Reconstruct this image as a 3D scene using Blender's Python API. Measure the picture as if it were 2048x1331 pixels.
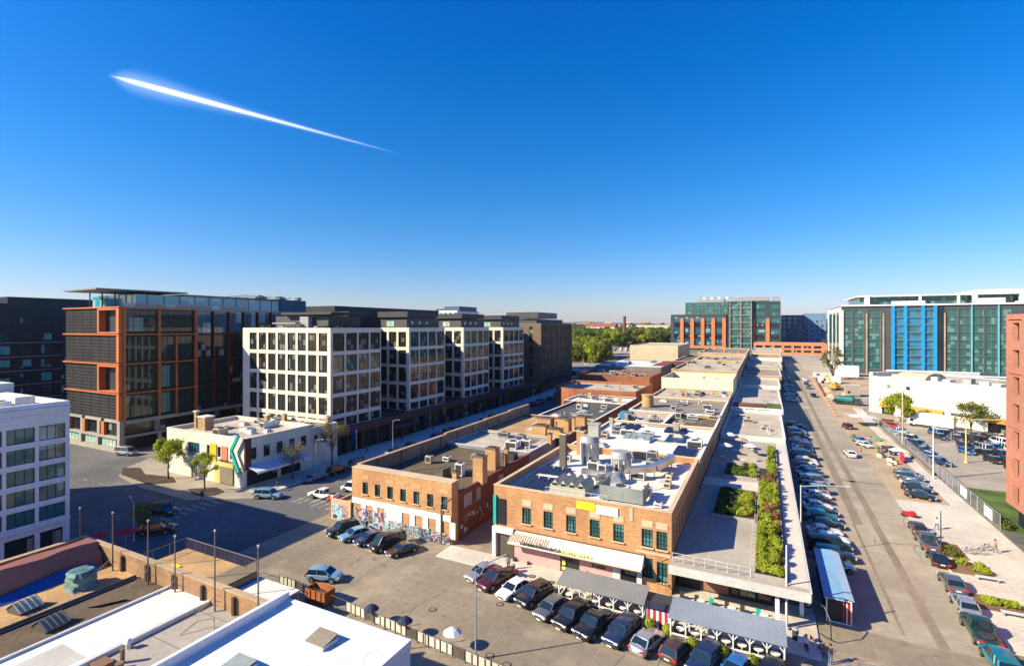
import bpy, math, random
from mathutils import Vector, Matrix
random.seed(7)
sc = bpy.context.scene
C = sc.collection
for o in list(bpy.data.objects): bpy.data.objects.remove(o)

# ------------------------------------------------------------------ camera, sky, sun, exposure
FPX, H = 1012.0, 30.0
YAW = math.atan((1530 - 1024) / FPX)
cam_d = bpy.data.cameras.new('camera'); cam = bpy.data.objects.new('camera', cam_d); C.objects.link(cam)
cam_d.sensor_width = 36; cam_d.lens = 36 * FPX / 2048; cam_d.shift_y = -13.5 / 2048
cam_d.clip_start = 0.5; cam_d.clip_end = 40000
cam.location = (0, 0, H); cam.rotation_euler = (math.radians(90), 0, YAW)
sc.camera = cam
SUN_AZ, SUN_EL = math.radians(41), math.radians(31.5)      # light travels towards +X +Y
ray = Vector((math.cos(SUN_AZ) * math.cos(SUN_EL), math.sin(SUN_AZ) * math.cos(SUN_EL), -math.sin(SUN_EL)))
sd = bpy.data.lights.new('sun', 'SUN'); sun = bpy.data.objects.new('sun', sd); C.objects.link(sun)
sd.energy = 5.0; sd.angle = math.radians(0.5); sd.color = (1.0, 0.87, 0.62)
sun.rotation_euler = ray.to_track_quat('-Z', 'Y').to_euler()
W = bpy.data.worlds.new('World'); sc.world = W; W.use_nodes = True
nt = W.node_tree; nt.nodes.clear()
sky = nt.nodes.new('ShaderNodeTexSky'); sky.sky_type = 'NISHITA'; sky.sun_disc = False
sky.sun_elevation = SUN_EL; sky.sun_rotation = math.atan2(-ray.x, -ray.y)
sky.air_density = 1.0; sky.dust_density = 0.35; sky.ozone_density = 5.0; sky.altitude = 100
hs = nt.nodes.new('ShaderNodeHueSaturation'); hs.inputs['Saturation'].default_value = 1.35; hs.inputs['Value'].default_value = 1.0
gm = nt.nodes.new('ShaderNodeGamma'); gm.inputs[1].default_value = 1.0
bg = nt.nodes.new('ShaderNodeBackground'); bg.inputs[1].default_value = 0.114
wo = nt.nodes.new('ShaderNodeOutputWorld')
nt.links.new(sky.outputs[0], hs.inputs['Color']); nt.links.new(hs.outputs[0], gm.inputs[0]); 
tc = nt.nodes.new('ShaderNodeTexCoord'); sz = nt.nodes.new('ShaderNodeSeparateXYZ'); rp = nt.nodes.new('ShaderNodeValToRGB')   # paler, cooler towards the horizon, deeper blue aloft
nt.links.new(tc.outputs['Generated'], sz.inputs[0]); nt.links.new(sz.outputs[2], rp.inputs[0])
e = rp.color_ramp.elements; e[0].position = 0.0; e[0].color = (.60, .51, .63, 1); e[1].position = .6; e[1].color = (.55, .60, .97, 1)
for p_, c_ in ((.10, (.66, .61, .70, 1)), (.24, (.62, .69, .76, 1)), (.45, (.56, .70, .88, 1))): e.new(p_).color = c_
mu = nt.nodes.new('ShaderNodeMix'); mu.data_type = 'RGBA'; mu.blend_type = 'MULTIPLY'; mu.inputs[0].default_value = 1
nt.links.new(gm.outputs[0], mu.inputs[6]); nt.links.new(rp.outputs[0], mu.inputs[7]); nt.links.new(mu.outputs[2], bg.inputs[0]); nt.links.new(bg.outputs[0], wo.inputs[0])
sc.view_settings.view_transform = 'Standard'; sc.view_settings.look = 'None'
sc.view_settings.exposure = 1.0; sc.view_settings.gamma = 1.0
try:
    sc.cycles.max_bounces = 5; sc.cycles.diffuse_bounces = 2; sc.cycles.glossy_bounces = 2
    sc.cycles.transmission_bounces = 2; sc.cycles.transparent_max_bounces = 4; sc.cycles.volume_bounces = 0
    sc.cycles.sample_clamp_indirect = 4.0
    sc.cycles.volume_step_rate = 1.0
except Exception: pass

# ------------------------------------------------------------------ materials
MC = {}
def M(name, col, rough=.85, var=.12, scale=.6, metal=0, spec=.4, brick=None, seams=None, col2=None, fine=.08, bump=0, coat=0, streak=0, rnd=0, blotch=0, leaf=0):
    """procedural surface: base colour with broad and fine noise; optional brick courses, seams or vertical weather streaks"""
    if name in MC: return MC[name]
    m = bpy.data.materials.new(name); m.use_nodes = True; n = m.node_tree.nodes; l = m.node_tree.links
    b = n['Principled BSDF']
    b.inputs['Roughness'].default_value = rough; b.inputs['Metallic'].default_value = metal
    b.inputs['Specular IOR Level'].default_value = spec
    if coat: b.inputs['Coat Weight'].default_value = coat; b.inputs['Coat Roughness'].default_value = .05
    geo = n.new('ShaderNodeNewGeometry')
    def noise(sc_, det=4, vec=None):
        t = n.new('ShaderNodeTexNoise'); t.inputs['Scale'].default_value = sc_; t.inputs['Detail'].default_value = det
        l.new(vec or geo.outputs['Position'], t.inputs['Vector']); return t.outputs[0]
    def mix(fac, a, b_, typ='MIX'):
        x = n.new('ShaderNodeMix'); x.data_type = 'RGBA'; x.blend_type = typ
        for s, v in ((x.inputs[0], fac), (x.inputs[6], a), (x.inputs[7], b_)):
            if isinstance(v, (int, float)): s.default_value = v
            elif isinstance(v, tuple): s.default_value = (*v, 1)
            else: l.new(v, s)
        return x.outputs[2]
    def ramp(v, a, b_, c0=0., c1=1.):
        r = n.new('ShaderNodeMapRange'); l.new(v, r.inputs[0]); r.inputs[1].default_value = a; r.inputs[2].default_value = b_
        r.inputs[3].default_value = c0; r.inputs[4].default_value = c1; return r.outputs[0]
    c2 = col2 or tuple(x * (1 - 2.2 * var) for x in col)
    c = mix(ramp(noise(scale * .35, 5), .35, .65), col, c2)
    c = mix(ramp(noise(scale * 6, 3), .3, .7, 0, 1), c, mix(1., c, (1 - fine * 2.5,) * 3, 'MULTIPLY'))
    if brick:
        bt = n.new('ShaderNodeTexBrick'); mp = n.new('ShaderNodeVectorMath'); mp.operation = 'MULTIPLY_ADD'
        # walls run along X or Y: fold both into one horizontal coordinate, Z is up
        sx = n.new('ShaderNodeSeparateXYZ'); l.new(geo.outputs['Position'], sx.inputs[0])
        ad = n.new('ShaderNodeMath'); l.new(sx.outputs[0], ad.inputs[0]); l.new(sx.outputs[1], ad.inputs[1])
        cb = n.new('ShaderNodeCombineXYZ'); l.new(ad.outputs[0], cb.inputs[0]); l.new(sx.outputs[2], cb.inputs[1])
        n.remove(mp); l.new(cb.outputs[0], bt.inputs['Vector'])
        bt.inputs['Scale'].default_value = 1.; bt.inputs['Brick Width'].default_value = brick[0]; bt.inputs['Row Height'].default_value = brick[1]
        bt.inputs['Mortar Size'].default_value = brick[1] * .09; bt.inputs['Color1'].default_value = (1, 1, 1, 1); bt.inputs['Color2'].default_value = (.72, .7, .68, 1)
        bt.inputs['Mortar'].default_value = (.8, .78, .75, 1)
        c = mix(.8, c, bt.outputs['Color'], 'MULTIPLY')
    if seams:
        bt = n.new('ShaderNodeTexBrick'); l.new(geo.outputs['Position'], bt.inputs['Vector'])
        bt.inputs['Scale'].default_value = 1.; bt.inputs['Brick Width'].default_value = seams[0]; bt.inputs['Row Height'].default_value = seams[1]; bt.offset = 0
        bt.inputs['Mortar Size'].default_value = seams[2]; bt.inputs['Color1'].default_value = (1, 1, 1, 1); bt.inputs['Color2'].default_value = (seams[4],) * 3 + (1,)
        bt.inputs['Mortar'].default_value = (seams[3],) * 3 + (1,)
        c = mix(1., c, bt.outputs['Color'], 'MULTIPLY')
    if streak:
        mpn = n.new('ShaderNodeMapping'); l.new(geo.outputs['Position'], mpn.inputs[0]); mpn.inputs['Scale'].default_value = (1.6, 1.6, .12)
        c = mix(ramp(noise(1., 4, mpn.outputs[0]), .45, .75, 0, streak), c, tuple(x * .45 for x in col))
    if rnd:
        oi = n.new('ShaderNodeObjectInfo'); c = mix(ramp(oi.outputs['Random'], 0, 1, 0, rnd), c, tuple(x * .35 for x in col))
    if blotch:                                                     # oil drips, tyre grime and repaired spots
        c = mix(ramp(noise(.9, 6), .58, .72, 0, blotch), c, tuple(x * .45 for x in col))
        mp2 = n.new('ShaderNodeMapping'); l.new(geo.outputs['Position'], mp2.inputs[0]); mp2.inputs['Scale'].default_value = (.05, .55, 1); mp2.inputs['Rotation'].default_value = (0, 0, .06)
        c = mix(ramp(noise(1., 5, mp2.outputs[0]), .5, .7, 0, blotch * .7), c, tuple(x * .62 for x in col))
        c = mix(ramp(noise(.16, 3), .55, .66, 0, blotch * .5), c, tuple(x * 1.3 for x in col))
    l.new(c, b.inputs['Base Color'])
    if leaf:                                                       # thin leaves let light through
        tr = n.new('ShaderNodeBsdfTranslucent'); l.new(c, tr.inputs[0]); ms = n.new('ShaderNodeMixShader'); ms.inputs[0].default_value = leaf
        l.new(b.outputs[0], ms.inputs[1]); l.new(tr.outputs[0], ms.inputs[2]); l.new(ms.outputs[0], n['Material Output'].inputs[0])
    if bump:
        bp = n.new('ShaderNodeBump'); bp.inputs['Strength'].default_value = bump; bp.inputs['Distance'].default_value = .05
        l.new(noise(scale * 8, 4), bp.inputs['Height']); l.new(bp.outputs[0], b.inputs['Normal'])
    MC[name] = m; return m

def GLASS(name, a, b2, rough=.06, cell=1.3, spec=.9, light=(.35, .36, .33), lt=.86):
    """window glass: dark, glossy, with rooms behind showing as patches of different tone, some with pale blinds"""
    if name in MC: return MC[name]
    m = bpy.data.materials.new(name); m.use_nodes = True; n = m.node_tree.nodes; l = m.node_tree.links
    b = n['Principled BSDF']; b.inputs['Roughness'].default_value = rough; b.inputs['Specular IOR Level'].default_value = spec
    geo = n.new('ShaderNodeNewGeometry')
    v = n.new('ShaderNodeTexWhiteNoise'); sn = n.new('ShaderNodeVectorMath'); sn.operation = 'SNAP'; sn.inputs[1].default_value = (cell, cell, cell * 1.3)
    off = n.new('ShaderNodeVectorMath'); off.operation = 'ADD'; off.inputs[1].default_value = (.13, .17, .21); l.new(geo.outputs['Position'], off.inputs[0])
    l.new(off.outputs[0], sn.inputs[0]); l.new(sn.outputs[0], v.inputs[0])
    t = n.new('ShaderNodeTexNoise'); t.inputs['Scale'].default_value = .9; t.inputs['Detail'].default_value = 5; l.new(geo.outputs['Position'], t.inputs['Vector'])
    x = n.new('ShaderNodeMix'); x.data_type = 'RGBA'; x.inputs[6].default_value = (*a, 1); x.inputs[7].default_value = (*b2, 1); l.new(t.outputs[0], x.inputs[0])
    gt = n.new('ShaderNodeMath'); gt.operation = 'GREATER_THAN'; gt.inputs[1].default_value = lt; l.new(v.outputs[0], gt.inputs[0])
    y = n.new('ShaderNodeMix'); y.data_type = 'RGBA'; l.new(gt.outputs[0], y.inputs[0]); l.new(x.outputs[2], y.inputs[6]); y.inputs[7].default_value = (*light, 1)
    l.new(y.outputs[2], b.inputs['Base Color'])
    MC[name] = m; return m

def PLAIN(name, col, rough=.5, metal=0, spec=.5, coat=0):
    return M(name, col, rough, .06, 1.5, metal, spec, fine=.04, coat=coat)

# ------------------------------------------------------------------ mesh builder
def gz(y): return 0. if y < 180 else min(18., .025 * (y - 180))
class MB:
    def __init__(s): s.v = []; s.f = []; s.m = []; s.sm = []; s.mi = 0
    def mat(s, i): s.mi = i; return s
    def quad(s, *p, smooth=False):
        k = len(s.v); s.v += [tuple(q) for q in p]; s.f.append(tuple(range(k, k + len(p)))); s.m.append(s.mi); s.sm.append(smooth); return s
    def box(s, x0, x1, y0, y1, z0, z1, bottom=True):
        if x0 > x1: x0, x1 = x1, x0
        if y0 > y1: y0, y1 = y1, y0
        if z0 > z1: z0, z1 = z1, z0
        k = len(s.v)
        s.v += [(x0, y0, z0), (x1, y0, z0), (x1, y1, z0), (x0, y1, z0), (x0, y0, z1), (x1, y0, z1), (x1, y1, z1), (x0, y1, z1)]
        fs = [(4, 5, 6, 7), (0, 1, 5, 4), (1, 2, 6, 5), (2, 3, 7, 6), (3, 0, 4, 7)] + ([(3, 2, 1, 0)] if bottom else [])
        for f in fs: s.f.append(tuple(k + i for i in f)); s.m.append(s.mi); s.sm.append(False)
        return s
    def prism(s, poly, z0, z1):
        k = len(s.v); n = len(poly)
        s.v += [(x, y, z0) for x, y in poly] + [(x, y, z1) for x, y in poly]
        s.f.append(tuple(k + n + i for i in range(n))); s.f.append(tuple(k + n - 1 - i for i in range(n)))
        for i in range(n): s.f.append((k + i, k + (i + 1) % n, k + n + (i + 1) % n, k + n + i))
        s.m += [s.mi] * (n + 2); s.sm += [False] * (n + 2); return s
    def ring(s, rings, cap=True, smooth=True):
        """loft through rings of equally many points"""
        k = len(s.v); n = len(rings[0])
        for r in rings: s.v += [tuple(p) for p in r]
        for i in range(len(rings) - 1):
            for j in range(n):
                a, b = k + i * n + j, k + i * n + (j + 1) % n
                s.f.append((a, b, b + n, a + n)); s.m.append(s.mi); s.sm.append(smooth)
        if cap:
            s.f.append(tuple(k + n - 1 - j for j in range(n))); s.f.append(tuple(k + (len(rings) - 1) * n + j for j in range(n)))
            s.m += [s.mi] * 2; s.sm += [False] * 2
        return s
    def tube(s, p, q, r, r2=None, n=8):
        p, q = Vector(p), Vector(q); d = (q - p).normalized()
        a = d.orthogonal().normalized(); b = d.cross(a); r2 = r if r2 is None else r2
        R = [[(c + (a * math.cos(t) + b * math.sin(t)) * rr) for t in [2 * math.pi * i / n for i in range(n)]] for c, rr in ((p, r), (q, r2))]
        return s.ring(R)
    def cyl(s, x, y, z0, z1, r, n=16, r2=None): return s.tube((x, y, z0), (x, y, z1), r, r2, n)
    def path(s, pts, r, n=6):
        for a, b in zip(pts, pts[1:]): s.tube(a, b, r, n=n)
        return s
    def bar(s, p, q, w, h):
        """rectangular bar from p to q, w across in plan, h in height"""
        p, q = Vector(p), Vector(q); d = (q - p).normalized(); u = d.cross(Vector((0, 0, 1)))
        u = u.normalized() if u.length > 1e-4 else Vector((1, 0, 0)); t = u.cross(d).normalized()
        R = [[c + u * a * w / 2 + t * b * h / 2 for a, b in ((-1, -1), (1, -1), (1, 1), (-1, 1))] for c in (p, q)]
        return s.ring(R, smooth=False)
    def mesh(s, name, mats):
        me = bpy.data.meshes.new(name); me.from_pydata(s.v, [], s.f)
        for m in (mats if isinstance(mats, (list, tuple)) else [mats]): me.materials.append(m)
        me.polygons.foreach_set('material_index', s.m); me.polygons.foreach_set('use_smooth', s.sm); me.update()
        if any(s.sm):
            try: me.set_sharp_from_angle(angle=math.radians(38))
            except Exception: pass
        return me

ORG = {}
def thing(name, label, cat, loc=(0, 0, 0), rz=0, group=None):
    o = bpy.data.objects.new(name, None); C.objects.link(o); o.empty_display_size = .5
    o.location = loc; o.rotation_euler = (0, 0, rz); o['label'] = label; o['category'] = cat
    if group: o['group'] = group
    ORG[o.name] = Vector(loc); return o
def part(name, mb, mats, parent, label=None, stuff=False):
    """mesh given in world coordinates (parent unrotated) as one part"""
    me = mb.mesh(name, mats) if isinstance(mb, MB) else mb
    o = bpy.data.objects.new(name, me); C.objects.link(o); o.parent = parent
    og = ORG[parent.name]
    if og.length > 0: me.transform(Matrix.Translation(-og)); 
    ORG[o.name] = og
    if label: o['label'] = label
    if stuff: o['kind'] = 'stuff'
    return o
def lpart(name, mb, mats, parent, loc=(0, 0, 0), rz=0):
    """part whose mesh is in the parent's local space"""
    me = mb.mesh(name, mats) if isinstance(mb, MB) else mb
    o = bpy.data.objects.new(name, me); C.objects.link(o); o.parent = parent; o.location = loc; o.rotation_euler = (0, 0, rz); return o
def solo(name, mb, mats, label, cat, base, rz=0, group=None, local=False):
    """a thing that is one mesh; mesh in world coordinates unless local"""
    me = mb.mesh(name, mats) if isinstance(mb, MB) else mb
    if not local: me.transform(Matrix.Translation(-Vector(base)))
    o = bpy.data.objects.new(name, me); C.objects.link(o); o.location = base; o.rotation_euler = (0, 0, rz)
    o['label'] = label; o['category'] = cat
    if group: o['group'] = group
    ORG[o.name] = Vector(base); return o
def struct(name, mb, mats, kind='structure'):
    o = bpy.data.objects.new(name, mb.mesh(name, mats)); C.objects.link(o); o['kind'] = kind; return o
def dup(root, loc, rz=0, label=None, group=None, scale=None, recolor=None):
    r = root.copy(); C.objects.link(r); r.location = loc; r.rotation_euler = (0, 0, rz)
    if scale: r.scale = scale
    if label: r['label'] = label
    if group: r['group'] = group
    ORG[r.name] = Vector(loc)
    def paint(o):
        if recolor and o.type == 'MESH' and o.material_slots and o.material_slots[0].link == 'OBJECT': o.material_slots[0].material = recolor
    paint(r)
    for ch in list(root.children):
        c = ch.copy(); C.objects.link(c); c.parent = r; paint(c)
        for g in ch.children:
            d = g.copy(); C.objects.link(d); d.parent = c
    return r

# ------------------------------------------------------------------ walls with real openings, and windows that fill them
def P3(face, c, a, z, d=0):
    """point on a wall: face S/N/E/W at coordinate c, a along it, d outwards"""
    return {'S': (a, c - d, z), 'N': (a, c + d, z), 'E': (c + d, a, z), 'W': (c - d, a, z)}[face]
ROT = {'S': 0, 'E': math.pi / 2, 'N': math.pi, 'W': -math.pi / 2}
def wallface(mb, face, c, a0, a1, z0, z1, holes=(), reveal=.25):
    A = sorted({a0, a1, *[h[0] for h in holes], *[h[1] for h in holes]}); Z = sorted({z0, z1, *[h[2] for h in holes], *[h[3] for h in holes]})
    A = [a for a in A if a0 <= a <= a1]; Z = [z for z in Z if z0 <= z <= z1]
    fl = face in ('N', 'W')
    def q(*p): mb.quad(*(reversed(p) if fl else p))
    for i in range(len(A) - 1):
        j = 0
        while j < len(Z) - 1:
            am = (A[i] + A[i + 1]) / 2
            if any(h[0] < am < h[1] and h[2] < (Z[j] + Z[j + 1]) / 2 < h[3] for h in holes): j += 1; continue
            k = j
            while k + 1 < len(Z) - 1 and not any(h[0] < am < h[1] and h[2] < (Z[k + 1] + Z[k + 2]) / 2 < h[3] for h in holes): k += 1
            q(P3(face, c, A[i], Z[j]), P3(face, c, A[i + 1], Z[j]), P3(face, c, A[i + 1], Z[k + 1]), P3(face, c, A[i], Z[k + 1])); j = k + 1
    for h in holes:
        r = -reveal; p = lambda a, z, d: P3(face, c, a, z, d)
        q(p(h[0], h[2], 0), p(h[1], h[2], 0), p(h[1], h[2], r), p(h[0], h[2], r))
        q(p(h[0], h[3], r), p(h[1], h[3], r), p(h[1], h[3], 0), p(h[0], h[3], 0))
        q(p(h[0], h[2], r), p(h[0], h[3], r), p(h[0], h[3], 0), p(h[0], h[2], 0))
        q(p(h[1], h[2], 0), p(h[1], h[3], 0), p(h[1], h[3], r), p(h[1], h[2], r))
WCACHE = {}
def window(parent, face, c, a0, a1, z0, z1, nx=2, ny=2, frame=None, glass=None, fw=.07, reveal=.25, name='window', sill=None):
    w, h = round(a1 - a0, 2), round(z1 - z0, 2); key = (w, h, nx, ny, frame.name, glass.name, fw)
    if key not in WCACHE:
        f = MB(); y0, y1 = -.06, .04
        f.box(-w / 2, -w / 2 + fw, y0, y1, 0, h); f.box(w / 2 - fw, w / 2, y0, y1, 0, h)
        f.box(-w / 2 + fw, w / 2 - fw, y0, y1, 0, fw); f.box(-w / 2 + fw, w / 2 - fw, y0, y1, h - fw, h)
        iw, ih = w - 2 * fw, h - 2 * fw; t = fw * .7
        for i in range(1, nx): x = -iw / 2 + iw * i / nx; f.box(x - t / 2, x + t / 2, y0 + .01, y1 - .01, fw, h - fw)
        for j in range(1, ny): z = fw + ih * j / ny; f.box(-w / 2 + fw, w / 2 - fw, y0 + .015, y1 - .015, z - t / 2, z + t / 2)
        g = MB().quad((-w / 2, .01, 0), (w / 2, .01, 0), (w / 2, .01, h), (-w / 2, .01, h))
        WCACHE[key] = (f.mesh('window', frame), g.mesh('pane', glass))
    fm, gm_ = WCACHE[key]
    p = Vector(P3(face, c, (a0 + a1) / 2, z0, -reveal + .02))
    o = bpy.data.objects.new(name, fm); C.objects.link(o); o.parent = parent; o.location = p - ORG[parent.name]; o.rotation_euler = (0, 0, ROT[face])
    g = bpy.data.objects.new('pane', gm_); C.objects.link(g); g.parent = o
    ORG[o.name] = p
    if sill:
        s_ = MB().box(-w / 2 - .1, w / 2 + .1, -.42, -.02, -.12, 0); lpart('sill', s_, sill, o)
    return o
def boxwall(x0, x1, y0, y1, z0, z1, holes={}, par=.8, th=.35, roofz=None, reveal=.25, faces='SEWN'):
    """four outer faces with openings, parapet top and inner faces"""
    mb = MB()
    for f, c, a0, a1 in (('S', y0, x0, x1), ('N', y1, x0, x1), ('E', x1, y0, y1), ('W', x0, y0, y1)):
        if f in faces: wallface(mb, f, c, a0, a1, z0, z1, holes.get(f, ()), reveal)
    if par > 0:
        zr = z1 - par; i0, i1, j0, j1 = x0 + th, x1 - th, y0 + th, y1 - th
        mb.quad((x0, y0, z1), (x1, y0, z1), (i1, j0, z1), (i0, j0, z1)); mb.quad((x1, y0, z1), (x1, y1, z1), (i1, j1, z1), (i1, j0, z1))
        mb.quad((x1, y1, z1), (x0, y1, z1), (i0, j1, z1), (i1, j1, z1)); mb.quad((x0, y1, z1), (x0, y0, z1), (i0, j0, z1), (i0, j1, z1))
        mb.quad((i0, j0, z1), (i1, j0, z1), (i1, j0, zr), (i0, j0, zr)); mb.quad((i1, j0, z1), (i1, j1, z1), (i1, j1, zr), (i1, j0, zr))
        mb.quad((i1, j1, z1), (i0, j1, z1), (i0, j1, zr), (i1, j1, zr)); mb.quad((i0, j1, z1), (i0, j0, z1), (i0, j0, zr), (i0, j1, zr))
    return mb
def building(name, label, cat, x0, x1, y0, y1, z1, wall, roof, z0=0, par=.6, th=.35, wins=(), group=None, coping=None, reveal=.25):
    """wins: list of (face, a0, a1, z0, z1, nx, ny, frame, glass[, sill])"""
    t = thing(name, label, cat, ((x0 + x1) / 2, (y0 + y1) / 2, z0), 0, group)
    holes = {}
    for w in wins: holes.setdefault(w[0], []).append(tuple(w[1:5]))
    part('wall', boxwall(x0, x1, y0, y1, z0, z1, holes, par, th, reveal=reveal), wall, t)
    rb_ = MB().box(x0 + th * .9 if par else x0, x1 - th * .9 if par else x1, y0 + th * .9 if par else y0, y1 - th * .9 if par else y1, z1 - par - .3, z1 - par + (0 if par else .02))
    rms = [roof]
    if z1 < 20 and (x1 - x0) * (y1 - y0) > 90:                     # re-felted strips and repair patches lying on the roof
        q = random.Random(int(x0 * 7 + y0 * 13)); rms += [roof_patch_a, roof_patch_b, roof_patch_c]
        for k in range(q.randint(5, 9)):
            w, d = q.choice(((q.uniform(1, 3), q.uniform(1, 3)), (q.uniform(.5, 1.2), q.uniform(3, 9)), (q.uniform(3, 8), q.uniform(.5, 1.5)))); w, d = min(w, x1 - x0 - 2), min(d, y1 - y0 - 2)
            a, c = q.uniform(x0 + .8, x1 - .8 - w), q.uniform(y0 + .8, y1 - .8 - d); zz = z1 - par + (0 if par else .02) + .005 + k * .002
            rb_.mat(q.choice((1, 2, 3))).quad((a, c, zz), (a + w, c, zz), (a + w, c + d, zz), (a, c + d, zz))
    part('roof', rb_, rms, t)
    if coping:
        e = .06; mb = MB()
        for bx in ((x0 - e, x1 + e, y0 - e, y0 + th + e), (x0 - e, x1 + e, y1 - th - e, y1 + e), (x0 - e, x0 + th + e, y0 + th + e, y1 - th - e), (x1 - th - e, x1 + e, y0 + th + e, y1 - th - e)):
            mb.box(*bx, z1 + .003, z1 + .1)
        part('coping', mb, coping, t)
    cc = {'S': y0, 'N': y1, 'E': x1, 'W': x0}
    for w in wins: window(t, w[0], cc[w[0]], *w[1:7], frame=w[7], glass=w[8], reveal=reveal, sill=w[9] if len(w) > 9 else None)
    return t
# ------------------------------------------------------------------ palette
conc = M('street_concrete', (.34, .28, .20), .9, .15, .22, seams=(4.6, 4.6, .06, 1.15, .93), fine=.08, blotch=.75)
concl = M('light_street_concrete', (.42, .36, .265), .9, .12, .22, seams=(3.6, 6.5, .06, .86, .94), fine=.07, blotch=.5)
asph = M('dark_asphalt', (.15, .15, .15), .92, .16, .2, fine=.10, blotch=.5)
asph2 = M('worn_asphalt', (.29, .23, .16), .9, .12, .3, fine=.10)
lotm = M('lot_asphalt', (.44, .38, .30), .9, .12, .2, fine=.08, blotch=.6)
roof_patch_a = M('roof_patch_dark', (.20, .17, .135), .95, .15, .8, fine=.1)
roof_patch_b = M('roof_patch_grey', (.40, .36, .30), .95, .15, .8, fine=.1)
roof_patch_c = M('roof_patch_pale', (.66, .61, .52), .9, .1, .8, fine=.08)
pave = M('pavement_concrete', (.66, .61, .52), .9, .08, .4, seams=(1.8, 1.8, .035, .84, .95))
pavel = M('plaza_paving', (.40, .35, .27), .9, .10, .6, seams=(3, 3, .05, .8, .9))
grass = M('lawn', (.13, .20, .03), .95, .25, .8, fine=.16)
land = M('far_land', (.085, .115, .03), .95, .2, .03, col2=(.22, .19, .10))
soil = M('mulch', (.075, .045, .03), .95, .2, 2)
linew = M('road_paint', (.42, .39, .34), .8, .35, 2.5)
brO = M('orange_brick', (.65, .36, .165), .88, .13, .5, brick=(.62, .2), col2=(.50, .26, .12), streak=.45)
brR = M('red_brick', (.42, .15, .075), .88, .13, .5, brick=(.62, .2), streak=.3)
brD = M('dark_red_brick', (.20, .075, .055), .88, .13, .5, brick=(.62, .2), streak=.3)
brT = M('tan_brick', (.56, .38, .21), .88, .12, .5, brick=(.62, .2), streak=.4)
cream = M('cream_paint', (.80, .74, .62), .8, .07, .5, streak=.25)
creamw = M('cream_panel', (.74, .69, .58), .75, .04, .7, streak=.1)
white = M('white_paint', (.80, .79, .76), .7, .04, .6, streak=.12)
whiteb = M('white_cladding', (.76, .78, .82), .6, .04, .6, streak=.1)
roofw = M('white_roof_membrane', (.80, .75, .66), .8, .05, .35, blotch=.35, fine=.05, seams=(60, 3.2, .04, .88, .97))
roofg = M('grey_roof_felt', (.38, .32, .25), .95, .12, .4, blotch=.6, seams=(60, 1.2, .03, .88, .94))
roofb = M('brown_roof_felt', (.17, .125, .075), .95, .15, .4, fine=.12, seams=(50, 1.1, .03, .85, .93), blotch=.6)
roofl = M('light_grey_roof', (.56, .49, .38), .9, .10, .4, blotch=.6, seams=(50, 2.2, .03, .88, .95))
rooft = M('tan_gravel_roof', (.56, .35, .16), .95, .14, .6, fine=.12, blotch=.6)
roofd = M('dark_roof', (.10, .10, .10), .95, .15, .4)
steel = M('galvanised_steel', (.62, .63, .62), .32, .12, 1.2, metal=.85)
dmet = PLAIN('dark_metal', (.05, .05, .055), .45)
gmet = PLAIN('grey_metal', (.33, .34, .35), .5)
lmet = PLAIN('light_metal', (.60, .61, .60), .5)
pole_m = PLAIN('pole_brown', (.16, .12, .10), .6)
orng = M('orange_steel', (.60, .17, .045), .55, .08, .8)
drkp = M('dark_cladding', (.02, .024, .033), .5, .15, .4, spec=.4)
navy = M('navy_cladding', (.014, .022, .042), .45, .15, .4)
maroon = M('maroon_cladding', (.12, .035, .035), .6, .12, .5)
brnp = M('bronze_panel', (.20, .145, .10), .5, .12, .5)
blue = M('bright_blue_panel', (.02, .31, .66), .45, .05, .8)
frK = PLAIN('black_frame', (.018, .02, .022), .4)
frW = PLAIN('white_frame', (.72, .72, .70), .5)
frG = PLAIN('grey_frame', (.30, .31, .32), .5)
frB = PLAIN('bronze_frame', (.10, .07, .05), .45)
gD = GLASS('dark_glass', (.008, .012, .016), (.025, .03, .032), light=(.24, .24, .21), lt=.90, spec=.5)
gM = GLASS('grid_block_glass', (.006, .009, .012), (.035, .035, .032), cell=.9, light=(.15, .165, .15), lt=.86, spec=.45)
gT = GLASS('teal_glass', (.010, .085, .095), (.03, .16, .17), cell=2.2, light=(.16, .34, .34), lt=.82)
gG = GLASS('green_glass', (.010, .065, .065), (.035, .14, .135), cell=1.6, light=(.09, .24, .22), lt=.80)
gB = GLASS('blue_glass', (.015, .06, .10), (.03, .15, .23), cell=2.4, light=(.2, .35, .42), lt=.86)
gL = GLASS('pale_green_glass', (.28, .46, .38), (.36, .54, .46), light=(.45, .62, .52), lt=.8)
tyre = PLAIN('tyre_rubber', (.02, .02, .02), .85)
rim = PLAIN('wheel_rim', (.42, .42, .43), .3, .8)
redl = PLAIN('red_light', (.55, .02, .02), .25); whl = PLAIN('clear_light', (.75, .76, .76), .15)
bark = M('bark', (.10, .075, .055), .9, .2, 3)

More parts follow.
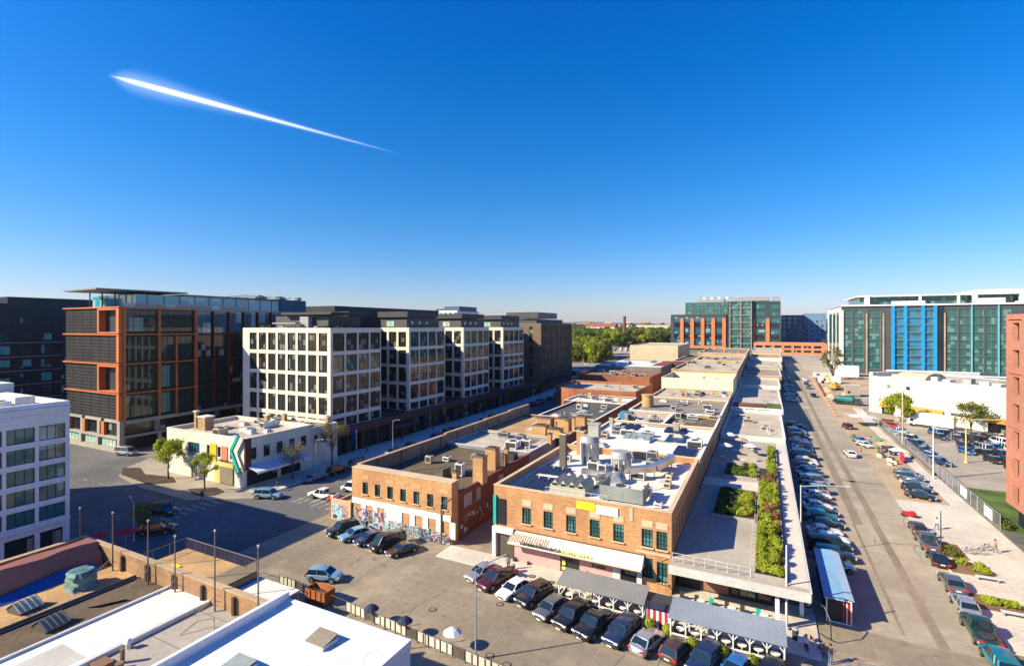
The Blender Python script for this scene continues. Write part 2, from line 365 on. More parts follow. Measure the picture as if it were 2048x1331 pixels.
# ------------------------------------------------------------------ ground, streets, pavements
def strip(mb, x0, x1, y0, y1, h, n=None):
    """flat strip that follows the terrain, split at the terrain's breaks"""
    ys = [y0] + [b for b in (180, 900) if y0 < b < y1] + [y1]
    for a, b in zip(ys, ys[1:]): mb.quad((x0, a, gz(a) + h), (x1, a, gz(a) + h), (x1, b, gz(b) + h), (x0, b, gz(b) + h))
    return mb
def slab(mb, x0, x1, y0, y1, h=.13):
    """pavement with a real kerb step"""
    ys = [y0] + [b for b in (180,) if y0 < b < y1] + [y1]
    for a, b in zip(ys, ys[1:]):
        za, zb = gz(a), gz(b)
        mb.quad((x0, a, za + h), (x1, a, za + h), (x1, b, zb + h), (x0, b, zb + h))
        mb.quad((x0, b, zb), (x0, a, za), (x0, a, za + h), (x0, b, zb + h)); mb.quad((x1, a, za), (x1, b, zb), (x1, b, zb + h), (x1, a, za + h))
    mb.quad((x0, y0, gz(y0)), (x1, y0, gz(y0)), (x1, y0, gz(y0) + h), (x0, y0, gz(y0) + h))
    mb.quad((x1, y1, gz(y1)), (x0, y1, gz(y1)), (x0, y1, gz(y1) + h), (x1, y1, gz(y1) + h)); return mb
g = MB()
for xa, xb in ((-7000, -700), (-700, 700), (700, 7000)):
    strip(g, xa, xb, -300, 900, -.03); g.quad((xa, 900, 17.97), (xb, 900, 17.97), (xb, 9000, 17.97), (xa, 9000, 17.97))
struct('ground', g, land)
# rolling hills at the horizon
for nm, y0, dep, amp, col, seed in (('hills', 2100, 900, 54, (.10, .11, .055), 1), ('far_hills', 3800, 1500, 72, (.10, .125, .10), 5)):
    hb = MB(); r = random.Random(seed); NX, NY = 110, 8; ph = [r.uniform(0, 6.3) for _ in range(6)]
    def hh(x, v): 
        s = .40 + .30 * math.sin(x / 640 + ph[0]) + .16 * math.sin(x / 270 + ph[1]) + .07 * math.sin(x / 120 + ph[2]) + .03 * math.sin(x / 31 + ph[3])
        return max(.12, s) * amp * math.sin(math.pi * min(1, v * 1.0) * .9 + .05)
    rows = []
    for j in range(NY + 1):
        rows.append([((i / NX - .5) * 9000 - 400, y0 + dep * j / NY, 17 + hh((i / NX - .5) * 9000, j / NY)) for i in range(NX + 1)])
    k = 0; hb.v = [p for rw in rows for p in rw]
    for j in range(NY):
        for i in range(NX): a = j * (NX + 1) + i; hb.f.append((a, a + 1, a + NX + 2, a + NX + 1)); hb.m.append(0); hb.sm.append(True)
    struct(nm, hb, M(nm + '_cover', col, .95, .25, .02, col2=(col[0] * 1.9, col[1] * 1.35, col[2] * 1.3), fine=.12))
struct('block_paving', strip(MB(), -330, 180, -250, 470, -.015), M('yard_concrete', (.26, .22, .17), .9, .15, .2))
struct('cross_street', strip(MB(), -62.5, 110, 31, 60, .0), conc)
struct('right_street', strip(MB(), 1.0, 20.2, 60, 620, .0), concl)
struct('left_street', strip(strip(MB(), -88, -57, 60, 470, .0), -87, -62.5, -20, 60, 0), asph)
struct('side_road', strip(strip(MB(), -330, -87, 34, 66, .0), -88, -57.2, 60.0, 60.0, 0), asph)
m = MB()                                                          # long darker trench patches in the right street
for x0, x1, y0, y1 in ((12.0, 13.3, 92, 205), (14.6, 15.6, 95, 330), (11.9, 12.25, 61, 92), (14.5, 15.4, 60, 95), (13.3, 20, 116.6, 117.5)): strip(m, x0, x1, y0, y1, .006)
struct('asphalt_patches', m, asph2)
struct('pavement', slab(slab(slab(MB(), 20.2, 30.6, 62, 108), 27.9, 30.6, 108, 215), -9.2, 4.6, 52.9, 62), pave)
struct('left_pavement', slab(slab(MB(), -88.0, -79.5, 60.5, 250), -58.6, -57.1, 66, 124), pave)
struct('building_pavement', slab(MB(), -38.4, -9.5, 54.6, 58.2, .12), pave)
pv = MB().prism([(-121, 59.5), (-116, 55.5), (-104, 53.2), (-89, 52.8), (-79.5, 58.5), (-79.5, 60.4), (-86, 61.2), (-125, 66)], 0, .12)
struct('corner_pavement', pv, pavel)
struct('parking_lot', strip(MB(), 31.2, 100, 117, 262, .008), lotm)
struct('lawn', strip(MB(), 31.3, 60, 98, 122, .04), grass)
struct('kerb_lane', strip(MB(), 20.21, 27.89, 108.01, 214.9, .004), M('sandy_concrete', (.50, .39, .25), .9, .13, .25, fine=.09))
struct('far_lot', strip(strip(MB(), -165, -70, 428, 512, .02), 20.5, 180, 331.2, 640, .02), lotm)
struct('construction_yard', strip(MB(), 20.3, 70, 215, 331, .006), M('sandy_dirt', (.55, .40, .26), .95, .14, .3))
mk = MB()                                                         # painted markings
for i in range(9): x = 3.2 + i * 1.35; mk.quad((x, 50.6, .012), (x + .75, 50.6, .012), (x + .95, 54.2, .012), (x + .2, 54.2, .012))
mk.quad((1.6, 54.9, .012), (20, 53.9, .012), (20, 54.15, .012), (1.6, 55.15, .012))
for i in range(7): y = 61.5 + i * 1.2; mk.quad((-62.6, y, .012), (-57.9, y + .4, .012), (-57.9, y + .9, .012), (-62.6, y + .5, .012)) if False else None
for i in range(8): x = -72.5 + i * 1.55; mk.quad((x, 60.4, .012), (x + .6, 60.4, .012), (x + .6, 63.6, .012), (x, 63.6, .012))
for i in range(9): y = 44.6 + i * 1.4; mk.quad((-86.5, y, .012), (-82.2, y, .012), (-82.2, y + .6, .012), (-86.5, y + .6, .012))
for i in range(10): x = -120 + i * 3.0; mk.quad((x, 51.2, .012), (x + 1.8, 51.0, .012), (x + 1.8, 51.2, .012), (x, 51.4, .012))
for y0 in range(64, 210, 9): mk.quad((-70.2, y0, gz(y0) + .012), (-70.0, y0, gz(y0) + .012), (-70.0, y0 + 4, gz(y0 + 4) + .012), (-70.2, y0 + 4, gz(y0 + 4) + .012))
struct('road_markings', mk, linew)
pk = MB()                                                         # bay lines in the lot
for yy in (128, 146, 164, 182):
    for i in range(20): x = 36 + i * 2.8; pk.quad((x, yy, gz(yy) + .02), (x + .1, yy, gz(yy) + .02), (x + .1, yy + 5, gz(yy + 5) + .02), (x, yy + 5, gz(yy + 5) + .02))
struct('bay_markings', pk, linew)
r = random.Random(3); cr = MB()                                   # tar-filled cracks
for _ in range(26):
    x, y = r.uniform(-48, 19), r.uniform(40, 51) if r.random() < .5 else r.uniform(60, 170)
    if y > 60: x = r.uniform(11, 19)
    a = r.choice((0, math.pi / 2)) + r.gauss(0, .12)
    for k in range(r.randint(5, 12)):
        a2 = a + r.gauss(0, .25); x2, y2 = x + math.cos(a2) * .9, y + math.sin(a2) * .9; w = .035
        nx, ny = -math.sin(a2) * w, math.cos(a2) * w
        cr.quad((x - nx, y - ny, .009), (x2 - nx, y2 - ny, .009), (x2 + nx, y2 + ny, .009), (x + nx, y + ny, .009)); x, y = x2, y2
struct('pavement_cracks', cr, asph)
for nm, px in (('dark round manhole cover beside the lamp post, left of the close pair', (-25.6, 48.3)), ('left cover of the close pair of manhole covers in the open street', (-22.4, 40.3)),
               ('right cover of the close pair of manhole covers in the open street', (-20.5, 39.9)), ('manhole cover on the pavement by the pink shop, nearer the parked cars', (-24.9, 55.2)),
               ('manhole cover on the pavement by the pink shop, further right', (-22.3, 54.9)), ('manhole cover alone in the middle of the plaza street', (-31.5, 44.2)),
               ('manhole cover at the bottom of the right hand street', (9.6, 52.2))):
    c = MB().cyl(px[0], px[1], 0, .03, .42, 20).mat(1).cyl(px[0], px[1], .03, .036, .3, 20)
    z = .12 if 54.6 < px[1] < 58 and px[0] < -9 else .005
    c.v = [(a, b, d + z) for a, b, d in c.v]
    solo('manhole_cover', c, [dmet, asph2], nm, 'manhole cover', (px[0], px[1], z), group='round iron manhole covers in the street')
# ------------------------------------------------------------------ vehicles
PAINTS = {}
def paint(nm, col, metal=.3):
    PAINTS[nm] = M('car_paint_' + nm, col, .28, .02, 1, metal=metal, spec=.6, fine=.02, coat=.7); return PAINTS[nm]
for nm, col, me in (('black', (.012, .013, .015), 0), ('dark blue', (.02, .04, .10), .3), ('silver', (.48, .50, .52), .6), ('white', (.78, .78, .77), 0), ('grey', (.17, .18, .19), .5), ('red', (.42, .02, .02), .1),
                    ('maroon', (.10, .015, .02), .3), ('blue', (.03, .16, .45), .3), ('teal', (.01, .20, .26), .3), ('light blue', (.25, .45, .62), .4), ('brown', (.10, .06, .045), .4), ('dark green', (.02, .06, .05), .3)): paint(nm, col, me)
cglass = PLAIN('car_glass', (.012, .025, .032), .05, 0, .9)
SPECS = {  # L, W, H, shoulder z, hood z, (windscreen base, windscreen top, rear top, rear base), wheel r
    'sedan': (4.6, 1.8, 1.42, .92, .86, (1.15, .35, -1.05, -1.75), .33), 'hatchback': (4.1, 1.75, 1.5, .94, .9, (1.05, .35, -1.45, -1.95), .32),
    'SUV': (4.7, 1.88, 1.74, 1.06, 1.02, (1.15, .55, -1.75, -2.2), .38), 'pickup truck': (5.5, 1.95, 1.8, 1.08, 1.05, (1.35, .7, -.45, -.65), .4),
    'van': (5.0, 1.95, 2.0, 1.1, 1.08, (1.75, 1.15, -2.2, -2.42), .36), 'coupe': (4.4, 1.8, 1.32, .86, .80, (.95, .2, -.85, -1.75), .34)}
def car_meshes(kind):
    L, Wd, Hh, zs, zh, (wb, wt, rt, rb), wr = SPECS[kind]; hw = Wd / 2; wf, wk = L * .30, -L * .29
    xs = sorted({-L / 2, -L / 2 + .12, -L / 2 + .35, wk - wr - .06, wk - wr * .7, wk, wk + wr * .7, wk + wr + .06, 0, rb, wb, wf - wr - .06, wf - wr * .7, wf, wf + wr * .7, wf + wr + .06, L / 2 - .3, L / 2 - .1, L / 2})
    b = MB(); rings = []
    for x in xs:
        t = abs(x) / (L / 2); w = hw * (1 - .13 * max(0, t - .72) / .28 - (.05 if t > .99 else 0))
        top = zs + (zh - zs) * max(0, min(1, (x - wb) / .3)) if x > wb - .01 else zs
        if kind == 'pickup truck' and x < rb - .01: top = zs - .02
        if x > wb: top -= .10 * ((x - wb) / (L / 2 - wb)) ** 2 + (.16 if t > .995 else .05 if t > .95 else 0)
        if x < rb: top -= .06 * ((rb - x) / max(.2, (L / 2 + rb))) + (.13 if t > .995 else .02 if t > .95 else 0)
        zb = .24 + (.12 if t > .99 else 0)
        for wc in (wf, wk):
            if abs(x - wc) < wr + .07: zb = max(zb, wr * .98 + math.sqrt(max(0, (wr + .07) ** 2 - (x - wc) ** 2)) * .95)
        zm = max(.55, zb + .05); zm = min(zm, top - .1)
        h = [(w * .93, min(zb, top - .15)), (w, min(zb + .1, top - .12)), (w, (zm + top) / 2), (w * .965, top - .05), (w * .86, top), (w * .4, top + .035)]
        rings.append([(x, -a, z) for a, z in h] + [(x, a, z) for a, z in reversed(h)])
    b.ring(rings)
    if kind == 'pickup truck':
        b.mat(1).box(-L / 2 + .15, rb - .12, -hw * .82, hw * .82, zs - .0, zs + .045); b.mat(0)
    # roof shell and pillars
    r1, r0 = hw * .76, hw * .90; zt = Hh
    roof = MB(); rr = []
    for x, z, w in ((rt - .12, zt - .07, r1 * .96), (rt + .1, zt - .015, r1), ((rt + wt) / 2, zt + .015, r1), (wt - .15, zt - .02, r1), (wt + .06, zt - .08, r1 * .97)):
        rr.append([(x, -w, z - .06), (x, -w * .96, z), (x, -w * .5, z + .02), (x, w * .5, z + .02), (x, w * .96, z), (x, w, z - .06)])
    roof.ring(rr)
    for s in (-1, 1):
        roof.bar((wb + .02, s * r0, zs - .02), (wt, s * r1, zt - .07), .07, .06); roof.bar((rb + .03, s * r0, zs - .02), (rt - .05, s * r1, zt - .07), .12, .1)
        xm = (wt + rt) / 2; roof.bar((xm, s * r0 * 1.0, zs - .02), (xm - .03, s * r1 * 1.01, zt - .06), .07, .08)
        if kind in ('SUV', 'van'): roof.bar((rb * .62, s * r0, zs - .02), (rt * .62, s * r1 * 1.01, zt - .06), .1, .07)
    e = .02
    ws = MB().quad((wb, -r0, zs), (wb, r0, zs), (wt + .02, r1 * .97, zt - .08), (wt + .02, -r1 * .97, zt - .08))
    rw = MB().quad((rb, r0, zs), (rb, -r0, zs), (rt - .08, -r1 * .97, zt - .08), (rt - .08, r1 * .97, zt - .08))
    sw = []
    for s in (-1, 1):
        q = [(rb, s * r0, zs - .02), (wb, s * r0, zs - .02), (wt, s * r1 * .985, zt - .06), (rt - .06, s * r1 * .985, zt - .06)]
        sw.append(MB().quad(*(q if s < 0 else reversed(q))))
    wh = MB().mat(0).tube((0, -.11, 0), (0, .11, 0), wr, n=18); rm = MB().tube((0, -.118, 0), (0, .118, 0), wr * .62, n=12)
    lh = MB(); lt = MB()
    lh.box(L / 2 - .2, L / 2 - .015, -.19, .19, -.07, .07); lt.box(-L / 2 + .01, -L / 2 + .16, -.2, .2, -.08, .08)
    gr = MB().box(L / 2 - .06, L / 2 + .012, -hw * .45, hw * .45, .42, .60); gr.box(-L / 2 - .012, -L / 2 + .06, -.26, .26, .55, .68)
    mir = MB().box(-.07, .07, -.1, .1, -.07, .07)
    return dict(b=b, roof=roof, ws=ws, rw=rw, sw=sw, wh=wh, rm=rm, lh=lh, lt=lt, gr=gr, mir=mir, wf=wf, wk=wk, wr=wr, hw=hw, L=L, zh=zh, zs=zs, wb=wb, r0=r0)
def rounded(mb, name, mats):
    """one level of subdivision baked in, so bodywork has soft corners"""
    me = mb.mesh(name, mats); o = bpy.data.objects.new('tmp', me); C.objects.link(o); o.modifiers.new('s', 'SUBSURF').levels = 1; o.modifiers['s'].render_levels = 1
    out = bpy.data.meshes.new_from_object(o.evaluated_get(bpy.context.evaluated_depsgraph_get())); out.name = name; bpy.data.objects.remove(o)
    for p in out.polygons: p.use_smooth = True
    return out
CARS = {}
def objmat(o, m):
    o.material_slots[0].link = 'OBJECT'; o.material_slots[0].material = m
def make_car(kind, label, col, loc, rz, group):
    if kind not in CARS:
        d = car_meshes(kind); pm = PAINTS['silver']
        t = thing(kind.replace(' ', '_').lower(), label, 'car', loc, rz, group)
        objmat(lpart('body', rounded(d['b'], 'body', [pm, dmet]), None, t), col); objmat(lpart('roof', d['roof'], pm, t), col)
        lpart('windscreen', d['ws'], cglass, t); lpart('rear_window', d['rw'], cglass, t)
        for s in d['sw']: lpart('side_window', s, cglass, t)
        wm, rm_ = d['wh'].mesh('wheel', tyre), d['rm'].mesh('rim', rim)
        for x in (d['wf'], d['wk']):
            for s in (-1, 1):
                w = lpart('wheel', wm, None, t, (x, s * (d['hw'] - .10), d['wr'])); lpart('rim', rm_, None, w)
        hl, tl = d['lh'].mesh('headlight', whl), d['lt'].mesh('taillight', redl)
        mm = d['mir'].mesh('mirror', pm)
        for s in (-1, 1):
            lpart('headlight', hl, None, t, (0, s * d['hw'] * .70, d['zh'] - .24)); lpart('taillight', tl, None, t, (0, s * d['hw'] * .72, d['zs'] - .18))
            objmat(lpart('mirror', mm, None, t, (d['wb'] - .25, s * (d['r0'] + .1), d['zs'] + .05)), col)
        lpart('grille', MB().box(d['L'] / 2 - .06, d['L'] / 2 + .012, -d['hw'] * .45, d['hw'] * .45, .42, .60), dmet, t)
        lpart('number_plate', MB().box(-d['L'] / 2 - .03, -d['L'] / 2 + .06, -.24, .24, .56, .69), whl, t); lpart('number_plate', MB().box(d['L'] / 2 - .02, d['L'] / 2 + .03, -.24, .24, .30, .41), whl, t); CARS[kind] = t; return t
    k_ = random.uniform(.95, 1.05); return dup(CARS[kind], loc, rz, label, group, (k_, random.uniform(.97, 1.03), random.uniform(.95, 1.05)), recolor=col)
LOW = {}
def far_car(kind, label, col, loc, rz, group, cat='car'):
    """the same car joined into one mesh, for cars only a few pixels long"""
    if kind not in LOW:
        d = car_meshes(kind); m = MB()
        def add(s, mi, off=(0, 0, 0)):
            k = len(m.v); m.v += [(a + off[0], b + off[1], c + off[2]) for a, b, c in s.v]; m.f += [tuple(i + k for i in f) for f in s.f]; m.m += [mi] * len(s.f); m.sm += s.sm
        add(d['b'], 0); add(d['roof'], 0)
        for s in (d['ws'], d['rw'], *d['sw']): add(s, 1)
        for x in (d['wf'], d['wk']):
            for s in (-1, 1): add(d['wh'], 2, (x, s * (d['hw'] - .10), d['wr'])); add(d['rm'], 3, (x, s * (d['hw'] - .10), d['wr']))
        for s in (-1, 1): add(d['lh'], 4, (0, s * d['hw'] * .7, d['zh'] - .24)); add(d['lt'], 5, (0, s * d['hw'] * .72, d['zs'] - .18))
        LOW[kind] = m.mesh('car', [PAINTS['silver'], cglass, tyre, rim, whl, redl])
    o = bpy.data.objects.new(kind.replace(' ', '_').lower(), LOW[kind]); C.objects.link(o); o.location = loc; o.rotation_euler = (0, 0, rz)
    objmat(o, col); o['label'] = label; o['category'] = cat; o['group'] = group; return o
ORD = ['first', 'second', 'third', 'fourth', 'fifth', 'sixth', 'seventh', 'eighth', 'ninth', 'tenth', 'eleventh', 'twelfth', 'thirteenth', 'fourteenth', 'fifteenth', 'sixteenth', 'seventeenth', 'eighteenth', 'nineteenth', 'twentieth',
       'twenty-first', 'twenty-second', 'twenty-third', 'twenty-fourth', 'twenty-fifth', 'twenty-sixth', 'twenty-seventh', 'twenty-eighth', 'twenty-ninth', 'thirtieth', 'thirty-first', 'thirty-second', 'thirty-third', 'thirty-fourth', 'thirty-fifth', 'thirty-sixth', 'thirty-seventh', 'thirty-eighth', 'thirty-ninth', 'fortieth']
PI = math.pi
def row(cars, place, order, group, near=True):
    """cars: (x, y, heading, kind, colour)"""
    for i, (x, y, a, kind, col) in enumerate(cars):
        f = make_car if near else far_car
        f(kind, f'{col} {kind}, {ORD[i]} {order} {place}', PAINTS[col], (x, y, gz(y)), a, group)
R_ = math.radians
# front row: noses towards the camera, slightly angled, in front of the brick shop and the dining sheds
r1 = [(-30.3, 52.7, 'sedan', 'silver'), (-27.9, 52.0, 'pickup truck', 'maroon'), (-25.2, 51.0, 'sedan', 'white'), (-22.6, 50.6, 'SUV', 'black'), (-20.0, 49.0, 'hatchback', 'grey'), (-17.5, 48.7, 'SUV', 'black'),
      (-15.0, 48.5, 'pickup truck', 'black'), (-12.3, 48.4, 'SUV', 'dark blue'), (-9.8, 48.0, 'sedan', 'silver'), (-7.2, 47.9, 'hatchback', 'brown'), (-4.7, 47.6, 'SUV', 'dark blue'), (-2.2, 47.4, 'sedan', 'blue'), (.3, 47.2, 'SUV', 'black')]
row([(x, y, R_(-106 if i not in (8, 9) else 74) + R_(random.uniform(-3, 3)), k, c) for i, (x, y, k, c) in enumerate(r1)], 'in the plaza street row', 'from the left', 'cars parked in a row before the brick shop')
r2 = [(-54.6, 54.6, 'SUV', 'black'), (-51.8, 54.2, 'sedan', 'light blue'), (-49.0, 54.0, 'sedan', 'dark blue'), (-45.8, 53.8, 'van', 'black'), (-42.9, 53.4, 'coupe', 'brown')]
row([(x, y, R_(-112) + R_(random.uniform(-3, 3)), k, c) for x, y, k, c in r2], 'of five by the graffiti wall', 'from the left', 'cars parked by the graffiti wall')
# long angled row beside the roof walkway
rr = random.Random(11); cols = ['dark blue', 'black', 'silver', 'blue', 'grey', 'white', 'dark blue', 'black', 'blue', 'maroon', 'silver', 'teal', 'grey', 'white', 'black']
kinds = ['sedan', 'SUV', 'SUV', 'hatchback', 'sedan', 'SUV', 'van', 'coupe']
a3 = []; y = 73.6
while y < 205:
    if not (137 < y < 139): a3.append((7.9 + rr.uniform(-.35, .35), y, R_(8 if rr.random() < .8 else 188) + rr.gauss(0, .03), kinds[rr.randrange(8)], cols[rr.randrange(15)]))
    y += 2.85 + rr.uniform(-.1, .25)
row(a3[:34], 'in the long row beside the roof terrace', 'from the near end', 'cars parked side by side along the right street')
a4 = []; y = 222
while y < 420: a4.append((9.4 + rr.uniform(-.4, .4), y, R_(10), kinds[rr.randrange(7)], cols[rr.randrange(15)])); y += 4.6 + rr.uniform(0, 1)
row(a4[:38], 'in the farthest row, right street', 'from the near end', 'distant cars parked along the right street', False)
row([(17.2, 262, R_(92), 'SUV', 'grey'), (17.4, 275, R_(92), 'sedan', 'dark blue'), (17.6, 291, R_(92), 'SUV', 'white'), (17.5, 238, R_(95), 'sedan', 'black')], 'in the second lane of the far right street', 'of four', 'distant cars standing in the second lane', False)
# kerb side of the right street
r5 = [(21.3 - .3, 92.6, 'hatchback', 'brown'), (20.9, 87.2, 'pickup truck', 'grey'), (20.7, 81.6, 'coupe', 'black'), (20.3, 74.6, 'sedan', 'grey'), (20.0, 69.2, 'sedan', 'silver'), (19.7, 64.0, 'pickup truck', 'dark green'), (19.6, 58.9, 'SUV', 'teal')]
row([(x - 1.1, y, R_(90), k, c) for x, y, k, c in r5], 'along the right kerb', 'from the far end', 'cars parked in line along the right kerb')
make_car('SUV', 'dark car half cut off by the right edge of the picture', PAINTS['maroon'], (22.2, 57.6, 0), R_(90), 'cars parked in line along the right kerb')
r6 = [(25.5, 126.5, 'sedan', 'dark blue'), (25.2, 122.6, 'SUV', 'grey'), (25.0, 118.9, 'coupe', 'silver'), (24.6, 114.8, 'SUV', 'black'), (24.2, 110.6, 'sedan', 'black')]
row([(x, y, R_(-17), k, c) for x, y, k, c in r6], 'of five angled below the chain fence', 'from the far end', 'cars parked at an angle under the fence')
for x, y, a, k, c, lab in ((17.6, 139.5, R_(96), 'sedan', 'white', 'small white car driving in the middle of the right street'), (21.6, 177, R_(100), 'SUV', 'maroon', 'dark red car at the kerb near the dirt strip'),
                           (21.9, 157, R_(-62), 'sedan', 'light blue', 'pale blue car standing just behind the white one at the kerb'), (22.2, 152.2, R_(-62), 'coupe', 'white', 'white sports car parked at the kerb by the orange worker'),
                           (25.2, 227, R_(10), 'sedan', 'black', 'black sedan in front of the green mixer truck'), (-77.6, 60.0, R_(20), 'SUV', 'light blue', 'pale blue SUV turning at the corner of the cream building'),
                           (-86.2, 47.5, R_(8), 'SUV', 'black', 'black SUV alone in the big shadow of the junction'), (-133.1, 69.6 - 4.4, R_(15), 'van', 'silver', 'silver van standing at the corner of the orange framed block'),
                           (-46.6, 43.6, R_(20), 'hatchback', 'light blue', 'light blue car beside the orange dumpster at the banner fence'), (-68.9, 64.3, R_(185), 'pickup truck', 'white', 'white pickup truck at the crossing beside the graffiti wall'),
                           (-66.7, 69.4, R_(185), 'van', 'white', 'white van behind the pickup at the graffiti wall'), (-78.9, 42.6, R_(40), 'SUV', 'maroon', 'dark red SUV behind the red umbrella left of the poles')):
    make_car(k, lab, PAINTS[c], (x, y, gz(y)), a, 'single cars in the streets')
r7 = [(-78.2, y_, R_(90), kinds[i % 7], cols[(i * 4 + 3) % 15]) for i, y_ in enumerate((71, 76.6, 82.4, 95, 101, 112, 118, 124, 137, 143, 155, 161, 174, 181, 190, 199))]
row(r7, 'at the kerb under the gridded blocks', 'from the near end', 'cars parked in the shade along the grid blocks')
r8 = [(-59.9, y_, R_(90), kinds[(i + 3) % 7], cols[(i * 7 + 1) % 15]) for i, y_ in enumerate((128, 134, 141, 154, 160, 172, 185, 191, 204, 214, 226))]
row(r8, 'at the kerb opposite the gridded blocks', 'from the near end', 'cars parked on the near side of the shaded street', False)
# parking lot on the right
lot = []
for yy, x0_, n_ in ((127, 44.6, 2), (139.5, 46.5, 4), (147, 45, 3), (154, 42.6, 8), (160.5, 44.0, 7), (171, 42.0, 8), (177.5, 42.0, 7)):
    for i in range(n_): lot.append((x0_ + i * 2.75 + rr.uniform(-.25, .25), yy + rr.uniform(-.5, .5), R_(rr.choice((108, -72))) + rr.gauss(0, .04), kinds[rr.randrange(8)], ['black', 'dark blue', 'white', 'silver', 'grey', 'black', 'blue', 'maroon', 'dark blue'][rr.randrange(9)]))
row(lot, 'in the big lot, counted row by row', 'from the front', 'cars in the parking lot')
fl = [(33.8, y_, R_(-40), kinds[(i + 2) % 8], ['dark blue', 'blue', 'black', 'dark blue', 'silver', 'white', 'light blue', 'red', 'red'][i]) for i, y_ in enumerate((139.5, 145.5, 152, 158, 164.5, 170, 176, 183, 188.5))]
row(fl, 'along the inside of the mesh fence', 'from the near end', 'cars nose in against the mesh fence')
fp = [(-140 + (i % 10) * 5.2, 462 + (i // 10) * 24 + (i % 3), R_(80), kinds[i % 8], cols[(i * 5) % 15]) for i in range(20)]
row(fp, 'in the far lot before the trees', 'from the left', 'tiny distant cars in front of the trees', False)
# ------------------------------------------------------------------ left: white warehouse block
def bays(face, a0, n, pitch, w, z0, nr, zp, h, nx, ny, fr, gl, sill=None, off=None):
    o = (pitch - w) / 2 if off is None else off
    return [(face, round(a0 + o + i * pitch, 3), round(a0 + o + i * pitch + w, 3), round(z0 + j * zp, 3), round(z0 + j * zp + h, 3), nx, ny, fr, gl, sill) for j in range(nr) for i in range(n)]
wv = bays('E', 27.5 - 3.12 * 3, 5, 3.12, 2.76, 5.0, 5, 2.58, 1.9, 3, 1, frK, gT)
wb_ = building('white_warehouse', 'white painted block with teal glazed window bands at the left edge', 'building', -130, -83, 17, 34, 20.1, whiteb, roofw, par=.5, th=.5, reveal=.3,
               wins=wv + [('E', 18.0, 22.3, .3, 3.6, 4, 1, frK, gD), ('E', 22.9, 27.0, .3, 3.6, 4, 1, frK, gD), ('E', 27.5, 30.4, .3, 3.6, 3, 1, frK, gD), ('E', 30.9, 33.3, .3, 3.6, 3, 1, frK, gD)])
mb = MB()
for z, d in ((19.2, .25), (18.4, .12), (4.45, .22)): mb.box(-83 + .003, -83 + d, 17, 34, z, z + .28)
for j in range(4): mb.box(-83 + .003, -82.9, 17, 34, 7.08 + j * 2.58, 7.2 + j * 2.58)
part('cornice', mb, whiteb, wb_)
mb = MB().box(-122, -95, 20, 32.5, 19.9, 22.0).box(-94, -85.6, 29.4, 31.4, 19.7, 20.9)
part('penthouse', mb, roofw, wb_)
mb = MB()
for i, (w_, z_) in enumerate([(.25, .55), (.4, .3), (.2, .6), (.5, .35), (.3, .5), (.25, .62), (.45, .28), (.3, .5)] * 2): mb.box(-82.74, -82.7, 24.6 + i * .55, 24.6 + i * .55 + w_ * .7, 4.0, 4.0 + z_ * .55)
part('shop_lettering', mb, white, wb_)
# ------------------------------------------------------------------ far left dark block
def bandblock(name, label, x0, x1, y0, y1, z1, wall, glass_, face, c, a0, a1, zs, wfrac, nx, z0=0, par=.8, pitch=4.2, h=2.2):
    n = int((a1 - a0) // pitch); p = (a1 - a0) / n
    ws = [(face, round(a0 + i * p + p * (1 - wfrac) / 2, 3), round(a0 + i * p + p * (1 + wfrac) / 2, 3), z, z + h, nx, 1, frK, glass_) for i in range(n) for z in zs]
    return building(name, label, 'building', x0, x1, y0, y1, z1, wall, roofd, z0=z0, par=par, wins=ws)
gFL = GLASS('navy_glass', (.008, .02, .03), (.02, .07, .09), cell=2.4, light=(.10, .38, .42), lt=.74)
fl_ = bandblock('dark_block', 'dark navy apartment block behind the white warehouse at the far left', -230, -190, 42, 128, 36.4, navy, gFL, 'E', -190, 56, 84, [z for z in (2, 6, 10, 14, 18, 22, 26, 30)], .55, 2, pitch=4.6, h=2.5)
mb = MB()
for z in (5.2, 9.2, 13.2, 17.2, 21.2, 25.2): mb.box(-189.99, -189.6, 44, 76, z, z + .18)
part('balcony_edge', mb, gmet, fl_)
part('penthouse', MB().box(-226, -197, 66, 120, 35.5, 38.6).box(-226, -200, 44, 62, 35.5, 39.6), navy, fl_)
mb = MB()
for i, (y_, z_) in enumerate(((80.5, 30.2), (80.5, 22), (80.5, 14), (81.3, 18))): mb.box(-189.99, -189.8, y_, y_ + 1.5, z_, z_ + 3.2)
part('coloured_panel', mb, orng, fl_)

# ------------------------------------------------------------------ orange framed glass block
OX, OY = -137.0, 65.8
ob = thing('glass_block', 'tall dark glass block framed in orange steel with gridded panels', 'building', ((OX - 163.5) / 2, 92, 0))
core = MB()
core.box(-163.3, OX - 1.2, OY + 1.2, 130, 7.4, 34.2)
part('wall', core, drkp, ob)
part('roof', MB().box(-163, OX - .5, OY + .6, 130, 34.25, 34.6), roofl, ob)
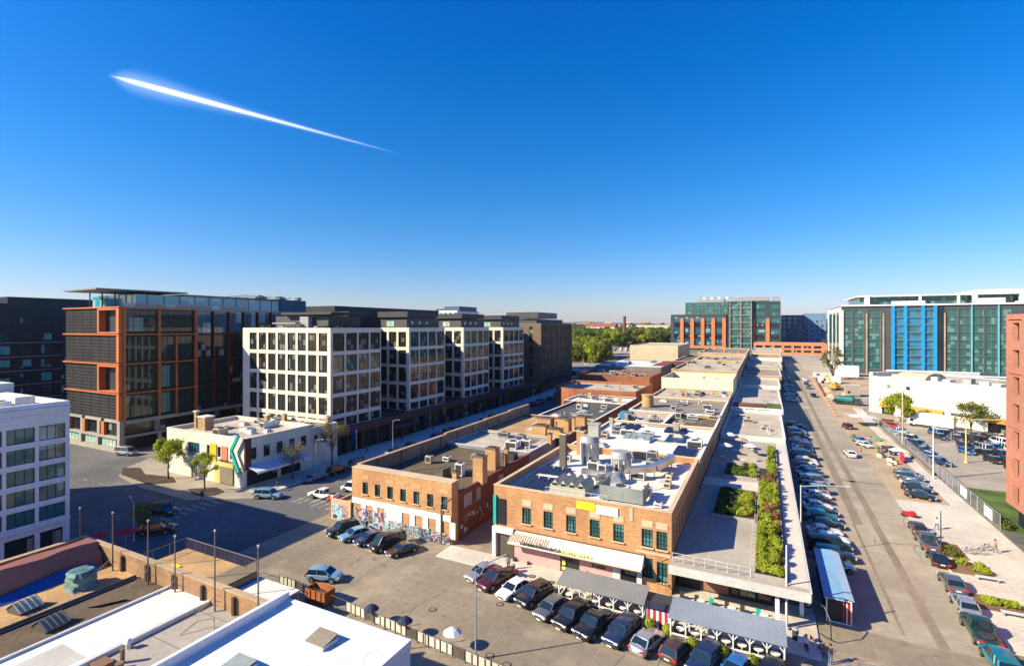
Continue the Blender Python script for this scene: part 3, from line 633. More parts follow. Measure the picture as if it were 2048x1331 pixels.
# south panels: dark photovoltaic looking screens with pale joints
pvm = M('gridded_panel', (.018, .017, .024), .5, .1, .4, spec=.25)
tiers = [(28.3, 34.3), (21.3, 27.7), (14.1, 20.6), (7.6, 13.5)]
for ti, (za, zb) in enumerate(tiers):
    x1 = OX - 9.4 if ti in (0, 2) else OX - 1.0
    x = -163.3; n = 4 if ti in (0, 2) else 6; wd = (x1 - x) / n
    for i in range(n):
        a, b = x + i * wd + .12, x + (i + 1) * wd - .12
        p_ = part('screen_panel', MB().box(a, b, OY + .35, OY + .5, za, zb), pvm, ob)
        lines = MB(); nh = 8
        for j in range(nh + 1): z = za + (zb - za) * j / nh; lines.box(a, b, OY + .22, OY + .34, z - .05, z + .05)
        for j in range(5): xx = a + (b - a) * (j + .5) / 5; lines.box(xx - .03, xx + .03, OY + .15, OY + .215, za, zb)
        l_ = part('panel_joint', lines, M('panel_joint_metal', (.17, .155, .15), .5, .1), p_)
    if ti in (0, 2):
        window(ob, 'S', OY, OX - 7.6, OX - 1.4, za + .3, zb - .3, 3, 1, frK, gB, reveal=1.6)
fr = MB()
for z in (34.3, 27.7, 20.6, 13.5): fr.box(-163.8, OX - .001, OY - .2, OY + .6, z + .12, z + .42)
for za, zb in (tiers[0], tiers[2]):
    fr.box(OX - 9.4, OX - 8.7, OY - .35, OY + 1.6, za, zb); fr.box(OX - 1.1, OX + .1, OY - .3, OY + 1.2, za, zb)
    fr.box(OX - 8.69, OX - 1.11, OY - .35, OY + 1.6, zb - .4, zb - .001); fr.box(OX - 8.69, OX - 1.11, OY - .35, OY + 1.6, za, za + .3)
for za, zb in (tiers[1], tiers[3]): fr.box(OX - .95, OX + .1, OY - .3, OY + 1.2, za, zb)
for x in (-163.8, -156.2, -147.2): fr.box(x + 2, x + 3.3, OY - .1, OY + .9, 3.6, 7.5)
part('orange_frame', fr, orng, ob)
# east face, corner part: large glass boxes with orange frames and pale reflections
gR = GLASS('reflecting_glass', (.008, .022, .026), (.03, .055, .05), rough=.03, cell=3.1, light=(.12, .22, .22), lt=.86, spec=.45)
EY = [65.8 + .8, 74.6, 83.6]
fe = MB()
for j, (za, zb) in enumerate(tiers):
    for i in range(2):
        window(ob, 'E', OX, EY[i] + .6, EY[i + 1] - .6, za + .35, zb - .25, (4, 5)[i % 2], 2, frK, gR, fw=.1, reveal=.5)
for z in (34.3, 27.7, 20.6, 13.5): fe.box(OX, OX + .3, OY + .61, 84.0, z + .14, z + .44)
for y_ in (OY + .61, 74.3, 83.5): fe.box(OX - .6, OX + (.5 if y_ < 70 else .35), y_ + .001, y_ + .46, 7.5, 34.29)
for y_ in (78.6,): fe.box(OX - .5, OX + .2, y_, y_ + .35, 7.5, 27.6)
part('orange_frame', fe, orng, ob)
for j, (za, zb) in enumerate(tiers):
    for i in range(8):
        y0 = 84.3 + i * 4.6; window(ob, 'E', OX, y0, y0 + 4.1, za - .2, zb - .1, 3, 2, frK, gD if j else gB, fw=.06, reveal=.8)
fe = MB()
for i in range(9): fe.box(OX - .8, OX - .2, 83.95 + i * 4.6 + .3, 84.15 + i * 4.6 + .3, 7.5, 34.2)
for z in (27.75, 20.8, 13.7): fe.box(OX - .8, OX - .35, 84.5, 121, z, z + .2)
part('orange_mullion', fe, M('dull_orange', (.20, .045, .02), .6, .1), ob)
# base storeys
bs = MB(); conm = M('pale_concrete', (.42, .38, .31), .85, .1, .6, streak=.3)
bs.box(-163.6, OX + .15, OY - .1, OY + .95, 6.9, 7.5).box(-163.6, OX + .15, OY - .1, OY + .95, 3.0, 3.6)
for x in (-163.6, -155, -147, OX - 1): bs.box(x, x + 1.15, OY - .12, OY + .9, 3.61, 6.89)
for x in (-163.6, -155.6, -147.6, OX - 1): bs.box(x, x + 1.05, OY - .14, OY + .9, .9, 2.99)
bs.box(-163.6, OX + .2, OY - .5, OY + .9, 0, .9)
bs.box(OX - .6, OX + .5, OY + 1, 121, 6.6, 7.4).box(OX - .6, OX + .3, OY + 1, 121, 3.2, 3.7)
for y_ in (74.2, 83.5, 92.8, 102): bs.box(OX - .6, OX + .1, y_, y_ + .9, 0, 3.19)
part('base', bs, conm, ob)
for i in range(3):
    window(ob, 'S', OY, -162.3 + i * 8.45, -155.6 + i * 8.45, 3.7, 6.8, 3, 1, frK, gD, reveal=.6); window(ob, 'S', OY, -162.4 + i * 8.1, -155.8 + i * 8.1, .95, 2.95, 4, 1, frG, gL, reveal=.5)
part('base_glazing', MB().box(-163, OX - .9, OY + .91, 122, 0, 7.4), gD, ob)
# penthouse
ph = MB().box(-160, OX - 2.6, 70.5, 112, 34.6, 38.0)
for y_ in (73, 78, 83): pass
part('penthouse_glass', ph, GLASS('penthouse_glass', (.03, .26, .38), (.05, .34, .46), cell=2.2, light=(.25, .42, .48), lt=.8), ob)
part('penthouse', MB().box(-160, OX - 2.0, 112.01, 122, 34.6, 38.5), M('blue_grey_cladding', (.05, .12, .18), .5, .1, .4), ob)
cp = MB().prism([(-158, 63.4), (-139.2, 62.0), (-137.6, 82), (-158, 82)], 38.62, 38.95).box(-160, OX - 2.2, 82.01, 112, 38.0, 38.5)
part('canopy', cp, M('canopy_grey', (.22, .23, .22), .6, .1), ob)
cs = MB()
for x in (-157, -151, -145, -140): cs.cyl(x, 68.6, 34.6, 38.7, .16, 8)
for y_ in range(73, 112, 4): cs.box(OX - 2.62, OX - 2.5, y_, y_ + .15, 34.6, 37.99)
for i in range(7): cs.bar((-160 + i * 3.2, 100 + i * 2.6, 38.75), (-138.6, 100 + i * 2.6, 39.3), .3, .14)
part('canopy_post', cs, dmet, ob)
rl = MB()
for y_ in range(68, 100, 3): rl.tube((OX - .9, y_, 34.6), (OX - .9, y_, 35.7), .04, n=5)
rl.box(OX - .93, OX - .87, 66, 99, 35.65, 35.72)
part('roof_railing', rl, lmet, ob)
gp = part('glass_guard', MB().box(OX - .85, OX - .8, 66.5, 99, 34.7, 35.6), gB, ob)

# ------------------------------------------------------------------ row of four pale grid blocks over a maroon podium
GX = -90.0; rowsz = [(9.3, 13.2), (14.25, 18.2), (19.15, 23.1), (24.1, 28.3)]
def gridblock(idx, x0, y0, y1, nS, label):
    ws = []
    pE = (y1 - y0 - .5) / 4
    for j, (za, zb) in enumerate([(6.2, 8.2)] + rowsz):
        for i in range(4): a = y0 + .55 + i * pE; ws.append(('E', round(a + .18, 3), round(a + pE - .32, 3), za, zb + .1, 2, 2 if j else 1, frK, gM))
        for i in range(nS): 
            pS = 3.5; b = GX - .9 - i * pS; ws.append(('S', round(b - pS + .62, 3), round(b - .12, 3), za, zb + .1, 2, 2 if j else 1, frK, gM))
    t = building('grid_block', label, 'apartment block', x0, GX, y0, y1, 29.6, creamw, roofd, z0=0 if idx == 0 else 0, par=.9, th=.5, reveal=.22, wins=ws, group='pale gridded blocks over the maroon podium')
    k = len(t.children)
    # penthouse, dark, set back, with a thin flying roof
    if idx: 
        m_ = MB().box(x0 + .5, GX - 1.6, y0 + 1.0, y1 - .8, 28.8, 32.4).mat(1).box(x0, GX - .7, y0 + .2, y1 - 2.5, 32.6, 34.2)
        t2 = part('penthouse', m_, [M('graphite_cladding', (.075, .075, .085), .6, .12, .5), M('graphite_dark', (.04, .042, .05), .6, .1)], t)
        for yy in (y0 + 3.5, y0 + 7, y0 + 10.5): part('round_window', MB().tube((GX - 1.62, yy, 31.0), (GX - 1.52, yy, 31.0), .55, n=14), gL, t)
        window(t, 'S', y0 + 1.0, GX - 9, GX - 6, 29.9, 31.6, 2, 1, frG, gL, reveal=-.05)
    else:
        m_ = MB().box(-116, -97, 92, 103, 28.7, 32.6).mat(1).box(-112, -94.5, 90.5, 103.1, 32.9, 33.5).mat(2).box(-113, -104.5, 88.5, 90.2, 30.6, 30.9).box(-105.4, -102.4, 90.6, 91.9, 29.6, 32.4)
        part('penthouse', m_, [M('graphite_cladding', (.075, .075, .085), .6, .12, .5), M('graphite_dark', (.04, .042, .05), .6, .1), gmet], t)
    return t
GY = [(86.0, 103.2), (114.9, 132.6), (143.8, 161.2), (172.3, 190.7)]
gb1 = gridblock(0, -120.9, *GY[0], 8, 'nearest pale gridded block, its broad sunlit side of eight window columns facing us')
gridblock(1, -101.6, *GY[1], 3, 'second pale gridded block along the podium with round penthouse windows')
gridblock(2, -101.6, *GY[2], 3, 'third pale gridded block along the podium, counted from the nearest')
gridblock(3, -101.6, *GY[3], 3, 'farthest pale gridded block, next to the bronze fluted building')
spine = building('dark_spine_block', 'dark glass block linking the pale gridded blocks from behind', 'building', -124, -101.7, 103.3, 207.5, 29.2, drkp, roofd, par=.6,
                 wins=[('E', a, a + 3.6, z, z + 3.6, 2, 2, frG, gD) for y0 in (103.6, 133, 161.6, 191.4) for a in (y0 + .6, y0 + 5.6) for z in (6.4, 11, 15.6, 20.2, 24.6)])
part('roof_screen', MB().box(-121, -106, 108, 200, 28.6, 34.2), MC['graphite_dark'], spine)
pod = thing('podium', 'long maroon clad shop podium under the pale gridded blocks', 'building', (-94, 146, 0))
part('fascia', MB().box(-101.5, -88, 84, 208, 4.5, 6.1), maroon, pod)
part('wall', MB().box(-101.4, -89.2, 84.4, 207.6, 0, 4.49), drkp, pod)
for i in range(24): window(pod, 'E', -89.2, 85.2 + i * 5.1, 85.2 + i * 5.1 + 4.2, .35, 3.9, 4, 1, frK, gD, reveal=-.1)
pm_ = MB()
for i in range(25): pm_.box(-89.1, -88.3, 84.4 + i * 5.1, 84.9 + i * 5.1, 0, 4.49)
part('pier', pm_, maroon, pod)
for i, (y_, m_) in enumerate(((90.5, PLAIN('blue_banner', (.02, .06, .35), .6)), (128.5, orng), (168, PLAIN('violet_banner', (.06, .03, .3), .6)))):
    part('hanging_sign', MB().box(-88, -86.9, y_, y_ + .2, 3.0, 5.4), m_, pod)
part('awning', MB().box(-88, -84.8, 103.5, 113.5, 3.6, 3.9), dmet, pod)
# green roof planters on the nearest block are added with the plants
# bronze fluted block
bz = building('fluted_block', 'bronze fluted office block at the end of the shaded street', 'building', -113, -90, 208, 249.2, 31.4, brnp, roofd, z0=gz(208) - .5, par=.8,
              wins=[('S', -95.3, -93.7, z, z + 3.6, 2, 1, frK, gD) for z in (7.5, 12.5, 17.5, 22.5, 26.2)] + [('S', -106, -104, z, z + 3.6, 2, 1, frK, gD) for z in (7.5, 12.5, 17.5, 22.5, 26.2)] +
                   [('E', 209.4 + i * 2.5, 210.7 + i * 2.5, z, z + 3.9, 1, 1, frK, gD) for i in range(16) for z in (6.5, 11.5, 16.5, 21.5, 26.2)])
fm_ = MB(); r = random.Random(2)
for i in range(17):
    for j in range(3): fm_.box(-89.99, -89.55, 208.3 + i * 2.5 + r.uniform(-.3, .3), 208.6 + i * 2.5 + .35, 5 + j * 8.4, 5 + (j + 1) * 8.4 + (.9 if j == 2 else 0))
part('fin', fm_, brnp, bz)
part('penthouse', MB().box(-111, -93, 211, 244, 30.6, 33.2).box(-108, -92.2, 210, 234, 33.6, 36.4), MC['graphite_cladding'], bz)
lv = MB()
for i in range(24): lv.box(-92.19, -91.9, 210.2 + i * 1.0, 210.5 + i * 1.0, 33.7, 36.3)
part('louvre', lv, gmet, bz)
part('street_canopy', MB().box(-90, -86.5, 210, 238, gz(220) + 4.2, gz(220) + 4.7), drkp, bz)
# distant pale tower rising behind the blocks, and grey roofs
bt = building('pale_tower', 'distant pale rooftop with plant equipment behind the gridded blocks', 'building', -218, -193, 300, 330, 41, whiteb, roofl, z0=3, par=.6, wins=[('S', -216 + i * 4, -213 + i * 4, 36.5, 39.5, 2, 1, frG, gG) for i in range(6)])
part('plant_room', MB().box(-205, -192.5, 302, 326, 40.6, 44.0).box(-214, -206, 304, 316, 40.5, 42.6), MC['blue_grey_cladding'], bt)
building('slate_block', 'low dark slab roof seen just above the nearest gridded block', 'building', -190, -132, 128, 190, 37.0, drkp, roofd, par=.5)

# ------------------------------------------------------------------ cream corner building with the teal chevron sign
wc = [('S', -108.6, -107.8, 5.1, 7.0, 1, 2, frK, gD), ('S', -105.9, -105.1, 5.1, 7.0, 1, 2, frK, gD), ('S', -103.0, -99.4, 5.0, 7.0, 4, 1, frK, gB), ('S', -97.2, -96.2, 5.0, 7.0, 1, 2, frK, gD), ('S', -93.9, -92.9, 5.0, 7.0, 1, 2, frK, gD), ('S', -90.2, -89.2, 5.0, 7.0, 1, 2, frK, gD)] + \
     [('E', round(62.6 + i * 2.9, 2), round(64.0 + i * 2.9, 2), 5.0, 7.2, 2, 2, frK, gD) for i in range(5)]
cb_ = building('cream_shop', 'cream painted two storey corner shop with a teal chevron sign', 'building', -110.3, -86, 61.5, 77.0, 9.1, cream, roofl, par=.7, th=.35, wins=wc, coping=cream)
gar = MB()
for i in range(7): gar.box(-92.9, -89.1, 61.30, 61.36, .35 + i * .42, .68 + i * .42)
part('garage_door', gar.mat(1).box(-93, -89, 61.37, 61.48, .2, 3.3), [M('door_slats', (.32, .26, .18), .7, .1), dmet], cb_)
part('door_surround', MB().box(-94.6, -93.0, 61.38, 61.49, .1, 4.0).box(-93, -88.9, 61.38, 61.49, 3.31, 4.2), M('yellow_green_paint', (.62, .60, .16), .7, .1), cb_)
part('door', MB().box(-102, -100.4, 61.38, 61.49, .1, 3.1), M('door_slats', None), cb_)
part('yellow_panel', MB().box(-96.1, -94.1, 61.38, 61.49, 4.0, 7.4), PLAIN('yellow_panel', (.80, .50, .01), .6), cb_)
part('coral_panel', MB().box(-92.6, -90.8, 61.38, 61.49, 4.2, 7.2), PLAIN('coral_panel', (.70, .20, .12), .6), cb_)
part('blue_panel', MB().box(-103.0, -99.4, 61.40, 61.49, 4.5, 4.95), PLAIN('blue_panel', (.1, .3, .6), .6), cb_)
sc_ = MB(); r = random.Random(9); x = -93.6
while x < -89.2: h_ = r.choice((.28, .34, .5)); sc_.bar((x, 61.3, 4.35 + r.uniform(-.05, .05)), (x + r.uniform(.1, .28), 61.3, 4.35 + h_), .05, .07); sc_.bar((x, 61.3, 4.4 + r.uniform(0, .2)), (x + .3, 61.3, 4.4 + r.uniform(0, .2)), .05, .06); x += .3
part('shop_lettering', sc_, dmet, cb_)
tl = PLAIN('teal_sign', (.01, .42, .34), .45)
cv = MB()
for a, b in (((-86.6, 60.7, 9.9), (-88.6, 60.7, 6.9)), ((-88.6, 60.7, 6.9), (-86.2, 60.7, 2.9))): cv.bar(a, b, .35, .62)
part('chevron_sign', cv, tl, cb_)
part('sign_back', MB().box(-86.0, -85.6, 61.4, 62.6, 3.4, 9.2), M('dark_maroon_sign', (.10, .02, .02), .5, .1), cb_)
part('awning', MB().quad((-86, 61.8, 4.1), (-82.8, 61.8, 3.4), (-82.8, 74, 3.4), (-86, 74, 4.1)).quad((-86, 61.8, 4.0), (-86, 74, 4.0), (-82.8, 74, 3.3), (-82.8, 61.8, 3.3)).box(-82.85, -82.8, 61.8, 74, 3.0, 3.4), whiteb, cb_)
part('shopfront', MB().box(-86.0, -85.93, 62, 68.5, .3, 3.2).box(-86, -85.93, 69.4, 74, .3, 3.2), gD, cb_)
an = building('cream_annex', 'pale rear wing of the cream corner shop along the shaded pavement', 'building', -104, -86.4, 77.05, 84.6, 8.4, cream, roofb, par=.6, wins=[('E', 78 + i * 2.2, 79 + i * 2.2, 4.8, 6.6, 1, 2, frK, gD) for i in range(3)])
for i, (x, y_, w_, h_) in enumerate(((-108.6, 66, .7, 3.4), (-106.0, 65.2, 2.4, 2.6), (-98.4, 75, 1.0, 2.0))):
    c = MB().box(x, x + w_, y_, y_ + w_ * .8, 8.4, 8.4 + h_).mat(1).box(x - .15, x + w_ + .15, y_ - .15, y_ + w_ * .8 + .15, 8.4 + h_, 8.65 + h_)
    solo('chimney', c, [brT, cream], ('thin', 'broad', 'rear')[i] + ' tan chimney on the roof of the cream corner shop', 'chimney', (x, y_, 8.4), group='chimneys on the cream corner shop')
# ------------------------------------------------------------------ graffiti building and the row behind it
stone = M('pale_stone', (.66, .52, .34), .85, .08, .8)
w1 = [('S', round(-54.4 + i * 2.38, 3), round(-53.35 + i * 2.38, 3), 4.75, 6.5, 3, 4, frK, gG, stone) for i in range(7)]
b1 = thing('graffiti_building', 'orange brick corner building with white painted and graffiti covered ground floor', 'building', (-47.5, 65, 0))
hs_ = {'S': [w[1:5] for w in w1]}
part('wall', boxwall(-56.5, -38.4, 58.3, 59.9, 0, 8.45, hs_, .0, faces='SEW').quad((-56.5, 58.3, 8.45), (-38.4, 58.3, 8.45), (-38.4, 59.9, 8.45), (-56.5, 59.9, 8.45)).quad((-38.4, 59.9, 8.45), (-38.4, 59.9, 6.3), (-56.5, 59.9, 6.3), (-56.5, 59.9, 8.45)), brO, b1)
mbw = MB(); wallface(mbw, 'E', -38.4, 59.9, 84, 0, 6.75, [(61.5, 64.0, 3.9, 5.9), (65, 66.6, 3.9, 5.9), (72, 74, 3.9, 5.9)], .2); wallface(mbw, 'W', -56.5, 59.9, 84, 0, 6.3)
mbw.quad((-38.4, 59.9, 6.75), (-38.4, 84, 6.75), (-38.75, 84, 6.75), (-38.75, 59.9, 6.75)).quad((-38.75, 59.9, 6.75), (-38.75, 84, 6.75), (-38.75, 84, 6.3), (-38.75, 59.9, 6.3))
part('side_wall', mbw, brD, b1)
part('roof', MB().box(-56.4, -38.76, 59.91, 84, 6.0, 6.32), roofb, b1)
for w in w1: window(b1, 'S', 58.3, *w[1:7], frame=w[7], glass=w[8], sill=w[9])
for a in (61.5, 65, 72): window(b1, 'E', -38.4, a, a + (2.5 if a == 61.5 else 1.6 if a == 65 else 2.0), 3.9, 5.9, 2, 1, frG, GLASS('boarded_glass', (.30, .30, .36), (.36, .36, .42)), reveal=.2)
part('coping', MB().box(-56.56, -38.34, 58.24, 59.96, 8.453, 8.56), stone, b1)
r = random.Random(4)
for i in range(7): x = -53.9 + i * 2.38; part('stone_tablet', MB().box(x - .75, x + .75, 58.26, 58.29, 6.95, 7.5) if i % 2 == 0 else MB().box(x - .4, x + .5, 58.26, 58.29, 7.1, 7.4), M('orange_stone', (.66, .38, .18), .85, .1, .8), b1)
# painted ground floor: white band and pilasters with infilled arches between them
wp = MB().box(-56.45, -38.5, 58.2, 58.28, 3.15, 4.0)
for i in range(8): wp.box(-54.6 + i * 2.28, -53.7 + i * 2.28, 58.19, 58.28, .9 if i > 3 else 0, 3.149)
wp.box(-49.6, -47.4, 58.17, 58.189, 0, 3.9)
part('white_painted_band', wp, white, b1)
cg = [PLAIN('graffiti_' + n, c, .7) for n, c in (('sky', (.30, .52, .60)), ('pink', (.62, .36, .36)), ('lilac', (.46, .42, .58)), ('black', (.05, .05, .06)), ('mint', (.40, .60, .52)), ('rose', (.50, .22, .22)), ('ink_blue', (.08, .14, .28)))]
def graffiti(name, parent, x0, x1, z0, z1, n, seed, face='S', c=58.165, pal=cg):
    q = random.Random(seed); ms = [MB() for _ in pal]
    for i in range(n):
        a, z = q.uniform(x0, x1), q.uniform(z0, z1); k = q.randrange(len(pal)); g_ = ms[k]; dd = .001 + i * .0015
        if q.random() < .14:                                      # bubble fill
            w_, h_ = q.uniform(.2, .5), q.uniform(.2, .4); pts = [(a + w_ * math.cos(t * PI / 6) * q.uniform(.8, 1.1), z + h_ * math.sin(t * PI / 6)) for t in range(12)]
            pts = [(min(max(p, x0), x1), max(z0 - .1, p2)) for p, p2 in pts]
            P = [P3(face, c, p, p2, dd) for p, p2 in pts]
            if face == 'S' or face == 'E': g_.quad(*P)
        else:                                                     # curling stroke
            an = q.uniform(0, 6.3); w_ = q.uniform(.03, .055)
            for s in range(q.randint(4, 9)):
                an += q.uniform(-1.3, 1.3); a2, z2 = a + math.cos(an) * .24, z + math.sin(an) * .24
                a2 = min(max(a2, x0), x1); z2 = min(max(z2, z0), z1)
                nx, nz = -math.sin(an) * w_, math.cos(an) * w_
                g_.quad(P3(face, c, a - nx, z - nz, dd), P3(face, c, a2 - nx, z2 - nz, dd), P3(face, c, a2 + nx, z2 + nz, dd), P3(face, c, a + nx, z + nz, dd)); a, z = a2, z2
    for k, m_ in enumerate(ms):
        if m_.f: part(name, m_, pal[k], parent)
mu_ = [MB(), MB(), MB()]
for i in range(26): x = -56.2 + i * .68; mu_[i % 3].box(x, x + .64, 58.172, 58.186 if not (-49.7 < x < -47.3) else 58.169, .05, [.9, 1.3, .7, 1.1][i % 4])
for m_, c_ in zip(mu_, (cg[0], cg[2], cg[4])): part('mural_base', m_, c_, b1)
graffiti('graffiti', b1, -56.0, -49.8, .2, 2.6, 90, 1); graffiti('graffiti', b1, -49.5, -42, .1, 1.6, 110, 2, pal=[cg[0], cg[2], cg[1], cg[6], cg[4], cg[3]]); graffiti('graffiti', b1, -44.5, -38.7, .1, 1.5, 110, 3, pal=[cg[3], cg[1], cg[4], cg[6], cg[3]])
graffiti('graffiti', b1, 60.5, 73, .6, 3.0, 46, 5, 'E', -38.38, [cg[6], cg[0], cg[3], cg[2], PLAIN('graffiti_white', (.6, .6, .62), .7)])
part('drain_pipe', MB().cyl(-40.0, 58.1, 0, 5.4, .09, 8).tube((-40, 58.12, 5.4), (-38.6, 58.12, 6.6), .05), pole_m, b1)
part('wall_lamp', MB().box(-42.2, -41.9, 57.9, 58.28, 5.6, 5.8), dmet, b1)
# low annex wall to the left with dark yard behind
an2 = thing('annex_wall', 'low painted yard wall with blue graffiti left of the orange brick building', 'wall', (-58.5, 58.5, 0))
part('wall', MB().box(-60.6, -56.51, 58.0, 58.3, 0, 3.2).box(-60.6, -60.3, 58.31, 66, 0, 2.6), M('peach_wall', (.62, .42, .26), .85, .1), an2)
part('painted_cloud', MB().box(-60.3, -58.3, 57.965, 57.99, .25, 2.4), PLAIN('pale_sky_paint', (.35, .62, .70), .7), an2)
graffiti('graffiti', an2, -60.2, -57.2, .3, 2.4, 22, 8, c=57.955)
struct('yard_floor', MB().box(-60.2, -57.0, 58.4, 70, 0.02, 2.3), M('mossy_yard', (.06, .055, .025), .95, .2, 2))
solo('satellite_mound', MB().cyl(-58.6, 60.2, 2.32, 2.42, .62, 16), M('orange_disc', (.55, .25, .08), .8), 'round orange tub lid lying on the dark yard beside the graffiti building', 'lid', (-58.6, 60.2, 2.32))
# continuous parapet wall along the shaded street
lw = thing('street_parapet', 'long brick wall along the shaded street behind the graffiti building', 'wall', (-57, 92, 0))
wl = MB()
for i, (y0, y1, z) in enumerate(((60.0, 84, 8.45), (84, 100, 8.7), (100, 112, 8.8), (112, 123.6, 9.0))): wl.box(-57.05, -56.6, y0, y1 - .001, 0, z)
for y_ in range(64, 123, 6): wl.box(-56.599, -56.35, y_, y_ + .5, 6.3, 8.3)
part('wall', wl, M('grey_tan_brick', (.36, .27, .19), .9, .12, .5, brick=(.62, .2), streak=.4), lw)
part('coping', MB().box(-57.15, -56.5, 60.05, 123.6, 9.003, 9.12) if False else MB().box(-57.15, -56.5, 60.0, 83.99, 8.453, 8.58).box(-57.15, -56.5, 84, 99.99, 8.703, 8.82).box(-57.15, -56.5, 100, 111.99, 8.803, 8.92).box(-57.15, -56.5, 112, 123.6, 9.003, 9.12), M('rust_coping', (.50, .32, .2), .8, .1), lw)
building('grey_roofed_shop', 'low shop with pale grey roof behind the brown graffiti building roof', 'building', -56.5, -38.5, 84.05, 97, 6.9, M('mixed_paint_wall', (.30, .27, .34), .85, .15, .6, streak=.4), roofl, par=.35, coping=lmet)
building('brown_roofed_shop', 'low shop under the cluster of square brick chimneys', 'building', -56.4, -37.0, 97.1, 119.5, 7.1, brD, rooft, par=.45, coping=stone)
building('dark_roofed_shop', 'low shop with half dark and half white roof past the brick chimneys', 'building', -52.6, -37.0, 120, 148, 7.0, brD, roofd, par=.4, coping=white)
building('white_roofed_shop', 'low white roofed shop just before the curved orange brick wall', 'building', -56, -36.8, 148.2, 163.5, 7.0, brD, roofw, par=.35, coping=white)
def roundblock(name, label, x0, x1, y0, y1, rr_, z0, z1, wallm, roofm):
    t = thing(name, label, 'building', ((x0 + x1) / 2, (y0 + y1) / 2, z0))
    arc = [(x0 + rr_ - rr_ * math.cos(a), y0 + rr_ - rr_ * math.sin(a)) for a in [i * PI / 16 for i in range(9)]]
    outer = arc + [(x1, y0), (x1, y1), (x0, y1)]; cx, cy = (x0 + x1) / 2, (y0 + y1) / 2
    inner = [(cx + (x - cx) * .96, cy + (y - cy) * .955) for x, y in outer]
    m_ = MB(); n = len(outer)
    for i in range(n):
        a, b = outer[i], outer[(i + 1) % n]; c, d = inner[i], inner[(i + 1) % n]
        m_.quad((*a, z0), (*b, z0), (*b, z1), (*a, z1), smooth=i < 8); m_.quad((*a, z1), (*b, z1), (*d, z1), (*c, z1)); m_.quad((*d, z1 - .9), (*c, z1 - .9), (*c, z1), (*d, z1))
    part('wall', m_, wallm, t); part('roof', MB().prism(inner, z1 - 1.2, z1 - .9), roofm, t); return t
roundblock('curved_shop', 'orange brick building with rounded corner and pale roof', -68, -37.5, 165, 192, 9, 0, 8.6, brR, roofl)
roundblock('brick_market_hall', 'second orange brick building behind the rounded one, with brown roof', -73, -41, 204, 232, 8, .4, 9.6, brR, M('brown_tile_roof', (.30, .19, .09), .9, .15))
bw = building('blue_trimmed_hall', 'white roofed hall with a blue panelled end wall', 'building', -74, -43, 240, 288, 10.9, M('blue_grey_wall', (.17, .18, .20), .8, .1), roofw, z0=.6, par=.25)
part('blue_panel', MB().box(-74.3, -73.0, 239.7, 240.2, 1.5, 11.0).box(-74.3, -74.01, 240.21, 262, 1.5, 11.0), PLAIN('strong_blue', (.01, .10, .60), .5), bw)
part('red_roof', MB().box(-49.5, -43.4, 252, 284, 10.68, 10.9), M('rust_red_roof', (.28, .06, .03), .8, .1), bw)
part('front_roof', MB().box(-73, -45, 232.5, 239.6, 8.2, 8.5), roofl, bw)
building('beige_hall', 'tall plain beige hall standing behind the blue trimmed hall', 'building', -76, -47, 318, 372, 18.2, M('beige_render', (.62, .50, .34), .85, .06, .3), roofl, z0=3, par=.5)
building('low_grey_shed', 'long low grey shed between the brick halls and the trees', 'building', -106, -82, 262, 300, 7.6, lmet, M('shed_roof', (.28, .27, .23), .9, .1), z0=1.5, par=0, wins=[('S', -98, -91, 3, 5.5, 3, 1, frK, gD)])
hh_ = thing('hip_roofed_house', 'small peach house with grey hipped roof at the end of the shaded street', 'house', (-97, 246, gz(246)))
part('wall', MB().box(-102, -92.5, 242, 251, 1.4, 6.2), M('peach_render', (.62, .36, .24), .85, .08), hh_)
part('roof', MB().ring([[(-102.7, 241.3, 6.2), (-91.8, 241.3, 6.2), (-91.8, 251.7, 6.2), (-102.7, 251.7, 6.2)], [(-99, 246, 9.2), (-96, 246, 9.2), (-96, 246.6, 9.2), (-99, 246.6, 9.2)]], smooth=False), M('slate_roof', (.20, .19, .19), .9, .1), hh_)
window(hh_, 'S', 242, -99.5, -97.5, 2.6, 4.6, 2, 1, frW, gD, reveal=-.08); window(hh_, 'S', 242, -96, -94, 2.6, 4.6, 2, 1, frW, gD, reveal=-.08)

# ------------------------------------------------------------------ brick shop (second front building)
w2 = [('S', a, a + 1.25, 4.95, 6.95, 3, 4, frK, gG, stone) for a in (-27.7, -24.75, -21.75, -18.75, -15.9, -12.6, -10.9)]
w2 += [('S', -12.6, -11.35, 1.5, 3.7, 2, 3, frK, gG, stone), ('S', -10.9, -9.75, 1.3, 3.5, 2, 3, frK, gG, stone), ('S', -30.6, -30.2, 5.4, 6.6, 1, 3, frK, gG)]
w2 = [w if w[1] != -10.9 or w[3] < 4 else w for w in w2]
w2 = [('S', a, b, *r_) for (_, a, b, *r_) in w2]
w2[6] = ('S', -10.95, -9.75, 4.95, 6.95, 3, 4, frK, gG, stone)
w2 += [('E', round(59.6 + i * 2.1, 2), round(60.5 + i * 2.1, 2), 5.0, 7.4, 1, 3, frK, gD) for i in range(12)]
b2 = building('brick_shop', 'two storey orange brick shop building with a pink shopfront and white equipment roof', 'building', -31.8, -9.3, 58.3, 84.2, 9.2, brO, roofw, par=.95, th=.4, wins=w2, coping=stone, reveal=.22)
for a in (-27.7, -24.75, -21.75, -18.75, -15.9, -12.6, -10.95): part('stone_tablet', MB().box(a, a + 1.25, 58.25, 58.29, 7.2, 7.95), stone, b2)
part('stone_course', MB().box(-13.2, -9.4, 58.25, 58.29, 4.2, 4.45).box(-14.0, -13.6, 58.24, 58.29, 7.6, 9.1), stone, b2)
part('yellow_banner', MB().box(-20.4, -18.1, 58.18, 58.28, 8.0, 8.95), PLAIN('yellow_banner', (.82, .62, .02), .6), b2)
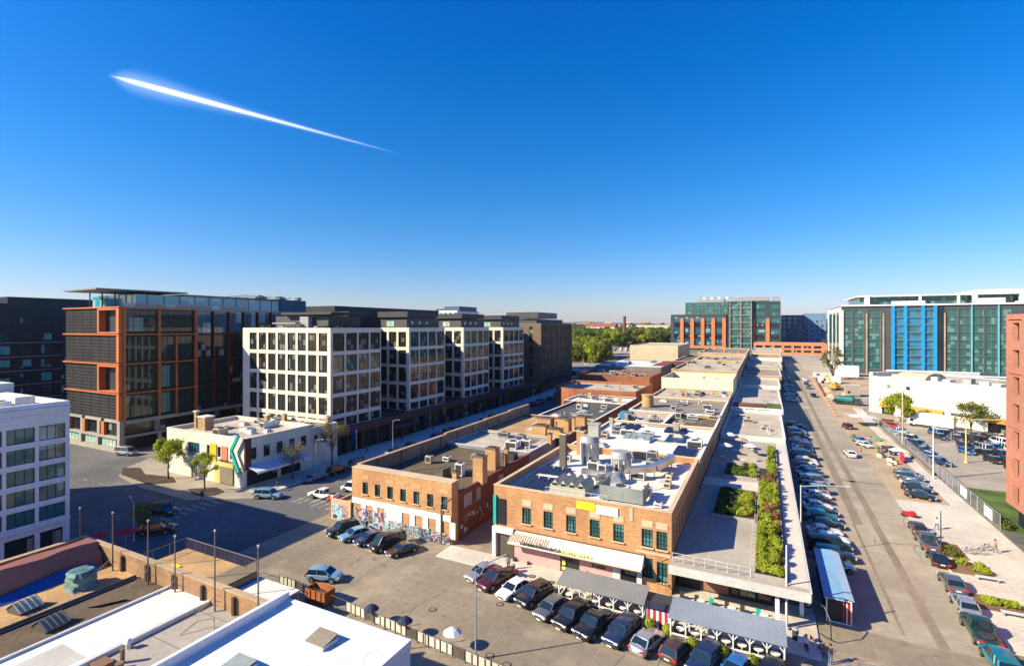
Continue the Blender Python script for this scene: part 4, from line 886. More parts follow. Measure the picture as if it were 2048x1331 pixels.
part('white_banner', MB().box(-18.0, -15.3, 58.17, 58.28, 7.75, 8.8), white, b2)
part('teal_column', MB().box(-31.78, -31.35, 58.05, 58.29, 4.3, 8.0), tl, b2)
part('dark_niche', MB().box(-31.34, -30.0, 58.2, 58.285, 4.3, 7.6), frK, b2)
pt = MB().box(-31.8, -31.3, 57.8, 58.29, 0, 4.0).box(-31.3, -28.8, 57.8, 58.29, 3.3, 4.0)
part('white_portal', pt, white, b2)
part('doorway', MB().box(-31.0, -28.9, 58.22, 58.285, 0, 3.3), M('dull_door', (.10, .085, .07), .8), b2)
fe_ = MB().path([(-10.2, 58.0, 1.5), (-10.2, 57.4, 1.5), (-10.2, 57.4, 4.0), (-9.6, 58.0, 4.2)], .05)
part('iron_bracket', fe_, dmet, b2)
# pink shopfront with pitched canopy
pk_ = M('pink_paint', (.74, .38, .36), .8, .06, .6); rs = PLAIN('rose_paint', (.55, .14, .17), .7)
sf = thing('pink_shopfront', 'single storey pink shopfront with sloping white canopy in front of the brick shop', 'shop', (-21, 57, 0))
sh = {'S': [(-22.4, -19.9, .15, 3.0), (-24.5, -23.6, 1.9, 2.9), (-18.4, -16.7, 1.5, 2.75), (-14.9, -13.1, .12, 3.0)]}
part('wall', boxwall(-28.6, -12.6, 57.95, 58.28, 0, 3.85, sh, 0, reveal=.12, faces='SEW'), pk_, sf)
part('rose_band', MB().box(-27.2, -24.6, 57.9, 57.945, 2.6, 3.3).box(-23.5, -22.5, 57.9, 57.945, 2.4, 3.3).box(-19.8, -18.5, 57.9, 57.945, 2.4, 3.3).box(-16.6, -15.9, 57.9, 57.945, 2.4, 3.3), rs, sf)
part('white_pier', MB().box(-15.85, -15.0, 57.88, 57.944, .12, 3.3).box(-13.0, -12.5, 57.88, 57.944, .12, 3.3), white, sf)
window(sf, 'S', 57.95, -24.5, -23.6, 1.9, 2.9, 1, 1, frB, gD, reveal=.12); window(sf, 'S', 57.95, -18.4, -16.7, 1.5, 2.75, 1, 1, frB, GLASS('olive_glass', (.05, .08, .02), (.08, .12, .03)), reveal=.12)
d_ = window(sf, 'S', 57.95, -22.4, -19.9, .15, 3.0, 2, 1, frB, gD, name='door', reveal=.12); window(sf, 'S', 57.95, -14.9, -13.1, .12, 3.0, 2, 1, frK, gD, name='door', reveal=.12)
part('door_lettering', MB().box(-22.1, -21.7, 57.86, 57.89, 1.0, 1.6).box(-22.15, -21.65, 57.86, 57.89, .4, .8).box(-22.05, -21.75, 57.86, 57.89, 2.0, 2.3), PLAIN('yellow_letters', (.80, .78, .15), .6), sf)
can = MB(); can.quad((-29.0, 56.7, 2.85), (-12.3, 56.7, 2.85), (-12.3, 58.22, 3.95), (-28.4, 58.22, 3.95)); can.quad((-29.0, 56.7, 2.76), (-28.4, 58.22, 3.86), (-12.3, 58.22, 3.86), (-12.3, 56.7, 2.76))
can.box(-29.0, -12.3, 56.63, 56.699, 2.68, 2.9)
part('canopy', can, M('canopy_cream', (.74, .68, .58), .8, .05, .5), sf)
part('canopy_edge', MB().box(-29.0, -12.3, 56.58, 56.628, 2.62, 2.72).box(-28.4, -12.3, 58.1, 58.22, 3.96, 4.05), M('rust_edge', (.22, .09, .05), .8), sf)
tr = MB()
for i in range(16): x = -28.9 + i * .33; tr.bar((x, 56.8, 2.97), (x + .1, 57.8, 3.69), .16, .05)
part('rusty_tiles', tr, M('terracotta_tiles', (.60, .40, .32), .85, .15, 2), sf)
part('side_gable', MB().quad((-12.28, 56.7, 2.76), (-12.28, 58.2, 2.76), (-12.28, 58.2, 3.9), (-12.28, 56.7, 2.84)), white, sf)
r = random.Random(21); sb = MB(); x = -27.2                         # black script lettering standing on the canopy edge
while x < -21.9:
    h_ = r.choice((.3, .34, .36, .6)); sb.bar((x, 56.66, 2.9), (x + r.uniform(-.05, .14), 56.66, 2.95 + h_), .05, .07)
    sb.bar((x - .06, 56.66, 2.96), (x + .2, 56.66, 2.96 + r.uniform(0, .12)), .05, .07); sb.bar((x, 56.66, 3.18 + r.uniform(-.05, .08)), (x + .22, 56.66, 3.16 + r.uniform(-.05, .1)), .05, .06); x += r.uniform(.2, .3)
part('script_lettering', sb, dmet, sf)
sb = MB(); x = -21.7
while x < -18.2: sb.bar((x, 56.66, 2.9), (x, 56.66, 3.4), .08, .09); sb.bar((x, 56.66, 2.92 + r.choice((0, .22, .45))), (x + .24, 56.66, 2.92 + r.choice((0, .22, .45))), .08, .09); x += .38
part('yellow_lettering', sb, PLAIN('yellow_letters', None), sf)
part('wall_vent', MB().box(-28.7, -28.4, 57.6, 57.94, .2, .6).cyl(-26.6, 57.7, .12, .5, .15), dmet, sf)
# ------------------------------------------------------------------ row behind the brick shop
building('solar_roof_shop', 'white roofed shop directly behind the brick shop, with solar panels and skylights', 'building', -31.6, -9.4, 86.6, 114.5, 8.5, brT, roofw, par=.45, coping=white,
         wins=[('E', round(88 + i * 2.6, 2), round(89 + i * 2.6, 2), 4.9, 7.2, 1, 3, frK, gD) for i in range(9)])
building('back_wing', 'narrow low wing between the brick shop and the solar roofed shop', 'building', -28, -9.5, 84.25, 86.55, 8.0, M('brown_wall', (.26, .2, .15), .85), roofl, par=.2)
building('grey_roof_shop', 'shop with a dark grey sunken roof, third along the right hand row', 'building', -20.5, -9.4, 114.6, 131, 8.3, brT, roofb, par=.6, coping=white)
building('pale_roof_shop', 'shop with a cluttered pale roof left of the dark grey sunken roof', 'building', -31.6, -20.6, 114.6, 131, 8.1, brT, roofl, par=.35, coping=white)
building('striped_roof_shop', 'long shop with tan and brown banded roof before the tall cream wall', 'building', -31.6, -9.4, 131.1, 158, 8.4, brT, M('brown_grey_roof', (.30, .25, .2), .9, .12), par=.5, coping=white)
building('rust_roof_shop', 'shop with a flat light roof directly below the tall cream wall', 'building', -31.6, -9.4, 158.1, 181.6, 8.5, brT, roofl, par=.4, coping=stone)
cw = building('cream_wall_shop', 'shop whose tall cream parapet wall rises over the roofs before it', 'building', -32.4, -9.4, 181.7, 206, 12.2, M('cream_render', (.76, .68, .50), .8, .05, .3, streak=.3), roofl, par=3.0)
building('orange_wall_shop', 'shop with a broad orange brick wall rising behind the cream wall', 'building', -33, -9.3, 206.1, 262, 13.1, brT, roofl, z0=.5, par=.6, coping=stone)
building('grey_far_shop', 'far low shop with grey roof in the right hand row', 'building', -31, -9.3, 262.1, 300, 13.6, brT, roofg, z0=2, par=.8, coping=white)
building('farthest_shop', 'farthest low shop of the right hand row before the glass tower', 'building', -34, -9, 300.2, 372, 15.2, brT, M('mauve_roof', (.26, .20, .18), .9, .1), z0=3, par=.8, coping=white)
building('left_gap_shop', 'small dark roofed shop in the gap before the beige hall', 'building', -43, -34.2, 272, 330, 12.0, brD, roofb, z0=2, par=.5, coping=white)

# ------------------------------------------------------------------ raised roof walkway with gardens, beside the row
ld = thing('roof_terrace', 'long raised concrete roof terrace with garden beds beside the brick shop', 'terrace', (-3, 90, 0))
sl = MB().box(-9.22, 3.9, 56.2, 124.8, 3.85, 4.4)
part('roof', sl, M('terrace_concrete', (.46, .41, .33), .9, .08, .4, blotch=.3, seams=(6.5, 13, .04, .82, .95)), ld)
part('fascia', MB().box(-9.24, 3.95, 55.95, 56.199, 3.55, 4.42).box(3.901, 4.06, 56.2, 124.8, 3.6, 4.46), M('fascia_grey', (.62, .60, .56), .8, .06), ld)
part('edge_walk', MB().box(2.15, 3.88, 57.0, 124.8, 4.404, 4.47), M('pale_walk', (.70, .64, .54), .85, .05, .4, seams=(40, 9.5, .05, .7, .97)), ld)
co = MB()
for x, y_ in ((.9, 56.5), (3.2, 60), ): co.box(x, x + .38, y_, y_ + .38, .12, 3.85)
for y_ in range(66, 124, 7): co.box(3.3, 3.6, y_, y_ + .3, 0, 3.85)
part('column', co, white, ld)
part('wall', MB().box(-9.0, .8, 60.8, 124.6, 0, 3.85), M('dark_shop_wall', (.05, .042, .038), .7, .15), ld)
part('brown_panel', MB().box(-6.2, -3.6, 60.7, 60.79, .3, 3.2), M('copper_panel', (.30, .15, .10), .6, .1), ld)
for a, b, gl_ in ((-3.3, -2.6, gD), (-2.5, -.9, gG), (-.7, .6, gD)): window(ld, 'S', 60.8, a, b, .5, 3.2, 2, 1, frK, gl_, reveal=-.1)
for i in range(15): window(ld, 'E', .8, 62 + i * 4.1, 65.3 + i * 4.1, .3, 3.3, 3, 1, frK, gD, reveal=-.1)
lp = MB()
for i in range(5): lp.cyl(-7.8 + i * 1.9, 58.3, 3.2, 3.55, .16, 10); lp.cyl(-7.8 + i * 1.9, 58.3, 3.55, 3.85, .02, 5)
part('hanging_lamp', lp, white, ld)
rg = MB()
for i in range(8): x = -9.0 + i * 1.1; rg.tube((x, 57.0, 4.4), (x, 57.0, 5.45), .035, n=5)
for z in (4.95, 5.42): rg.tube((-9.0, 57.0, z), (-1.35, 57.0, z), .03, n=5)
for i in range(12): rg.tube((-1.35, 57.0 + i * 1.25, 4.4), (-1.35, 57.0 + i * 1.25, 5.4), .03, n=5)
rg.tube((-1.35, 57.0, 5.4), (-1.35, 70.8, 5.4), .03, n=5)
part('railing', rg, lmet, ld)
plw = M('planter_wall', (.40, .37, .33), .85, .08)
def bed(name, label, x0, x1, y0, y1, z=4.41, h=.45):
    t = thing(name, label, 'planter', ((x0 + x1) / 2, (y0 + y1) / 2, z))
    m_ = MB()
    for b_ in ((x0, x1, y0, y0 + .12), (x0, x1, y1 - .12, y1), (x0, x0 + .12, y0 + .12, y1 - .12), (x1 - .12, x1, y0 + .12, y1 - .12)): m_.box(*b_, z, z + h)
    part('wall', m_, plw, t); part('soil', MB().box(x0 + .12, x1 - .12, y0 + .12, y1 - .12, z, z + h - .1), soil, t); return t
bed('garden_bed', 'long narrow garden bed along the terrace edge, sunlit', -1.0, 1.9, 57.2, 100.5); bed('garden_bed', 'square garden bed nearer to us against the terrace wall side', -6.4, -1.12, 73, 85.8)
bed('garden_bed', 'square garden bed behind the terrace crosswalk', -6.4, -1.12, 93.2, 101.5)
bed('garden_bed', 'bright green grassy bed at the far end of the terrace', .4, 2.0, 104, 118)
part('crosswalk', MB().box(-9.1, -.7, 87.4, 91.6, 4.404, 4.5), M('pale_walk', None), ld)
for b_ in ((-5.2, -1.2, 100.7, 101.2, 4.4, 5.5), (-4.8, -1.3, 106.2, 106.5, 4.4, 5.3), (-4.6, -1.3, 112, 112.3, 4.4, 5.2)): part('pergola_wall', MB().box(*b_), conm, ld)
j2 = building('terrace_pavilion', 'flat roofed pavilion at the far end of the garden terrace', 'building', -9.1, 4.0, 125, 161, 5.4, lmet, roofl, par=.25, coping=white)
j3 = building('glazed_pavilion', 'pavilion with a strip of greenish glass facing us and bronze roof beds', 'building', -9.1, 4.6, 161.1, 215, 6.6, white, roofl, par=.3, wins=[('S', -8.5 + i * 3.4, -5.4 + i * 3.4, 5.6, 6.3, 3, 1, frW, gL) for i in range(3)])
part('roof_bed', MB().box(-8.6, 0, 163, 170, 6.31, 6.7), M('rust_bed', (.22, .08, .04), .9, .2), j3)
part('roof_lawn', MB().box(.3, 4.2, 163, 172, 6.31, 6.65), grass, j3)
for i, (y0, y1, z, mm) in enumerate(((215.2, 246, 7.4, roofl), (246.2, 285, 8.4, roofg), (285.2, 330, 9.8, roofl), (330.2, 380, 11.6, rooft), (380.2, 440, 13.2, roofl))):
    building('terrace_shop', ORD[i] + ' of the low flat roofed shops beyond the glazed pavilion, counted from the near end', 'building', -9.0 + i * .3, 5.2 + i * 1.2, y0, y1, z, [lmet, brT, conm][i % 3], mm, z0=gz(y0) - .5, par=.4, group='low shops beside the far parked cars', coping=white)
# ------------------------------------------------------------------ foreground roofs
fb = thing('foreground_building', 'long low building under the patchwork roofs at the bottom left', 'building', (-54, 18, 0))
fbr = M('parapet_brick', (.42, .25, .13), .9, .12, .6, brick=(1.2, .3), streak=.4)
part('wall', MB().box(-70.4, -37.05, 29.85, 30.3, 0, 5.75).box(-70.4, -69.95, -12, 29.849, 0, 5.75).box(-69.949, -69.4, 29.2, 29.849, 3.9, 5.4), fbr, fb)
part('coping', MB().box(-70.5, -37.05, 29.78, 30.37, 5.753, 5.86).box(-70.5, -69.88, -12, 29.779, 5.753, 5.86), M('sandy_coping', (.50, .36, .22), .85, .1), fb)
part('tan_roof', MB().box(-69.94, -58.3, -12, 29.84, 3.4, 3.9), rooft, fb)
part('brown_roof', MB().box(-58.29, -52.9, -12, 29.84, 3.4, 3.86), M('patched_brown_roof', (.16, .115, .075), .95, .2, .5, fine=.14, streak=0), fb)
part('white_roof', MB().box(-52.6, -47.0, -12, 29.84, 3.4, 4.15), roofw, fb)
part('panel_roof', MB().box(-46.6, -37.4, -12, 29.84, 3.4, 3.9), M('panelled_roof', (.42, .38, .32), .9, .08, .4, seams=(5.2, 4.1, .05, .55, .93)), fb)
part('roof_kerb', MB().box(-52.89, -52.61, -12, 29.84, 3.4, 4.35).box(-46.99, -46.61, -12, 29.84, 3.4, 4.25), lmet, fb)
part('expansion_pipe', MB().tube((-58.3, -12, 4.02), (-58.6, 29.6, 4.02), .16).tube((-57.95, -12, 3.95), (-58.2, 29.6, 3.95), .1), dmet, fb)
part('patch', MB().box(-51.2, -47.5, 15.8, 20.5, 4.15, 4.16).box(-50.2, -47.1, 14, 14.6, 4.15, 4.3), M('roof_stain', (.60, .57, .52), .9, .1), fb)
eb = thing('white_roofed_building', 'taller building with big white roof and low parapet, bottom centre', 'building', (-30, 18, 0))
part('wall', boxwall(-37.0, -23.7, -12, 30.4, 0, 6.4, {}, 0, faces='SEWN'), whiteb, eb)
part('roof', MB().box(-36.9, -23.75, -12, 30.35, 6.1, 6.41), M('big_white_roof', (.80, .77, .72), .85, .03, .25, blotch=.18, seams=(60, 6.3, .05, .78, .98), fine=.03), eb)
part('parapet', MB().box(-37.05, -36.7, -12, 30.45, 6.0, 7.15).box(-36.69, -23.65, 30.1, 30.45, 6.0, 6.62).box(-23.95, -23.65, -12, 30.09, 6.0, 6.6), whiteb, eb)
r = random.Random(31); sm_ = MB()
for _ in range(7):
    x, y_ = r.uniform(-28.5, -25.2), r.uniform(26.2, 29.6); an = r.uniform(0, 6)
    for k in range(9):
        an += r.gauss(0, .45); x2, y2 = x + .26 * math.cos(an), y_ + .26 * math.sin(an); x2 = min(max(x2, -29.4), -24.2); y2 = min(y2, 29.9)
        nx, ny = -math.sin(an) * .05, math.cos(an) * .05; sm_.quad((x - nx, y_ - ny, 6.418), (x2 - nx, y2 - ny, 6.418), (x2 + nx, y2 + ny, 6.418), (x + nx, y_ + ny, 6.418)); x, y_ = x2, y2
part('roof_stain', sm_, M('scuff', (.72, .68, .61), .9, .05), eb)
def hatch(x, y, z, w, l, rz, mt, label, open_=0):
    t = thing('roof_hatch', label, 'roof hatch', (x, y, z), rz)
    lpart('frame', MB().box(-w / 2, w / 2, -l / 2, l / 2, 0, .28), lmet, t)
    lpart('lid', MB().quad((-w / 2, -l / 2, .3), (w / 2, -l / 2, .3 + open_), (w / 2, l / 2, .3 + open_), (-w / 2, l / 2, .3)).quad((-w / 2, l / 2, .24), (w / 2, l / 2, .24 + open_), (w / 2, -l / 2, .24 + open_), (-w / 2, -l / 2, .24)), mt, t)
    return t
hatch(-29.6, 27.4, 6.42, 1.5, 1.9, R_(90), M('hatch_tan', (.30, .25, .18), .7, .1), 'square tan roof hatch on the big white roof', .25)
hatch(-32.4, 22.6, 6.42, 1.7, 1.9, R_(90), M('hatch_grey', (.33, .38, .36), .5, .1), 'grey skylight at the bottom edge on the big white roof', .2)
def gable_vent(x, y, z, label, mt):
    t = thing('roof_vent', label, 'roof vent', (x, y, z), R_(8))
    f = MB(); w, l, h = 2.1, 1.9, 1.0
    f.quad((-w / 2 - .1, -l / 2, .28), (0, -l / 2, h), (0, l / 2, h), (-w / 2 - .1, l / 2, .28)).quad((0, -l / 2, h), (w / 2 + .1, -l / 2, .28), (w / 2 + .1, l / 2, .28), (0, l / 2, h))
    lpart('cover', f, mt, t)
    ribs = MB()
    for i in range(5): yy = -l / 2 + .1 + i * (l - .2) / 4; ribs.bar((-w / 2 - .1, yy, .33), (0, yy, h + .05), .09, .06); ribs.bar((0, yy, h + .05), (w / 2 + .1, yy, .33), .09, .06)
    lpart('rib', ribs, mt, t)
    lpart('base', MB().box(-w / 2 + .15, w / 2 - .15, -l / 2 + .15, l / 2 - .15, 0, .3).quad((-w / 2, -l / 2 + .1, .28), (w / 2, -l / 2 + .1, .28), (0, -l / 2 + .1, h - .03)), M('vent_dark_box', (.12, .10, .08), .9), t)  # plain dark base below the ribbed cover
gable_vent(-61.0, 21.6, 3.9, 'pale ribbed gable vent on the tan roof strip', M('vent_pale', (.50, .49, .38), .7, .1))
gable_vent(-55.6, 21.4, 3.86, 'darker grey gable vent on the brown roof strip', M('vent_dark', (.22, .21, .18), .7, .1))
# tarpaulin covered ridge, blue sheet below, draped unit
tp = MB(); rg_ = []
for i in range(15):
    y_ = 8 + i * 1.55; sg = .12 * math.sin(i * 1.9); rg_.append([(-69.0, y_, 3.92), (-68.9, y_, 5.3), (-68.2, y_, 6.15 + sg * .6), (-66.5, y_, 6.2 - sg), (-65.6, y_, 5.0 + sg * .5), (-65.2 + sg, y_, 3.92)])
tp.ring(rg_, smooth=True)
solo('tarpaulin', tp, M('maroon_tarp', (.32, .13, .11), .75, .12, .5, bump=.3), 'long maroon tarpaulin draped over a ridge on the tan roof', 'tarpaulin', (-67, 18, 3.9))
bt_ = MB(); rg_ = []
for i in range(17):
    y_ = 6 + i * 1.42; w_ = .5 + .25 * math.sin(i * 1.3) + (1.0 if i < 6 else 0); rg_.append([(-65.1, y_, 3.91), (-65.0, y_, 4.5 + .2 * math.sin(i) + (.9 if i < 7 else 0)), (-64.7 + w_ * .6, y_, 4.2 + .15 * math.cos(i * 2) + (.7 if i < 7 else 0)), (-64.3 + w_, y_, 3.91)])
bt_.ring(rg_)
solo('blue_tarpaulin', bt_, M('blue_tarp', (.01, .09, .36), .55, .1, .5, bump=.3), 'crumpled bright blue tarpaulin along the foot of the maroon one', 'tarpaulin', (-64.8, 17, 3.9))
r = random.Random(14); du = []
for j in range(7):
    z = 3.9 + j * .28; sc_ = (1.15, 1.02, 1.0, .97, .97, .95, .8)[j]
    du.append([(-61.4 + sc_ * (1 + .14 * r.uniform(-1, 1)) * 1.25 * (abs(math.cos(a)) ** .6) * math.copysign(1, math.cos(a)), 26.1 + sc_ * (1 + .14 * r.uniform(-1, 1)) * 1.1 * (abs(math.sin(a)) ** .6) * math.copysign(1, math.sin(a)), z) for a in [k * PI / 9 + .05 for k in range(18)]])
solo('wrapped_unit', MB().ring(du), M('teal_sheet', (.04, .13, .13), .55, .3, 3.2, col2=(.20, .33, .31), bump=.8), 'roof unit wrapped in a tied teal plastic sheet', 'wrapped unit', (-61.4, 26.1, 3.9))
pl_ = MB()
for i in range(5): pl_.bar((-56.2 + i * .16, 24.4 + i * .1, 3.95 + i * .03), (-54.8 + i * .1, 26.7, 3.95 + i * .03), .12, .07)
solo('timber_pile', pl_, M('old_timber', (.22, .15, .09), .9, .2, 2), 'small pile of loose timber on the brown roof strip', 'timber', (-55.5, 25.5, 3.86))
# slender light poles standing inside the parapet
for i, (x, y_, h_, l_) in enumerate(((-69.2, 29.3, 5.5, 'leftmost of the slender roof poles, at the parapet corner'), (-62.4, 29.3, 6.1, 'second slender roof pole from the left'), (-56.0, 29.4, 6.3, 'third slender roof pole from the left'),
                                       (-51.4, 29.4, 5.6, 'fourth slender roof pole from the left, on the white strip'), (-45.1, 29.3, 7.3, 'fifth slender roof pole, above the panelled roof'), (-39.3, 29.4, 7.0, 'rightmost slender roof pole next to the big white roof'))):
    t = thing('roof_pole', l_, 'pole', (x, y_, 3.9), 0, 'slender poles along the brick parapet')
    lpart('post', MB().cyl(0, 0, 0, h_, .085, 8, .05), pole_m, t); lpart('lamp', MB().cyl(0, 0, h_, h_ + .16, .09, 8), lmet, t)
    lpart('stay', MB().tube((0, 0, 1.4), (-.9, -1.3, 0.02), .03, n=5).tube((0, 0, 1.0), (.55, .3, .8), .03, n=5), pole_m, t)
for i in range(7):  # dark uprights stand in for shadows on the parapet face
    x = -66 + i * 4.6
    solo('parapet_shadow', MB().prism([(x - .16, 29.55), (x + .16, 29.55), (x + .16, 29.84), (x - .16, 29.84)], 3.9, 5.5), M('parapet_shadow_dark', (.08, .05, .04), .9), ORD[i] + ' dark upright standing in for a shadow, from the left along the brick parapet', 'shadow upright', (x, 29.7, 3.9), group='dark shadow uprights along the brick parapet')
for i in range(3):
    x, y_ = [(-46.2, 22.8), (-44.6, 21.6), (-42.6, 27.6)][i]
    t = thing('pipe_fitting', ['white turbine vent at the seam of the white roof strip', 'brown stack of pipes at the bottom of the panelled roof', 'thin bent pipe frame on the panelled roof by the parapet'][i], 'roof pipe', (x, y_, 3.9))
    if i == 0: lpart('neck', MB().cyl(0, 0, 0, .5, .2, 10), lmet, t); lpart('cap', MB().cyl(0, 0, .5, .8, .34, 12, .12), white, t)
    elif i == 1: lpart('pipe', MB().cyl(0, 0, 0, 1.1, .17, 8).cyl(.6, -.5, 0, .5, .3, 8).box(-1.6, -.3, -1.4, -.4, 0, .35), M('rusty_pipe', (.22, .13, .08), .9, .2), t)
    else: lpart('pipe', MB().path([(0, 0, 0), (0, 0, .9), (-1.2, -.7, .7), (-1.6, -1.9, .05)], .04).path([(0, 0, .6), (.9, -.6, .1)], .04), pole_m, t)
# lower dirt covered roof beyond the parapet
yb = thing('yard_building', 'low flat building with sandy roof and rail, behind the brick parapet', 'building', (-55, 34, 0))
part('wall', MB().box(-61.0, -48.6, 30.4, 36.3, 0, 3.7), fbr, yb)
part('roof', MB().box(-60.9, -51.5, 30.45, 36.25, 3.701, 3.85), rooft, yb)
part('grey_roof', MB().box(-51.49, -48.7, 30.45, 36.25, 3.701, 3.85), M('dusty_roof', (.28, .23, .15), .9, .15), yb)
fr_ = MB()
for i in range(8): fr_.tube((-60.9 + i * 1.75, 36.2, 3.7), (-60.9 + i * 1.75, 36.2, 5.1), .04, n=5)
for i in range(4): fr_.tube((-60.95, 30.6 + i * 1.85, 3.7), (-60.95, 30.6 + i * 1.85, 5.1), .04, n=5)
fr_.tube((-60.95, 30.6, 5.08), (-60.95, 36.2, 5.08), .04, n=5).tube((-60.95, 36.2, 5.08), (-48.7, 36.2, 5.08), .04, n=5)
part('railing', fr_, pole_m, yb)
me_ = MB()
for i in range(30): me_.box(-60.9 + i * .41, -60.88 + i * .41, 36.21, 36.22, 3.75, 5.05)
for i in range(5): me_.box(-60.9, -48.7, 36.225, 36.235, 3.95 + i * .24, 3.97 + i * .24)
part('railing_mesh', me_, pole_m, yb)
ys = MB().ring([[(-57.6 + a * .9 + b * .2, 32.6 + b * .85, 3.88 + .05 * math.sin(a * 4 + b)) for a, b in ((-.8, -1), (.9, -.8), (1, .7), (-.7, 1))], [(-57.6 + a * .8 + b * .2, 32.6 + b * .75, 3.96) for a, b in ((-.8, -1), (.9, -.8), (1, .7), (-.7, 1))]], smooth=False)
solo('yellow_sheet', ys, PLAIN('yellow_sheet', (.82, .72, .02), .6), 'bright yellow sheet lying on the sandy roof', 'sheet', (-57.6, 32.6, 3.9))
cp_ = thing('carport', 'small white roofed carport with blue side between the roofs and the banner fence', 'carport', (-45.5, 34.3, 0))
part('roof', MB().box(-48.3, -42.6, 32.4, 36.6, 2.9, 3.05), roofw, cp_)
part('side_sheet', MB().box(-48.45, -48.31, 32.4, 36.6, 2.2, 3.15).box(-48.3, -44.2, 31.0, 32.39, 2.75, 2.9), PLAIN('blue_sheet', (.02, .18, .55), .6), cp_)
ps = MB()
for x in (-48.2, -45.4, -42.8):
    for y_ in (32.5, 36.5): ps.cyl(x, y_, 0, 2.9, .06, 6)
part('post', ps, lmet, cp_)
# banner fence along the plaza
fn = thing('banner_fence', 'metal fence hung with pale striped banners along the plaza edge', 'fence', (-36, 38.9, 0))
fp_ = MB(); x = -50.5; i = 0; bcr = M('banner_cream', (.66, .62, .52), .8, .08); bdk = M('banner_dark', (.10, .085, .07), .8)
while x < -19.5:
    y_ = 40.6 - (x + 50.5) * .08; y2 = 40.6 - (x + 1.4 + 50.5) * .08
    fp_.cyl(x, y_, 0, 1.25, .04, 6); fp_.tube((x, y_, 1.2), (x + 1.4, y2, 1.2), .03, n=5).tube((x, y_, .2), (x + 1.4, y2, .2), .03, n=5)
    k = i % 8
    if not (4 <= i <= 7 or i == 3):
        bn = MB(); bn.quad((x + .08, y_ - .03, .25), (x + 1.3, y2 - .03, .25), (x + 1.3, y2 - .03, 1.15), (x + .08, y_ - .03, 1.15))
        b__ = part('banner', bn, bdk if k in (2, 6) else bcr, fn)
        if k not in (2, 6): dk = MB(); dk.quad((x + .62, y_ - .05, .25), (x + .78, y2 - .05, .25), (x + .78, y2 - .05, 1.15), (x + .62, y_ - .05, 1.15)); part('stripe', dk, bdk, b__)
    x += 1.4; i += 1
part('post_and_rail', fp_, dmet, fn)
dp = MB().box(-44.9, -42.4, 38.9, 40.5, .15, 1.55); 
t = thing('dumpster', 'orange brown open dumpster at the banner fence beside the blue car', 'dumpster', (-43.6, 39.7, 0))
part('body', boxwall(-44.9, -42.0, 39.3, 40.8, .1, 1.5, {}, 1.2, .08), M('rusty_orange', (.45, .14, .04), .7, .2, 1.5), t); part('rib', MB().box(-44.2, -44.1, 39.22, 39.3, .1, 1.5).box(-43.4, -43.3, 39.22, 39.3, .1, 1.5).box(-42.6, -42.5, 39.22, 39.3, .1, 1.5), M('rusty_orange', None), t)
part('load', MB().box(-44.8, -42.1, 39.4, 40.7, .3, .9), soil, t)
def umbrella(x, y, z, r_, mt, label, h=2.5, group=None):
    t = thing('umbrella', label, 'umbrella', (x, y, z), 0, group); n = 8
    m_ = MB().ring([[(r_ * math.cos(2 * PI * i / n), r_ * math.sin(2 * PI * i / n), h - .45) for i in range(n)], [(r_ * .5 * math.cos(2 * PI * i / n), r_ * .5 * math.sin(2 * PI * i / n), h - .12) for i in range(n)], [(.04 * math.cos(2 * PI * i / n), .04 * math.sin(2 * PI * i / n), h + .05) for i in range(n)]], smooth=False)
    lpart('canopy', m_, mt, t); lpart('pole', MB().cyl(0, 0, 0, h, .03, 6), lmet, t); return t
navyc = PLAIN('navy_cloth', (.015, .02, .06), .8); whc = PLAIN('white_cloth', (.75, .75, .74), .8); redc = PLAIN('red_cloth', (.62, .015, .03), .8)
umbrella(-26.0, 39.6, 0, .9, whc, 'white umbrella behind the banner fence at the bottom', 2.0)
umbrella(-35.6, 39.4, 0, .8, navyc, 'left navy umbrella behind the banner fence', 1.9, 'navy umbrellas behind the banner fence'); umbrella(-31.2, 39.2, 0, .8, navyc, 'right navy umbrella behind the banner fence', 1.9, 'navy umbrellas behind the banner fence')
umbrella(-77.6, 38.0, 0, 1.5, redc, 'red umbrella beside the white warehouse corner', 2.6)
umbrella(-79.6, 35.8, 0, 1.1, redc, 'smaller red umbrella nearer the white warehouse wall', 2.4)
